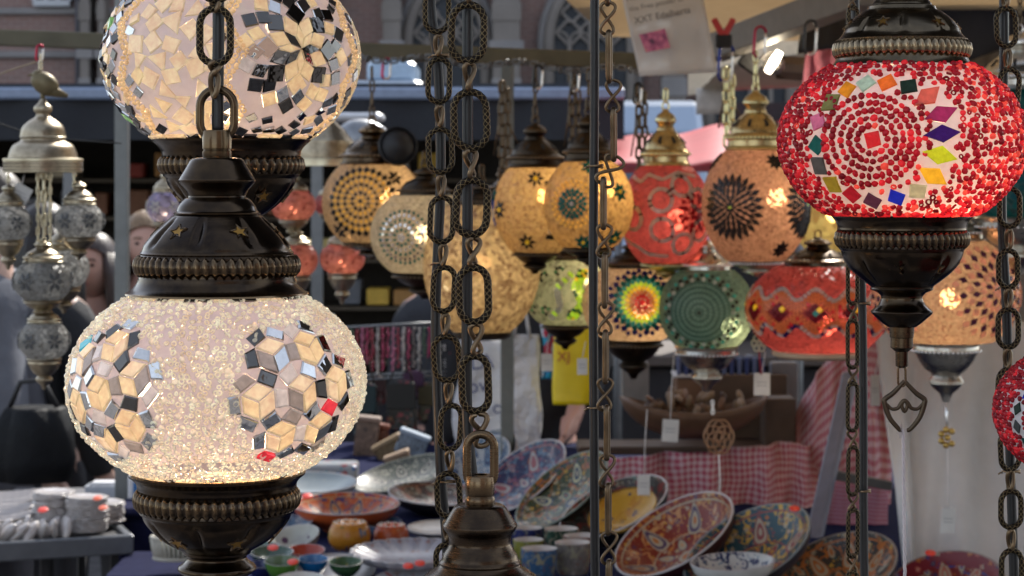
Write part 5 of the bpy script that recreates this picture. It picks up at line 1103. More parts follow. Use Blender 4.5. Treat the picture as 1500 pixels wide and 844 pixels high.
for q, D_, lab in (((1164, 745), 4.18, 'round red sticker on the teal blue bowl'), ((1363, 810), 4.0, 'red sticker on the rim of the dark red bowl'), ((429, 823), 4.12, 'red sticker on the small green bowl'), ((400, 802), 4.3, 'red sticker on the dark green dish'), ((615, 825), 4.15, 'red sticker on the white oval dish'), ((598, 829), 4.12, 'small red sticker left on the white oval dish'), ((450, 727), 4.9, 'red sticker inside the orange dish')): stick(q, D_, lab)
def pot(label, cx, cy, D, r, h, mat_, cat='pot', lidc=None, grp='round painted pots', open_=False, inner=None, taper=1.0):
    s = D / F; o = thing('cup' if open_ else 'pot', label, cat, W(cx, cy, D), grp)
    if open_:
        mb = MB(); mb.lathe(smoothprof([(r * .78, -h), (r * .86, -h * .9), (r * .97, -h * .4), (r * .98, 0)], 4) + [(r * 1.0, 1.5), (r * .95, 2)], 40, k=s); mb.build('body', mat_, o)
        mb = MB(); mb.lathe([(r * .95, 2), (r * .91, 0), (r * .88, -h * .8), (.1, -h * .85)], 40, k=s); mb.build('inside', inner or plain((.50, .44, .40), .3), o)
    else:
        mb = MB(); mb.lathe(smoothprof([(r * .7, -h), (r * .95, -h * .75), (r, -h * .45), (r * .92, -h * .12), (r * .8, 0)], 5), 48, k=s); mb.build('body', mat_, o)
        mb = MB(); mb.lathe([(r * .8, 0), (r * .82, 2), (r * .74, 4), (r * .6, 1.5), (r * .3, -2), (.1, -2)], 48, k=s); mb.build('lid', lidc, o)
        for k in range(10): a = 2 * PI * k / 10; mb = MB(); mb.ball((0, 0, 0), (3.5 * s, 3.5 * s, 1.5 * s), 8, 5); mb.build('raised_dot', CRM if k % 3 else plain((.6, .5, .4), .3), o, (r * .68 * s * math.cos(a), r * .68 * s * math.sin(a), 3.4 * s))
    return o
pot('round yellow orange pot with a pierced top in the sun', 512, 768, 4.6, 31, 36, pot_mat((.55, .22, .02), [(.60, .28, .03), (.5, .16, .02), (.12, .16, .04), (.55, .3, .05), (.1, .12, .2)], 26), lidc=plain((.60, .26, .06), .25)); pot('smaller round red orange pot behind the bumpy platter', 573, 772, 4.65, 26, 28, pot_mat((.50, .09, .02), [(.55, .12, .03), (.4, .05, .02), (.5, .2, .1)], 26), lidc=plain((.5, .10, .04), .25))
CUPS = 'straight painted cups by the centre lamp top'
for lab, x, y, D_, r, h, c in (('blue painted cup at the front left of the cups', 790, 805, 4.15, 27, 40, (.05, .12, .24)), ('grey painted cup at the front right of the cups', 839, 796, 4.2, 27, 44, (.20, .18, .17)), ('yellow green rimmed cup behind the blue one', 774, 792, 4.4, 23, 34, (.26, .26, .05)), ('navy cup at the back left of the cups', 773, 775, 4.6, 22, 32, (.03, .04, .16)), ('dark green cup at the back of the cups', 822, 776, 4.55, 26, 32, (.02, .06, .04)), ('dark red rimmed cup partly behind the slim cord', 850, 786, 4.4, 25, 36, (.24, .12, .10))):
    pot(lab, x, y, D_, r, h, pot_mat(c, [tuple(min(1, q * 1.7 + .03) for q in c), (.3, .28, .2), tuple(q * .7 for q in c), (.25, .1, .08)], 60), 'cup', None, CUPS, True)
# white basket of the left end
o = thing('draped_crate', 'low crate under a dark navy cloth at the left end of the display table', 'crate', (-.83, 5.5, 0))
mb = MB(); mb.box((0, 0, .455), (.30, .55, .91), bev=.015); mb.build('cloth', NAVYC, o); mb = MB(); mb.box((0, -.02, .925), (.31, .56, .02), bev=.008); mb.build('cloth_top', NAVYC, o)
mb = MB(); mb.box((.02, -.62, .43), (.22, .34, .86), bev=.012); mb.build('front_step', NAVYC, o)
s = 4.9 / F; o = thing('basket', 'white woven basket of green napkins in front of the navy draped crate', 'basket', W(262, 787, 4.75)); s = 4.75 / F
BW = plain((.40, .38, .33), .7, bump=.4)
for k in range(34):
    a = 2 * PI * k / 34; mb = MB(); mb.tube([Vector((34 * math.cos(a), 20 * math.sin(a), -32)) * s, Vector((38 * math.cos(a), 23 * math.sin(a), -14)) * s, Vector((40 * math.cos(a), 24 * math.sin(a), 0)) * s], 2.8 * s, 6); mb.build('stake', BW, o)
for z, q in ((0, 1), (-30, .9)): mb = MB(); mb.tube([Vector((40 * q * math.cos(a), 24 * q * math.sin(a), z)) * s for a in [2 * PI * i / 40 for i in range(40)]], 3 * s, 8, True); mb.build('hoop', BW, o)
mb = MB(); mb.box((0, 0, -20 * s), (58 * s, 36 * s, 24 * s), bev=.01); mb.build('lining', plain((.18, .24, .16), .9), o)
mb = MB(); mb.ball((4 * s, 0, -5 * s), (28 * s, 16 * s, 7 * s), 16, 8); mb.build('napkin', plain((.22, .30, .22), .9, bump=.6, bs=60, bd=.006), o)

# left table with white ceramics ------------------------------------------------------------------
A = Vector((-.903, 4.99, 0)); ex = Vector((-.942, -.336, 0)).normalized(); ey = Vector((-.336, .942, 0)).normalized()
HZ = W(0, 786, 4.99).z
o = thing('display_table', 'grey steel framed table at the lower left with thin legs', 'table', (A.x, A.y, 0))
def TT(u, v, z=0): return ex * u + ey * v + Vector((0, 0, HZ + z))
rt = Matrix((ex, ey, Vector((0, 0, 1)))).transposed(); GS = plain((.13, .14, .155), .4, .4)
mb = MB(); mb.box(TT(.5, .3, -.012), (.98, .58, .012), rt); mb.build('table_top', plain((.035, .035, .04), .6), o)
for u, v, L, W_, n in ((.5, 0, 1.02, .02, 'front_rail'), (.5, .6, 1.02, .02, 'back_rail')): mb = MB(); mb.box(TT(u, v, -.018), (L, W_, .045), rt, bev=.003); mb.build(n, GS, o)
for u in (0, 1.0): mb = MB(); mb.box(TT(u, .3, -.0155), (.02, .578, .04), rt, bev=.003); mb.build('side_rail', GS, o)
for u, v in ((.03, .03), (.03, .57), (.97, .03), (.97, .57), (.19, .05), (.12, .5)): mb = MB(); mb.box(TT(u, v, -HZ / 2 - .02) , (.018, .018, HZ - .04), rt); mb.build('leg', BLACK, o)
PORC = plain((.46, .43, .42), .3, var=.08, vs=60, Coat_Weight=.5); PORCD = plain((.30, .26, .27), .4)
me = None
def spoon(L=.2, w_=.021):
    mb = MB()
    def fn(u, v):
        x = (u - .5) * L; e = (1 - abs(2 * u - 1) ** 4) ** .5; y = (v - .5) * w_ * (.3 + .7 * e)
        return Vector((x, y, .007 * (2 * v - 1) ** 2 + .008 * (2 * u - 1) ** 4))
    mb.sheet(fn, 14, 8); return mb.mesh('ceramic_tray', PORC)
sm = spoon(); k = 0
for i in range(11):
    f = i / 10; p = A + ex * (.27 + .05 * (1 - f)) + ey * (.13 + .36 * f) + Vector((0, 0, HZ + .03 + .01 * f)); o2 = link('ceramic_tray', sm, None, p, rot=(R(12), R(random.uniform(-2, 2)), R(22 + random.uniform(-2, 2)))); o2.scale = (1.15, 1, 1)
    tag(o2, f'{ORD[i]} from the front of the long white ceramic trays beside the coaster stacks', 'tray', 'long white ceramic trays in a row'); o2.modifiers.new('thickness', 'SOLIDIFY').thickness = .004
for i in range(10):
    f = i / 9; p = A + ex * (.50 + .03 * (1 - f)) + ey * (.13 + .36 * f) + Vector((0, 0, HZ + .03 + .01 * f)); o2 = link('ceramic_tray', sm, None, p, rot=(R(12), R(random.uniform(-2, 2)), R(22 + random.uniform(-2, 2)))); o2.scale = (.9, 1, 1)
    tag(o2, f'{ORD[i]} from the front of the white trays at the left edge of the picture', 'tray', 'white ceramic trays in the second row'); o2.modifiers.new('thickness', 'SOLIDIFY').thickness = .004
mb = MB(); N = 72; prof = [(0.1, 0), (20, .2), (27, 1.5), (30, 4), (29, 5.4), (25, 4.2), (18, 2.6), (.1, 2.2)]
mb.lathe(prof, N, mod=lambda a, r, z: 1 + (.09 * abs(math.sin(a * 4.5)) if r > 22 else 0), k=4.9 / F); fl = mb.mesh('flower_coaster', PORC)
for sx, sy, n, wh in ((.085, .085, 13, 'front'), (.155, .15, 14, 'back'), (.03, .19, 8, 'right hand')):
    for i in range(n):
        o2 = link('flower_coaster', fl, None, A + ex * (sx + random.uniform(-.003, .003)) + ey * (sy + random.uniform(-.003, .003)) + Vector((0, 0, HZ + .005 + i * .0062)), rot=(random.uniform(-.03, .03), random.uniform(-.03, .03), random.uniform(0, 1)))
        tag(o2, f'white flower shaped coaster, {ORD[i]} from the bottom of the {wh} stack', 'coaster', f'flower coasters in the {wh} stack')
for q, lb in ((.11, 'front'), (.17, 'back')): 
    stick((151 if q == .11 else 143, 744 if q == .11 else 730), 4.78 if q == .11 else 4.9, f'orange sticker on the {lb} stack of flower coasters', (.80, .16, .08), 7)
stick((63, 747), 4.86, 'small red sticker on the row of long white trays')
mb = MB(); mb.lathe([(.1, -6), (8, -5), (11, 0), (8, 5), (3, 8), (.1, 8.5)], 16, k=4.8 / F); sh = mb.mesh('salt_spoon', PORC)
for i in range(26):
    u = .14 + .33 * (i % 13) / 12; v = .035 + .05 * (i // 13); p = A + ex * u + ey * v + Vector((0, 0, HZ + .018))
    o2 = link('small_ceramic_spoon', sh, None, p, rot=(R(70) + random.uniform(-.5, .5), R(20) + random.uniform(-.5, .5), R(-40) + random.uniform(-.6, .6))); o2.scale = (.8, 1.9, .8)
    tag(o2, f'small white ceramic spoon, {ORD[i % 13]} from the right in the {"front" if i < 13 else "back"} row of spoons', 'spoon', 'small white spoons along the table front')
o = thing('box', 'pale open box with white papers on the far side of the tent pole', 'box', W(152, 722, 5.75)); s = 5.75 / F
for n_, c, sz in (('base', (0, 0, -12), (46, 40, 3)), ('front_side', (0, -20, 0), (46, 2, 24)), ('back_side', (0, 20, 0), (46, 2, 24)), ('left_side', (-23, 0, 0), (2, 38, 24)), ('right_side', (23, 0, 0), (2, 38, 24)), ('paper', (2, 0, 14), (34, 30, 6))): mb = MB(); mb.box(Vector(c) * s, Vector(sz) * s); mb.build(n_, plain((.40, .43, .48), .6) if n_ != 'paper' else WHITE, o)
mb = MB(); mb.box((0, 0, 0), (.5, .4, .03), bev=.004); o = mb.build('side_table', plain((.12, .12, .13), .5), None, (W(160, 740, 5.75).x - .05, 5.75, W(160, 738, 5.75).z)); tag(o, 'small grey side table top under the pale box', 'table')
o = thing('box_of_cards', 'white and blue printed box between the tent pole and the lower left lamp', 'box', W(204, 725, 5.4)); mb = MB(); mb.box((0, 0, 0), (.05, .05, .10), bev=.003); mb.build('carton', WHITE, o); mb = MB(); mb.box((.004, -.0265, .012), (.03, .004, .05)); mb.build('blue_print', plain((.02, .14, .38), .4), o)
# ================================================================ things behind the table
def gingham(c1, c2, n):
    t = NT('gingham_cloth'); sp = t.n('ShaderNodeSeparateXYZ'); t.l(t.coord('UV'), sp.inputs[0])
    a = t.math('LESS_THAN', t.math('FRACT', t.math('ADD', t.math('MULTIPLY', sp.outputs[0], n[0]), t.math('MULTIPLY', t.noise(9, 2), 1.6))), .5); b = t.math('LESS_THAN', t.math('FRACT', t.math('ADD', t.math('MULTIPLY', sp.outputs[1], n[1]), t.math('MULTIPLY', t.noise(7, 2), 1.6))), .5)
    c = t.mix(t.math('MULTIPLY', t.math('ADD', a, b), .5), c1, c2); c = t.mix(t.math('MULTIPLY', t.noise(14, 3), .35), c, tuple(q * .6 for q in c2))
    return t.done(t.bsdf(c, .85))
def drape(name, top, bot, D0, D1, wav, mat, label, cat, nu=60, nv=24, fr=6, seed=2):
    rd = random.Random(seed); ph = [rd.uniform(0, 6) for _ in range(6)]
    def interp(P, u):
        L = len(P) - 1; i = min(int(u * L), L - 1); f = u * L - i; return P[i][0] * (1 - f) + P[i + 1][0] * f, P[i][1] * (1 - f) + P[i + 1][1] * f
    def fn(u, v):
        xt, yt = interp(top, u); xb, yb = interp(bot, u); x, y = xb * (1 - v) + xt * v, yb * (1 - v) + yt * v; D = D0 * (1 - v) + D1 * v
        d = wav * (math.sin(u * fr * 6.28 + ph[0] + v * 2.2) + .5 * math.sin(u * fr * 13 + ph[1] - v * 4) + .4 * math.sin(v * 9 + u * 6 + ph[2]))
        p = W(x, y, D); p.y += d; return p
    mb = MB(); mb.sheet(fn, nu, nv); o = mb.build(name, mat); tag(o, label, cat); o.modifiers.new('thickness', 'SOLIDIFY').thickness = .004; return o
GH = gingham((.60, .48, .49), (.40, .05, .10), (44, 20)); GH2 = gingham((.62, .40, .45), (.50, .12, .22), (34, 26))
drape('checked_cloth', [(880, 672), (960, 664), (1040, 660), (1110, 652), (1160, 648), (1200, 655)], [(880, 850), (960, 850), (1040, 850), (1110, 850), (1160, 850), (1200, 850)], 5.15, 5.45, .026, GH, 'red and white gingham cloth draped along the back of the bowls', 'cloth', fr=4)
drape('checked_cloth', [(1136, 690), (1165, 610), (1195, 545), (1240, 505), (1275, 495), (1312, 505)], [(1120, 840), (1165, 835), (1200, 830), (1240, 800), (1280, 800), (1306, 800)], 5.25, 5.6, .022, GH, 'red and white gingham cloth heaped higher under the wide red lamp', 'cloth', fr=3, seed=4)
drape('checked_cloth', [(1204, 704), (1250, 704), (1302, 706)], [(1192, 860), (1250, 860), (1298, 860)], 5.0, 5.05, .006, GH2, 'pink finely checked cloth panel right of the leaning grey leg', 'cloth', 20, 16, 2, 6)
drape('white_cloth', [(1278, 470), (1340, 470), (1400, 470), (1480, 470), (1560, 470), (1700, 470)], [(1330, 870), (1345, 870), (1400, 870), (1480, 870), (1560, 870), (1720, 870)], 4.25, 4.6, .02, plain((.55, .56, .57), .85, var=.1, bump=.2, bs=14, bd=.01), 'plain grey white cloth hanging as a backdrop at the right', 'cloth', 50, 30, 3, 9)
drape('white_cloth', [(1420, 90), (1500, 60), (1600, 60)], [(1400, 500), (1500, 500), (1640, 500)], 5.5, 5.55, .02, plain((.22, .20, .18), .85), 'brownish cloth behind the blue lamp at the right edge', 'cloth', 20, 16, 3, 12)
bar('leaning_leg', W(1246, 548, 5.1), W(1190, 800, 4.85), .036, .03, plain((.17, .17, .22), .5), 'grey wooden leg leaning in front of the gingham cloth', 'easel leg', bev=.006)
bar('cross_rail', W(1204, 692, 4.98), W(1306, 712, 4.98), .02, .022, plain((.12, .115, .11), .5), 'grey rail joining the leaning leg above the pink cloth', 'rail')
o = thing('wooden_trestle', 'dark brown wooden shelf with side boards behind the gingham cloth', 'shelf', W(1010, 655, 5.6)); WD = plain((.085, .05, .032), .6, var=.4, vs=14, bump=.3); s = 5.6 / F
for n_, c, sz in (('shelf_board', (0, 0, 0), (330, 90, 12)), ('side_board', (128, -10, 40), (46, 60, 70)), ('side_board', (-148, 0, -50), (14, 60, 88)), ('back_board', (90, 46, 54), (120, 8, 96))): mb = MB(); mb.box(Vector(c) * s, Vector(sz) * s, bev=.004); mb.build(n_, WD, o)
o = thing('driftwood_bowl', 'dark carved wooden boat shaped bowl filled with dried bark and shells', 'wooden bowl', W(1016, 600, 5.45)); s = 5.45 / F
def boat(u, v):
    a = PI * (v - .5); x = (u * 2 - 1); r = math.sqrt(max(0, 1 - abs(x) ** 2.4)); return Vector((x * 104 * s, math.sin(a) * 44 * s * r, (-math.cos(a) * 38 * r + 20 * abs(x) ** 2.2) * s))
mb = MB(); mb.sheet(boat, 30, 14); b_ = mb.build('hull', plain((.13, .07, .04), .5, var=.45, vs=20, bump=.5, bs=40, bd=.004), o); b_.modifiers.new('thickness', 'SOLIDIFY').thickness = .008
for k in range(34):
    mb = MB(); c = Vector((random.uniform(-70, 74), random.uniform(-22, 22), random.uniform(-6, 20))) * s; r = random.uniform(7, 17) * s
    mb.ball((0, 0, 0), (r, r * random.uniform(.3, .7), r * random.uniform(.3, .8)), 9, 6); mb.build('dried_piece', plain(random.choice([(.14, .08, .045), (.22, .14, .08), (.07, .04, .03), (.28, .20, .14), (.18, .09, .05)]), .6, var=.4, bump=.5), o, c, rot=(random.uniform(0, 3), random.uniform(0, 3), random.uniform(0, 3)))
o = thing('cloth_box', 'cardboard box with a blue striped cloth over it behind the driftwood bowl', 'box', W(1052, 560, 5.8)); s = 5.8 / F
mb = MB(); mb.box((0, 0, -16 * s), (128 * s, 60 * s, 50 * s), bev=.004); mb.build('carton', plain((.20, .11, .065), .7), o); mb = MB(); mb.box((0, -1 * s, 12 * s), (134 * s, 66 * s, 5 * s), bev=.003); mb.build('white_edge', WHITE, o)
for k in range(12): mb = MB(); mb.box(((k * 11 - 60) * s, -31 * s, 26 * s), (6 * s, 6 * s, 25 * s), bev=.002); mb.build('blue_stripe', plain((.05, .07, .20), .8) if k % 2 else plain((.12, .15, .28), .8), o)
mb = MB(); mb.box((2 * s, 4 * s, 26 * s), (124 * s, 50 * s, 22 * s), bev=.006); mb.build('cloth_fold', plain((.03, .04, .09), .85), o)
for x, y, w_, h, c, lab in ((1098, 560, 12, 80, (.25, .30, .38), 'pale blue grey upright board right of the striped box'), (1148, 590, 40, 120, (.26, .25, .26), 'grey box standing under the wide red lamp'), (930, 560, 40, 60, (.24, .23, .22), 'grey paper sheet behind the bronze cup of the rainbow lamp')):
    mb = MB(); mb.box((0, 0, 0), (w_ * 5.9 / F, .05, h * 5.9 / F), bev=.004); o = mb.build('board', plain(c, .7), None, W(x, y, 5.9)); tag(o, lab, 'board')

# ================================================================ people
def skinmesh(name, V, E, Rd, mat, parent, sub=1, smooth=True):
    me = bpy.data.meshes.new(name); me.from_pydata([Vector(v) for v in V], E, []); me.materials.append(mat)
    o = link(name, me, None); me.skin_vertices or me.update()
    m = o.modifiers.new('skin', 'SKIN'); m.use_smooth_shade = True
    for i, r in enumerate(Rd):
        d = me.skin_vertices[0].data[i]; d.radius = (r, r) if not isinstance(r, tuple) else r
        d.use_root = (i == 0)
    if sub: ss = o.modifiers.new('sub', 'SUBSURF'); ss.levels = sub; ss.render_levels = sub
    dg = bpy.context.evaluated_depsgraph_get(); ev = o.evaluated_get(dg); nm = bpy.data.meshes.new_from_object(ev)
    bpy.data.objects.remove(o); return nm
def mbfrom(me, mi=0):
    mb = MB(); mb.add([v.co for v in me.vertices], [tuple(p.vertices) for p in me.polygons], mi); return mb
def person(label, x, y, z0, H, yaw, skin, hair, top, bottom, hairlen=0, la=None, ra=None, collar=None, blond=False, group='people among the stalls', hunch=0):
    o = thing('person', label, 'person', (x, y, z0), group, rot=(0, 0, yaw)); h = H
    SK = plain(skin, .5, var=.12, vs=12, Subsurface_Weight=.15) ; SK = plain(skin, .5, var=.12, vs=12)
    la = la or ((.125, .02, .61), (.135, -.03, .46)); ra = ra or ((-.125, .02, .61), (-.135, -.03, .46))
    V = [(0, .01, .53), (0, .02, .62), (0, .02, .72), (0, .015, .80), (0, .0, .845), (0, -.01, .875)]; E = [(0, 1), (1, 2), (2, 3), (3, 4), (4, 5)]; Rd = [(.082, .06), (.072, .05), (.09, .058), (.062, .045), .032, .034]
    for sgn, (el, wr) in ((1, la), (-1, ra)):
        b = len(V); V += [(sgn * .10, .015, .80), el, wr]; E += [(3, b), (b, b + 1), (b + 1, b + 2)]; Rd += [.036, .026, .017]
        d = (Vector(wr) - Vector(el)).normalized(); sd_ = Vector((sgn, 0, 0)); pm = Vector(wr) + d * .032; V.append(tuple(pm)); E.append((b + 2, b + 3)); Rd.append((.017, .024)); pb = b + 3
        fw = Vector((0, -1, 0)) if abs(d.y) < .8 else Vector((0, 0, 1))
        for k, (off, ln) in enumerate(((-.015, .044), (-.005, .05), (.006, .047), (.016, .038))):
            c = len(V); q = pm + fw * off + d * .018; V += [tuple(q), tuple(q + d * ln * .5 + sd_ * -.004), tuple(q + d * ln * .9 + sd_ * -.014)]; E += [(pb, c), (c, c + 1), (c + 1, c + 2)]; Rd += [.0062, .0056, .0045]
        c = len(V); q = Vector(wr) + d * .012 + fw * .018; V += [tuple(q), tuple(q + d * .02 + fw * .012), tuple(q + d * .036 + fw * .012)]; E += [(b + 2, c), (c, c + 1), (c + 1, c + 2)]; Rd += [.008, .0066, .005]
    for sgn in (1, -1):
        b = len(V); V += [(sgn * .052, .01, .50), (sgn * .056, -.005, .28), (sgn * .058, .015, .045), (sgn * .06, -.05, .02)]; E += [(0, b), (b, b + 1), (b + 1, b + 2), (b + 2, b + 3)]; Rd += [.055, .036, .024, .022]
    mb = mbfrom(skinmesh('b', [Vector(v) * h for v in V], E, [tuple(q * h for q in r) if isinstance(r, tuple) else r * h for r in Rd], SK, None))
    # head, joined to the neck: skull, jaw, brow, nose, lips and ears shaped into one surface
    n, m = 28, 22; hc = Vector((0, -.008, .928)) * h; vs = []; fs = []
    for j in range(m + 1):
        t = PI * j / m - PI / 2
        for i in range(n):
            a = 2 * PI * i / n; X, Y, Z = math.cos(t) * math.sin(a), -math.cos(t) * math.cos(a), math.sin(t)
            f = max(0, -Y); wx = .046 * (1 - .26 * max(0, -Z) ** 1.3); px_, py_, pz_ = X * wx, Y * (.056 - .006 * max(0, -Z) * (1 if Y > 0 else 0)), Z * .068
            if f > .6:
                ax = abs(X)
                py_ -= .013 * math.exp(-(ax / .14) ** 2) * math.exp(-((Z + .14) / .20) ** 2)      # nose
                py_ += .006 * math.exp(-((ax - .36) / .16) ** 2) * math.exp(-((Z - .08) / .12) ** 2)  # eye sockets
                py_ -= .004 * math.exp(-(ax / .3) ** 2) * math.exp(-((Z + .52) / .08) ** 2)     # lips
                py_ -= .004 * math.exp(-(ax / .3) ** 2) * math.exp(-((Z + .85) / .12) ** 2)     # chin
            if abs(X) > .93 and -.35 < Z < .2: px_ *= 1.16
            vs.append(hc + Vector((px_, py_, pz_)) * h)
    fs = [(j * n + i, j * n + (i + 1) % n, (j + 1) * n + (i + 1) % n, (j + 1) * n + i) for j in range(m) for i in range(n)]
    mb.add(vs, fs); mb.build('body', SK, o)
    for sgn in (1, -1):
        mb = MB(); mb.ball((0, 0, 0), (.0062 * h, .0035 * h, .0035 * h), 10, 6); mb.build('eye', plain((.03, .02, .02), .2), o, hc + Vector((sgn * .0175, -.0475, .006)) * h)
        mb = MB(); mb.tube([Vector((sgn * q, -.0515, .017 + .0025 * math.sin(i_ * PI / 2))) * h for i_, q in enumerate((.008, .018, .028))], .0016 * h, 6); mb.build('eyebrow', hairm(hair), o, hc)
    mb = MB(); mb.ball((0, 0, 0), (.0125 * h, .004 * h, .0042 * h), 12, 6); mb.build('lips', plain((.36, .12, .11), .4), o, hc + Vector((0, -.0545, -.0335)) * h)
    # hair: cap and locks
    mb = MB(); vs = []; fs = []
    for j in range(15):
        t = -.9 + 2.47 * j / 14
        for i in range(32):
            a = 2 * PI * i / 32; Y = -math.cos(t) * math.cos(a); k = 1.13 + .02 * math.sin(a * 11 + j)
            tt = t if math.cos(a) < .35 else max(t, .62 - .35 * (1 - (math.cos(a) - .35) / .65))
            vs.append(hc + Vector((math.cos(tt) * math.sin(a) * .049 * k, -math.cos(tt) * math.cos(a) * .056 * k + .002, math.sin(tt) * .069 * k)) * h)
    fs = [(j * 32 + i, j * 32 + (i + 1) % 32, (j + 1) * 32 + (i + 1) % 32, (j + 1) * 32 + i) for j in range(14) for i in range(32)]
    mb.add(vs, fs)
    if hairlen:
        for i in range(30):
            a = R(62) + (2 * PI - R(124)) * i / 29; x0 = math.sin(a) * .053; y0 = -math.cos(a) * .058; q = random.uniform(.8, 1.1)
            mb.tube([hc + Vector((x0 * .8, y0 * .8, .03)) * h, hc + Vector((x0 * 1.05, y0 * 1.05, -.02)) * h, hc + Vector((x0 * 1.25, y0 * 1.1 - .004, -.07)) * h, hc + Vector((x0 * 1.4, y0 * 1.1 - .008, -.07 - hairlen * q)) * h], [.012 * h, .013 * h, .013 * h, .004 * h], 7)
    mb.build('hair', hairm(hair), o)
    # jacket
    TM = plain(top, .8, var=.25, vs=7, bump=.5, bs=16, bd=.012); V = [(0, .01, .46), (0, .01, .56), (0, .02, .66), (0, .02, .75), (0, .018, .815), (0, .01, .84)]; E = [(0, 1), (1, 2), (2, 3), (3, 4), (4, 5)]; Rd = [(.10, .078), (.096, .074), (.10, .076), (.105, .074), (.07, .052), .043]
    for sgn, (el, wr) in ((1, la), (-1, ra)):
        b = len(V); w2 = Vector(el) * .08 + Vector(wr) * .92; V += [(sgn * .105, .015, .79), el, tuple(w2)]; E += [(4, b), (b, b + 1), (b + 1, b + 2)]; Rd += [.05, .04, .03]
    mbj = mbfrom(skinmesh('j', [Vector(v) * h for v in V], E, [tuple(q * h for q in r) if isinstance(r, tuple) else r * h for r in Rd], TM, None)); mbj.build('jacket', TM, o)
    if collar:
        mb = MB(); mb.ball((0, 0, 0), (.034 * h, .012 * h, .075 * h), 14, 10); mb.build('shirt', plain(collar, .8), o, Vector((0, -.082, .755)) * h)
    BM = plain(bottom, .85, var=.25, vs=9, bump=.4, bs=20, bd=.01); V = [(0, .01, .54), (0, .01, .49)]; E = [(0, 1)]; Rd = [(.086, .066), (.084, .066)]
    for sgn in (1, -1): b = len(V); V += [(sgn * .054, .01, .44), (sgn * .057, -.004, .28), (sgn * .059, .014, .06)]; E += [(1, b), (b, b + 1), (b + 1, b + 2)]; Rd += [.06, .043, .036]
    mbfrom(skinmesh('t', [Vector(v) * h for v in V], E, [tuple(q * h for q in r) if isinstance(r, tuple) else r * h for r in Rd], BM, None)).build('trousers', BM, o)
    for sgn in (1, -1): mb = MB(); mb.ball(Vector((sgn * .06, -.03, .018)) * h, Vector((.028, .075, .024)) * h, 14, 8); mb.build('shoe', BLACK, o)
    return o
def hairm(c): return plain(c, .45, var=.35, vs=60, bump=.5, bs=300)
def at(px, D, H, topy):      # feet height such that the head top is at topy
    p = W(px, topy, D); return p.x, D, p.z - H
x, y, z = at(212, 7.6, 1.66, 312); person('fair haired woman in a dark coat looking from behind the tent pole', x, y, 0, z + 1.66, R(12), (.55, .32, .25), (.20, .125, .065), (.03, .028, .03), (.03, .03, .04), .05)
x, y, z = at(140, 7.2, 1.62, 343); person('long dark haired woman in a dark jacket and pale blue shirt', x, y, 0, z + 1.62, R(-14), (.55, .35, .28), (.035, .02, .016), (.02, .024, .035), (.05, .05, .055), .20, collar=(.32, .38, .58))
x, y, z = at(-14, 6.5, 1.72, 250); person('person in a grey jacket cut by the left edge behind the ceramics table', x, y, 0, z + 1.72, R(70), (.5, .32, .25), (.04, .03, .02), (.13, .14, .17), (.05, .05, .06), .0)
x, y, z = at(62, 6.9, 1.7, 300); person('person in black standing behind the silver lamps', x, y, 0, z + 1.7, R(150), (.5, .32, .25), (.015, .012, .012), (.012, .013, .016), (.02, .02, .025), .12)
x, y, z = at(770, 6.6, 1.7, 250); PX = person('shopper in a dark coat and grey jeans, one hand hanging by the yellow bag', x, y, 0, z + 1.7, R(-6), (.62, .34, .26), (.03, .02, .015), (.016, .016, .020), (.17, .19, .23), .0, ra=((-.14, .02, .61), (-.15, -.05, .50)), la=((.118, .03, .66), (.088, -.05, .578)))
x, y, z = at(660, 8.2, 1.7, 330); person('shopper in a dark jacket far back, behind the two centre chains', x, y, 0, z + 1.7, R(160), (.5, .3, .24), (.02, .015, .01), (.02, .022, .03), (.03, .035, .05), .0)
o = thing('shoulder_bag', 'large soft black bag behind the row of white ceramics', 'bag', W(50, 640, 6.1)); s = 6.1 / F
mb = MB(); mb.lathe([(1, -70), (52, -64), (62, -30), (58, 10), (46, 40), (40, 44), (10, 40)], 28, k=s, mod=lambda a, r, z: (1 + .08 * math.sin(a * 3 + z * .05)) * (1 if abs(math.cos(a)) < .5 else .8)); mb.build('body', plain((.007, .008, .010), .6, bump=.5, bs=14, bd=.02, Specular_IOR_Level=.15), o)
mb = MB(); mb.tube([Vector((-38, 0, 38)) * s, Vector((-20, 0, 80)) * s, Vector((12, 0, 84)) * s, Vector((36, 0, 40)) * s], 4 * s, 8); mb.build('handle', BLACK, o)
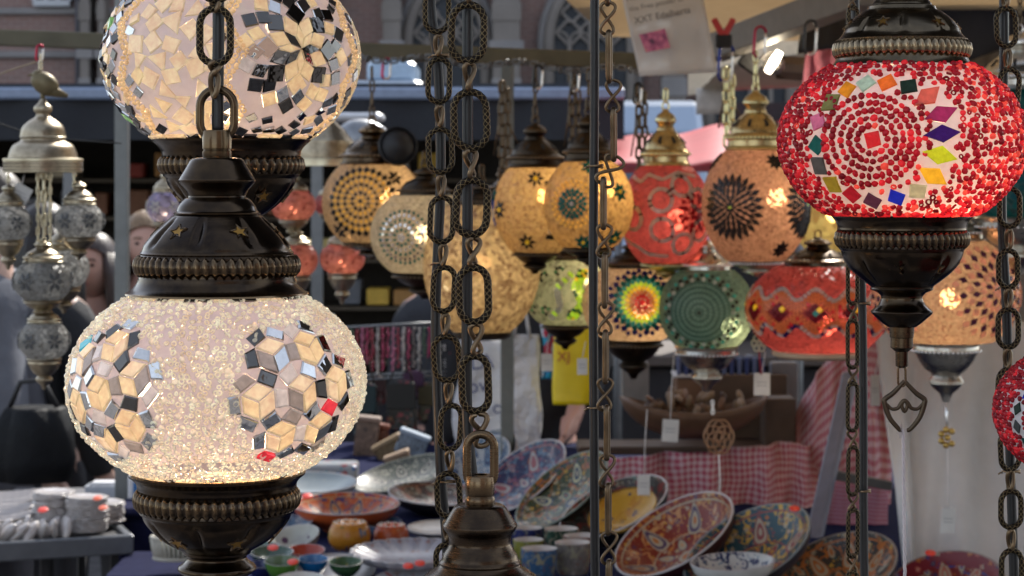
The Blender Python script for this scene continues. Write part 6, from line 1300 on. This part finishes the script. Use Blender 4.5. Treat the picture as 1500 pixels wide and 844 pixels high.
# carrier bags ----------------------------------------------------------------------------------
def bag(label, cx, cy, D, w_, h, mat, crush=.05, marks=None, handle=True, seed=1, bot=1.0):
    s = D / F; o = thing('carrier_bag', label, 'bag', W(cx, cy, D)); rd = random.Random(seed); ph = [rd.uniform(0, 6) for _ in range(6)]
    mb = MB(); n, m = 40, 20; vs = []
    for j in range(m + 1):
        v = j / m
        for i in range(n):
            a = 2 * PI * i / n; sx = math.copysign(abs(math.cos(a)) ** .6, math.cos(a)); sy = math.copysign(abs(math.sin(a)) ** .6, math.sin(a)); wv = 1 + crush * (math.sin(a * 5 + v * 7 + ph[0]) + math.sin(v * 11 + a * 2 + ph[1])) 
            ww = w_ / 2 * (bot + (1 - bot) * v) * (1 - .15 * v * v)
            vs.append(Vector((sx * ww * wv, sy * w_ * .16 * (1.2 - v) * wv, (v - .5) * h)) * s)
    fs = [(j * n + i, j * n + (i + 1) % n, (j + 1) * n + (i + 1) % n, (j + 1) * n + i) for j in range(m) for i in range(n)] + [tuple(range(n - 1, -1, -1))]
    mb.add(vs, fs); mb.build('body', mat, o)
    if handle:
        for sg in (1, -1): mb = MB(); mb.tube([Vector((-w_ * .22, sg * 4, h * .47)) * s, Vector((-w_ * .12, sg * 4, h * .5 + 30)) * s, Vector((w_ * .12, sg * 4, h * .5 + 30)) * s, Vector((w_ * .22, sg * 4, h * .47)) * s], 3 * s, 6); mb.build('handle', mat, o)
    return o, s
PLW = NT('white_plastic'); c0 = PLW.mix(PLW.noise(12, 4), (.62, .62, .64), (.78, .78, .80)); PLW = PLW.done(PLW.mixs(.25, PLW.bsdf(c0, .3, 0, PLW.bump(PLW.noise(16, 4), 1.0, .05)), PLW.trl(c0)))
o, s = bag('crumpled white plastic bag with dark blue and red print, hanging behind the centre chains', 720, 590, 6.1, 104, 190, PLW, .075, seed=3)
PB = plain((.06, .08, .20), .5); PR = plain((.5, .05, .05), .5)
for tx, dx, dz, sz, m in (('LA', -30, 50, 30, PB), ('T', 22, 54, 26, PB), ('ov', -34, 16, 30, PB), ('ow', 2, -14, 28, PB), ('de', -34, -50, 24, PR), ('n', 4, -56, 22, PR)): text(tx, sz * s, (dx * s, -w_ * 0 - 24 * s, dz * s), (R(90), R(-6), 0), o, m)
bag('plain crumpled white plastic bag held low beside the dark coat', 764, 575, 5.95, 54, 170, PLW, .11, seed=5)
o, s = bag('bright yellow carrier bag with a small red print', 838, 532, 5.9, 58, 120, plain((.92, .70, .01), .35, var=.1, bump=.4, bs=14, bd=.01), .02, seed=8)
text('XJ', 20 * s, (-22 * s, -13 * s, 4 * s), (R(90), 0, 0), o, PR)
o = thing('scarf', 'turquoise and red patterned scarf hanging from the shopper’s arm'.replace('’', ''), 'scarf', W(806, 505, 6.3)); s = 6.3 / F
def sc_(u, v): return Vector(((u - .5) * 24 + 4 * math.sin(v * 5), 4 * math.sin(u * 12 + v * 2), (v - .5) * 100)) * s
t = NT('scarf_print'); v_ = t.voro(40); t_c = t.n('ShaderNodeSeparateColor'); t.l(v_.outputs['Color'], t_c.inputs[0]); SCF = t.done(t.bsdf(t.ramp(t_c.outputs[0], [(0, (.02, .30, .45)), (.35, (.55, .60, .65)), (.6, (.4, .03, .06)), (.8, (.03, .1, .3))], 'CONSTANT'), .8))
mb = MB(); mb.sheet(sc_, 10, 16); b_ = mb.build('fabric', SCF, o); b_.modifiers.new('thickness', 'SOLIDIFY').thickness = .004
# jewellery rack ----------------------------------------------------------------------------------
o = thing('jewellery_rack', 'wire rack with strings of pink, red and silver beads hanging in rows', 'rack', W(590, 480, 6.6)); s = 6.6 / F
for z, x0, x1 in ((3, -110, 84), (-68, -90, 100), (-74, -90, 100)): mb = MB(); mb.tube([Vector((x0, 0, z - 4)) * s, Vector((x1, 0, z + 6)) * s], 2 * s, 8); mb.build('bar', STEEL, o)
for x0 in (-104, 92): mb = MB(); mb.tube([Vector((x0, 3, 20)) * s, Vector((x0, 3, -640)) * s], 3.5 * s, 8); mb.build('upright', STEEL, o)
BC = [plain(c, .15) for c in ((.34, .03, .09), (.42, .40, .38), (.25, .02, .04), (.06, .10, .06), (.20, .17, .16), (.42, .13, .22), (.04, .03, .04))]
for i in range(24):
    x0 = -98 + i * 7.6; m = random.choices(BC, [3, 4, 3, 1, 4, 2, 1])[0]; mb = MB(); n = random.randint(9, 14)
    for k in range(n):
        mb.ball(Vector((x0 + random.uniform(-1.2, 1.2), random.uniform(-3, 3), -2 - k * 5.0)) * s, random.uniform(1.8, 3.2) * s, 7, 5)
    mb.build('bead_string', m, o)
def purse(label, x, y, D, w_, h, c, rz=0):
    s = D / F; o = thing('purse', label, 'purse', W(x, y, D), 'purses and pouches under the jewellery', rot=(0, rz, 0)); mb = MB(); mb.box((0, 0, 0), (w_ * s, 18 * s, h * s), bev=5 * s, taper=.85)
    pal = [c, tuple(min(1, q * 2.4 + .05) for q in c), (.25, .12, .06), (.12, .14, .16), (.3, .05, .06)]; mb.build('body', pot_mat(c, pal, 45), o)
    mb = MB(); mb.box((0, -10 * s, h * .2 * s), (w_ * .9 * s, 3 * s, h * .5 * s), bev=1.2 * s); mb.build('flap', plain(tuple(q * .8 for q in c), .7), o)
    mb = MB(); mb.tube([Vector((-w_ * .35, 0, h * .5)) * s, Vector((0, 0, h * .5 + 40)) * s, Vector((w_ * .35, 0, h * .5)) * s], 1.5 * s, 6); mb.build('strap', plain((.05, .04, .035), .7), o)
for a in (('dark teal checked pouch hanging lowest left of the purses', 536, 600, 6.55, 36, 80, (.02, .045, .05)), ('black embroidered pouch with small coloured flowers', 588, 595, 6.5, 48, 76, (.02, .02, .018)), ('purple and gold brocade pouch', 606, 565, 6.6, 34, 44, (.07, .025, .07)), ('reddish woven pouch beside the checked one', 553, 572, 6.65, 26, 44, (.10, .05, .05)), ('olive pouch next to the first centre chain', 628, 590, 6.6, 34, 60, (.07, .055, .02))): purse(*a)
for lab, x, y, D_, w_, h, c, rz in (('tall brown cardboard roll leaning under the pouches', 536, 655, 6.3, 34, 90, (.19, .13, .10), .1), ('brown decorated box tilted beside the cardboard roll', 572, 660, 6.2, 44, 34, (.22, .15, .08), -.5), ('grey blue box lying tilted under the purses', 604, 650, 6.1, 44, 34, (.20, .26, .34), .35), ('small tan box in front of the decorated one', 584, 676, 6.0, 36, 26, (.28, .19, .12), -.35), ('small dark red box between the boxes', 556, 634, 6.35, 26, 26, (.22, .07, .04), .1)):
    s = D_ / F; o = thing('box', lab, 'box', W(x, y, D_), 'boxes under the purses', rot=(0, rz, 0)); mb = MB(); mb.box((0, 0, -3 * s), (w_ * s, 26 * s, (h - 6) * s), bev=1.5 * s); mb.build('base', pot_mat(c, [tuple(q * .6 for q in c), tuple(min(1, q * 1.6) for q in c), (.06, .05, .05)], 50), o); mb = MB(); mb.box((0, 0, (h / 2 - 3) * s), ((w_ + 3) * s, 29 * s, 7 * s), bev=1.5 * s); mb.build('lid', plain(tuple(min(1, q * 1.25) for q in c), .6), o)
mb = MB(); mb.box((0, 0, 0), (.06, .03, .28), bev=.01); o = mb.build('purple_cloth', plain((.10, .03, .22), .8), None, W(483, 660, 6.6)); tag(o, 'strip of purple cloth hanging right of the lower left lamp', 'cloth')
mb = MB(); mb.box((0, 0, 0), (.16, .10, .045), bev=.006); o = mb.build('patterned_tin', pot_mat((.5, .52, .55), [(.05, .2, .5), (.5, .5, .5), (.1, .4, .5), (.5, .1, .1)], 40), None, W(480, 690, 5.6)); tag(o, 'blue and white patterned tin behind the pale blue dish', 'tin')
for k, (x, c, lab) in enumerate(((460, (.45, .12, .02), 'orange bottle behind the wide pale blue dish'), (452, (.03, .2, .04), 'green bottle behind the wide pale blue dish'))):
    o = thing('bottle', lab, 'bottle', W(x + k * 2, 672, 6.2)); mb = MB(); mb.lathe([(.1, -20), (7, -19), (7, 8), (3, 14), (3, 22), (.1, 22)], 18, k=6.2 / F); mb.build('glass', plain(c, .2), o); mb = MB(); mb.lathe([(3.4, 20), (3.4, 26), (.1, 26)], 14, k=6.2 / F); mb.build('lid', BLACK, o)

# ================================================================ stalls, vans and church farther off
def gb(name, a, b, mat, parent, bev=.0):
    a, b = Vector(a), Vector(b); mb = MB(); mb.box((a + b) / 2, [abs(q) for q in (b - a)], bev=bev); return mb.build(name, mat, parent)
o = thing('market_stall', 'dark market stall with a blue edged black canopy and shelves of goods at the left', 'market stall', (-1.9, 10, 0))
X0, X1 = -4.2, 2.4
zt = W(0, 128, 9.4).z; zb_ = W(0, 146, 9.4).z; zs = W(0, 205, 9.4).z
gb('canopy_edge', (X0, -.62, zb_), (X1, -.55, zt), plain((.20, .26, .38), .35), o, .01); gb('canopy_roof', (X0, -.54, zt - .05), (X1, 1.6, zt + .02), plain((.02, .025, .035), .7), o)
def val(u, v): return Vector((X0 + (X1 - X0) * u, -.585 + .02 * math.sin(u * 90), zs + (zb_ - zs) * v))
mb = MB(); mb.sheet(val, 160, 4); mb.build('dark_valance', plain((.010, .013, .02), .7, bump=.3, bs=5, bd=.03), o)
gb('back_wall', (X0, 1.5, 0), (X1, 1.56, zt - .06), plain((.04, .034, .028), .8), o)
for i, py in enumerate((262, 318, 380, 450, 530)):
    z = W(0, py, 10.8).z; gb('shelf', (X0, .85, z - .02), (X1, 1.48, z), plain((.10, .08, .055), .7), o)
gb('counter', (X0, -.2, 0), (X1, .3, .72), plain((.02, .02, .025), .8), o, .01)
for x in (X0 + .1, -1.2, 1.0, X1 - .1): gb('post', (x, -.52, 0), (x + .05, -.47, zb_), STEEL, o)
gc = [(.45, .30, .05), (.30, .16, .05), (.40, .36, .26), (.14, .06, .03), (.50, .40, .16), (.10, .11, .13), (.20, .03, .02), (.30, .30, .28), (.05, .06, .09)]
names = {0: 'amber', 1: 'brown', 2: 'cream', 3: 'dark brown', 4: 'yellow', 5: 'slate', 6: 'dark red', 7: 'pale grey', 8: 'navy'}
me_cache = {}
for i, py in enumerate((262, 318, 380, 450)):
    z = W(0, py, 10.8).z; x = -3.4
    cc_ = {}
    while x < 1.2:
        wd = random.uniform(.07, .22); hh = random.uniform(.08, .15); ci = random.choices(range(9), [3, 2, 3, 3, 2, 3, 1, 2, 3])[0]
        px_ = 750 + x / 10.85 * F
        if random.random() < .8 and (px_ < 620) and not (700 < px_ < 720):
            k = (round(wd, 2), round(hh, 2), ci); mb = MB(); mb.box((0, 0, hh / 2), (wd * .9, .2, hh * .85), bev=.006); c = gc[ci]; cc_[ci] = cc_.get(ci, -1) + 1
            ob = mb.build('carton', plain(tuple(min(.9, q * 1.7) for q in c), .6), None, (x + wd / 2, 10.95, z)); tag(ob, f'{ORD[cc_[ci]]} {names[ci]} carton from the left on the {("top", "second", "third", "lowest")[i]} shelf of the dark stall', 'carton', 'cartons on the shelves of the dark stall')
        x += wd + random.uniform(.0, .05)
# red awning
RA = plain((.36, .022, .03), .55, var=.15, vs=4)
o = thing('red_awning', 'sunlit red fabric awning roof of a stall behind the brass capped lamps', 'awning', W(1030, 220, 9))
og = W(1030, 220, 9)
def ra(u, v): 
    x = 893 + 290 * u; return W(x, 244 - 4 * u + (-1) * v * (38 + 34 * u) , 8.6 + v * 1.3) - og + Vector((0, 0, .012 * math.sin(u * 14)))
mb = MB(); mb.sheet(ra, 40, 8); b_ = mb.build('roof', RA, o); b_.modifiers.new('thickness', 'SOLIDIFY').thickness = .01
def rv(u, v): return W(893 + 290 * u, 254 - 4 * u - 10 * v, 8.6) - og + Vector((0, .01 * math.sin(u * 50), 0))
mb = MB(); mb.sheet(rv, 60, 2); mb.build('valance', plain((.25, .02, .025), .6), o)
for x in (905, 1170): mb = MB(); mb.tube([W(x, 250, 8.7) - og, Vector((W(x, 250, 8.7).x, 8.7, 0)) - og], .02, 8); mb.build('post', STEEL, o)
# low dark counter under it
o = thing('market_counter', 'long low market counter with dark cloth far behind the lamps', 'counter', (1.6, 9.3, 0)); gb('cloth', (-1.6, -.4, .02), (3.4, .4, .95), plain((.028, .026, .03), .85, bump=.4, bs=5, bd=.03), o, .01); gb('top', (-1.65, -.45, .96), (3.45, .45, 1.0), plain((.10, .08, .07), .7), o, .005); gb('back_screen', (-.6, .6, 0), (3.4, .65, 2.1), plain((.03, .03, .034), .8), o)
# van seen from the front ----------------------------------------------------------------
GLS = plain((.05, .08, .12), .06, .0, Specular_IOR_Level=1.0)
def van(label, px, D, ytop, wpx, paint, L=4.6):
    s = D / F; wd = wpx * s; Ht = CZ + (260 - ytop) * s; o = thing('parked_van', label, 'van', (W(px, 0, D).x, D, 0)); hw = wd / 2; P = plain(paint, .3, var=.06, Coat_Weight=.6)
    prof = [(0, .35), (0, .95), (.25, 1.15), (.75, Ht - .30), (.95, Ht - .06), (1.2, Ht), (L - .1, Ht), (L, Ht - .12), (L, .35)]
    mb = MB(); nx = [(-1, 0), (-.94, 1), (-.8, 1.0), (.8, 1.0), (.94, 1), (1, 0)]; vs = []
    cols = [(-1.0, .06), (-.97, .02), (-.9, 0), (.9, 0), (.97, .02), (1.0, .06)]
    for cx_, ins in cols:
        for y, z in prof: vs.append((cx_ * hw * (1 - .07 * max(0, z - 1.1) / (Ht - 1.1)), y + (ins if y < 1 else -ins if y > L - .5 else 0), z - (ins if z > 1.2 else 0)))
    m = len(prof); fs = [(i * m + j, i * m + (j + 1) % m, (i + 1) * m + (j + 1) % m, (i + 1) * m + j) for i in range(5) for j in range(m)] + [tuple(range(m)), tuple(range(6 * m - 1, 5 * m - 1, -1))]
    mb.add(vs, fs, smooth=False); mb.build('body', P, o)
    zA, zB = 1.22, Ht - .34; yA, yB = .285, .72
    mb = MB(); mb.prism([(-hw * .84, yA - .02, zA), (hw * .84, yA - .02, zA), (hw * .78, yB - .02, zB), (-hw * .78, yB - .02, zB)], (0, -.012, .006)); mb.build('windscreen', GLS, o)
    for sg in (1, -1):
        mb = MB(); mb.prism([(sg * hw * .985, .75, 1.25), (sg * hw * .985, 1.5, 1.25), (sg * hw * .95, 1.5, Ht - .4), (sg * hw * .955, .95, Ht - .4)], (sg * .012, 0, 0)); mb.build('side_window', GLS, o)
        mb = MB(); mb.box((sg * hw * .72, -.01, .80), (.26, .05, .16), bev=.02); mb.build('headlight', plain((.7, .72, .75), .1), o)
        mb = MB(); mb.box((sg * (hw + .1), .55, 1.35), (.16, .1, .26), bev=.03); mb.build('mirror', BLACK, o)
        for y in (.8, L - .9):
            w2 = link('wheel', None, o, (sg * (hw - .12), y, .33)); mb = MB(); mb.lathe([(.2, -.1), (.31, -.1), (.33, -.07), (.33, .07), (.31, .1), (.2, .1)], 28, rot=Euler((0, R(90), 0)).to_matrix()); mb.build('tyre', BLACK, w2); mb = MB(); mb.lathe([(.01, .05), (.2, .07), (.21, .1), (.21, -.1), (.01, -.09)], 20, rot=Euler((0, R(90), 0)).to_matrix()); mb.build('rim', SILVER, w2)
    mb = MB(); mb.box((0, -.03, .5), (wd * .96, .1, .24), bev=.03); mb.build('bumper', plain((.05, .05, .055), .6), o)
    return o
van('pale blue van with a wide windscreen parked in front of the church', 925, 20, 141, 250, (.30, .38, .50)); 
o = thing('box_trailer', 'blue grey market trailer with rounded corners standing before the church, left of the centre chains', 'trailer', (W(440, 0, 15).x, 15, 0)); s = 15 / F
TP = plain((.20, .245, .28), .4, var=.08, vs=3); zt = CZ + (260 - 120) * s
gb('body', (-.95, 0, .35), (W(620, 0, 15).x - W(440, 0, 15).x, 3.2, zt), TP, o, .06); gb('roof_edge', (-.97, -.03, zt - .09), (W(623, 0, 15).x - W(440, 0, 15).x, 3.23, zt + .01), plain((.34, .41, .50), .35), o, .04)
gb('roof_box', (.45, .3, zt + .01), (.80, 1.2, zt + .17), plain((.30, .40, .52), .3), o, .03)
for i in range(9): gb('panel_rib', (.05 + i * .09, -.025, .4), (.085 + i * .09, 0, W(0, 270, 15).z), plain((.15, .18, .21), .45), o, .006)
gb('shelf_bracket', (.60, -.16, W(0, 166, 15).z), (.80, -.001, W(0, 161, 15).z), plain((.4, .4, .38), .5), o)
for sg in (-.6, .5): mb = MB(); mb.lathe([(.01, -.1), (.31, -.1), (.33, -.07), (.33, .07), (.31, .1), (.01, .1)], 28, c=(sg, 1.4, .33), rot=Euler((0, R(90), 0)).to_matrix()); mb.build('wheel', BLACK, o)
o = thing('white_bottle', 'white plastic bottle standing on the bracket of the blue grey trailer', 'bottle', (W(583, 0, 14.9).x, 14.9, W(0, 161, 14.9).z)); mb = MB(); mb.lathe([(.001, 0), (.05, 0), (.055, .02), (.055, .10), (.022, .14), (.022, .16)], 20); mb.build('body', WHITE, o); mb = MB(); mb.lathe([(.025, .155), (.025, .18), (.001, .185)], 16); mb.build('lid', WHITE, o)
# white clutter glimpsed beside the upper left lamp
mb = MB(); mb.box((0, 0, 0), (.30, .2, .03), bev=.01); o = mb.build('white_board', plain((.6, .62, .66), .4), None, W(500, 172, 7.5)); tag(o, 'white board edge glimpsed right of the upper left lamp', 'board')
mb = MB(); mb.ball((0, 0, 0), (.11, .06, .09), 20, 14, rot=Euler((0, .5, 0)).to_matrix()); o = mb.build('crumpled_foil', NT('silver_foil').done(bpy.data.materials[-1].node_tree and 0) if False else metal((.12, .13, .14), (.3, .31, .33), .4, 30, 1.0), None, W(535, 215, 7.2)); tag(o, 'crumpled silvery plastic behind the sunflower lamp', 'plastic')
# church ------------------------------------------------------------------------------------
def brick():
    t = NT('old_brick'); sp = t.n('ShaderNodeSeparateXYZ'); t.l(t.coord(), sp.inputs[0]); cb = t.n('ShaderNodeCombineXYZ'); t.l(sp.outputs[0], cb.inputs[0]); t.l(sp.outputs[2], cb.inputs[1])
    b = t.n('ShaderNodeTexBrick'); t.l(cb.outputs[0], b.inputs[0]); b.inputs['Scale'].default_value = 1; b.inputs['Brick Width'].default_value = .22; b.inputs['Row Height'].default_value = .075; b.inputs['Mortar Size'].default_value = .008
    b.inputs['Color1'].default_value = (.22, .115, .085, 1); b.inputs['Color2'].default_value = (.15, .09, .075, 1); b.inputs['Mortar'].default_value = (.30, .27, .25, 1)
    c = t.mix(t.math('MULTIPLY', t.noise(.9, 5), .75), b.outputs[0], (.20, .17, .165)); c = t.mix(t.math('MULTIPLY', t.noise(3.1, 4), .5), c, (.33, .19, .17))
    return t.done(t.bsdf(c, .85, 0, t.bump(b.outputs[1], .3, .01)))
BRK = brick(); STN = plain((.185, .165, .15), .8, var=.4, vs=1.2, bump=.3, bs=10, bd=.02); STD = plain((.22, .21, .21), .8, var=.3, vs=2)
DCH = 35.0
def CW(px, py, d=0): return W(px, py, DCH + d)
o = thing('church', 'old brick church wall with stone buttresses and tall gothic tracery windows', 'church', (0, DCH, 0))
def loc_(p): return Vector(p) - Vector((0, DCH, 0))
gb('wall', (-16, .3, 0), (18, 1.2, 16), BRK, o)
for px, w_ in ((742, 40), (575, 26), (128, 14), (152, 9), (986, 34), (330, 30), (470, 30)):
    x = CW(px, 0).x; hw = w_ / 2 * DCH / F; gb('buttress', (x - hw, -.25, 0), (x + hw, .299, 13), STN, o, .02)
    for k in range(0, 13, 1): gb('quoin', (x - hw - (.06 if k % 2 else .02), -.27, .6 + k * .62), (x + hw + (.06 if k % 2 else .02), -.24, .6 + k * .62 + .30), STD if k % 3 else STN, o, .01)
x = CW(112, 0).x; mb = MB(); mb.tube([(x, .1, 0), (x, .1, 12)], .045, 10); mb.build('drainpipe', plain((.10, .10, .12), .6), o)
for py in (14, 78): z = CW(0, py).z; gb('string_course', (-16, .2, z - .06), (CW(300, 0).x, .298, z + .05), STD, o, .01)
# small left window
wnd = link('window', None, o); z0, z1, x0, x1 = CW(0, 8).z, CW(0, -60).z, CW(46, 0).x, CW(100, 0).x
gb('frame', (x0, .1, z0), (x1, .29, z0 + .10), plain((.45, .47, .5), .5), wnd)
for k in range(4): x = x0 + (x1 - x0) * k / 3; gb('frame', (x - .03, .12, z0 + .101), (x + .03, .29, z1), plain((.45, .47, .5), .5), wnd)
for k in range(3): x = x0 + (x1 - x0) * k / 3; gb('pane', (x + .031, .2, z0 + .102), (x + (x1 - x0) / 3 - .031, .25, z1), plain((.03, .04, .05), .1), wnd)
def gothic(xl, xr, yspring, ybot, nm):
    wnd = link('window', None, o); x0, x1 = CW(xl, 0).x, CW(xr, 0).x; zs, zb = CW(0, yspring).z, CW(0, ybot).z; wdt = x1 - x0; cxm = (x0 + x1) / 2
    def archp(k=1.0, n=14):
        pts = []; r = wdt * k; 
        for i in range(n + 1): a = PI - (PI / 3) * i / n; pts.append((x1 - (wdt - wdt) + 0 + r * math.cos(a) - (r - wdt) * 0, zs + r * math.sin(a)))
        L = [(x1 + wdt * math.cos(PI - (PI / 3) * i / n), zs + wdt * math.sin((PI / 3) * i / n)) for i in range(n + 1)]
        Rr = [(x0 - wdt * math.cos(PI - (PI / 3) * i / n), zs + wdt * math.sin((PI / 3) * i / n)) for i in range(n, -1, -1)]
        return L + Rr[1:]
    A_ = [(x0, zb)] + archp() + [(x1, zb)]
    mb = MB(); mb.prism([(x, .16, z) for x, z in A_], (0, .10, 0)); mb.build('pane', plain((.012, .018, .028), .5, bump=.4, bs=6, bd=.01), wnd)
    mb = MB(); mb.tube([(x, .10, z) for x, z in A_], .10, 8); mb.build('stone_arch', STN, wnd)
    mb = MB(); mb.tube([(cxm + (x - cxm) * 1.16, .18, zs + (z - zs) * 1.12 if z > zs else z) for x, z in A_], .09, 8); mb.build('stone_arch', STD, wnd)
    for k in (1, 2, 3): x = x0 + wdt * k / 4; gb('mullion', (x - .035, .04, zb), (x + .035, .12, zs + (.25 if k == 2 else .05) * wdt), STN, wnd, .01)
    for (cx_, cz_, r) in ((.25, .12, .13), (.75, .12, .13), (.5, .45, .17), (.5, .12, .12), (.28, .36, .10), (.72, .36, .10)):
        mb = MB(); mb.tube([(x0 + wdt * (cx_ + r * math.cos(a) * (1 + .12 * math.cos(4 * a))), .08, zs + wdt * (cz_ + r * math.sin(a) * (1 + .12 * math.cos(4 * a)))) for a in [2 * PI * i / 24 for i in range(24)]], .03, 6, True); mb.build('tracery', STN, wnd)
    for k in range(4):
        x = x0 + wdt * (k + .5) / 4; mb = MB(); mb.tube([(x - wdt / 8, .08, zs), (x - wdt / 11, .08, zs + .09 * wdt), (x, .08, zs + .15 * wdt), (x + wdt / 11, .08, zs + .09 * wdt), (x + wdt / 8, .08, zs)], .025, 6); mb.build('tracery', STN, wnd)
gothic(804, 926, 62, 330, 0); gothic(596, 712, 62, 330, 0); gothic(1040, 1160, 62, 330, 0)
# ground -----------------------------------------------------------------------------------
t = NT('cobble_paving'); v = t.voro(7, feature='DISTANCE_TO_EDGE'); vc = t.voro(7); c2 = t.n('ShaderNodeSeparateColor'); t.l(vc.outputs['Color'], c2.inputs[0])
c = t.mix(c2.outputs[0], (.13, .125, .13), (.21, .20, .20)); c = t.mix(t.math('LESS_THAN', v.outputs[0], .06), c, (.07, .065, .06)); c = t.mix(t.math('MULTIPLY', t.noise(.8, 5), .5), c, (.12, .11, .11))
GR = t.done(t.bsdf(c, .7, 0, t.bump(v.outputs[0], .4, .02)))
mb = MB(); mb.add([(-400, -400, 0), (400, -400, 0), (400, 400, 0), (-400, 400, 0)], [(0, 1, 2, 3)]); o = mb.build('ground', GR); o['kind'] = 'structure'
# houses across the street, behind the viewer: they are what the polished metal mirrors
for k, (x, y, w_, h, c) in enumerate(((7, -13, 12, 11, (.20, .13, .10)), (20, -8, 10, 13, (.30, .27, .24)), (-22, -18, 12, 8, (.28, .22, .18)))):
    o = thing('town_house', ('red brown brick town house across the street behind the viewer', 'tall plastered town house to the right across the street', 'low house far off on the left across the street')[k], 'house', (x, y, 0)); gb('wall', (-w_ / 2, -4, 0), (w_ / 2, 0, h), plain(c, .8), o)
    mb = MB(); mb.prism([(-w_ / 2 - .2, .2, h), (-w_ / 2 - .2, -4.2, h), (-w_ / 2 - .2, -2, h + 2.4)], (w_ + .4, 0, 0)); mb.build('roof', plain((.08, .06, .055), .7), o)
    for i in range(int(w_ // 2)):
        for j in range(int(h // 3)):
            wx = -w_ / 2 + 1 + i * 2; wz = 1 + j * 3; f = gb('window', (wx - .5, .005, wz), (wx + .5, .06, wz + 1.6), plain((.6, .6, .58), .5), o); gb('pane', (wx - .42, .062, wz + .08), (wx + .42, .075, wz + 1.52), GLS, f)
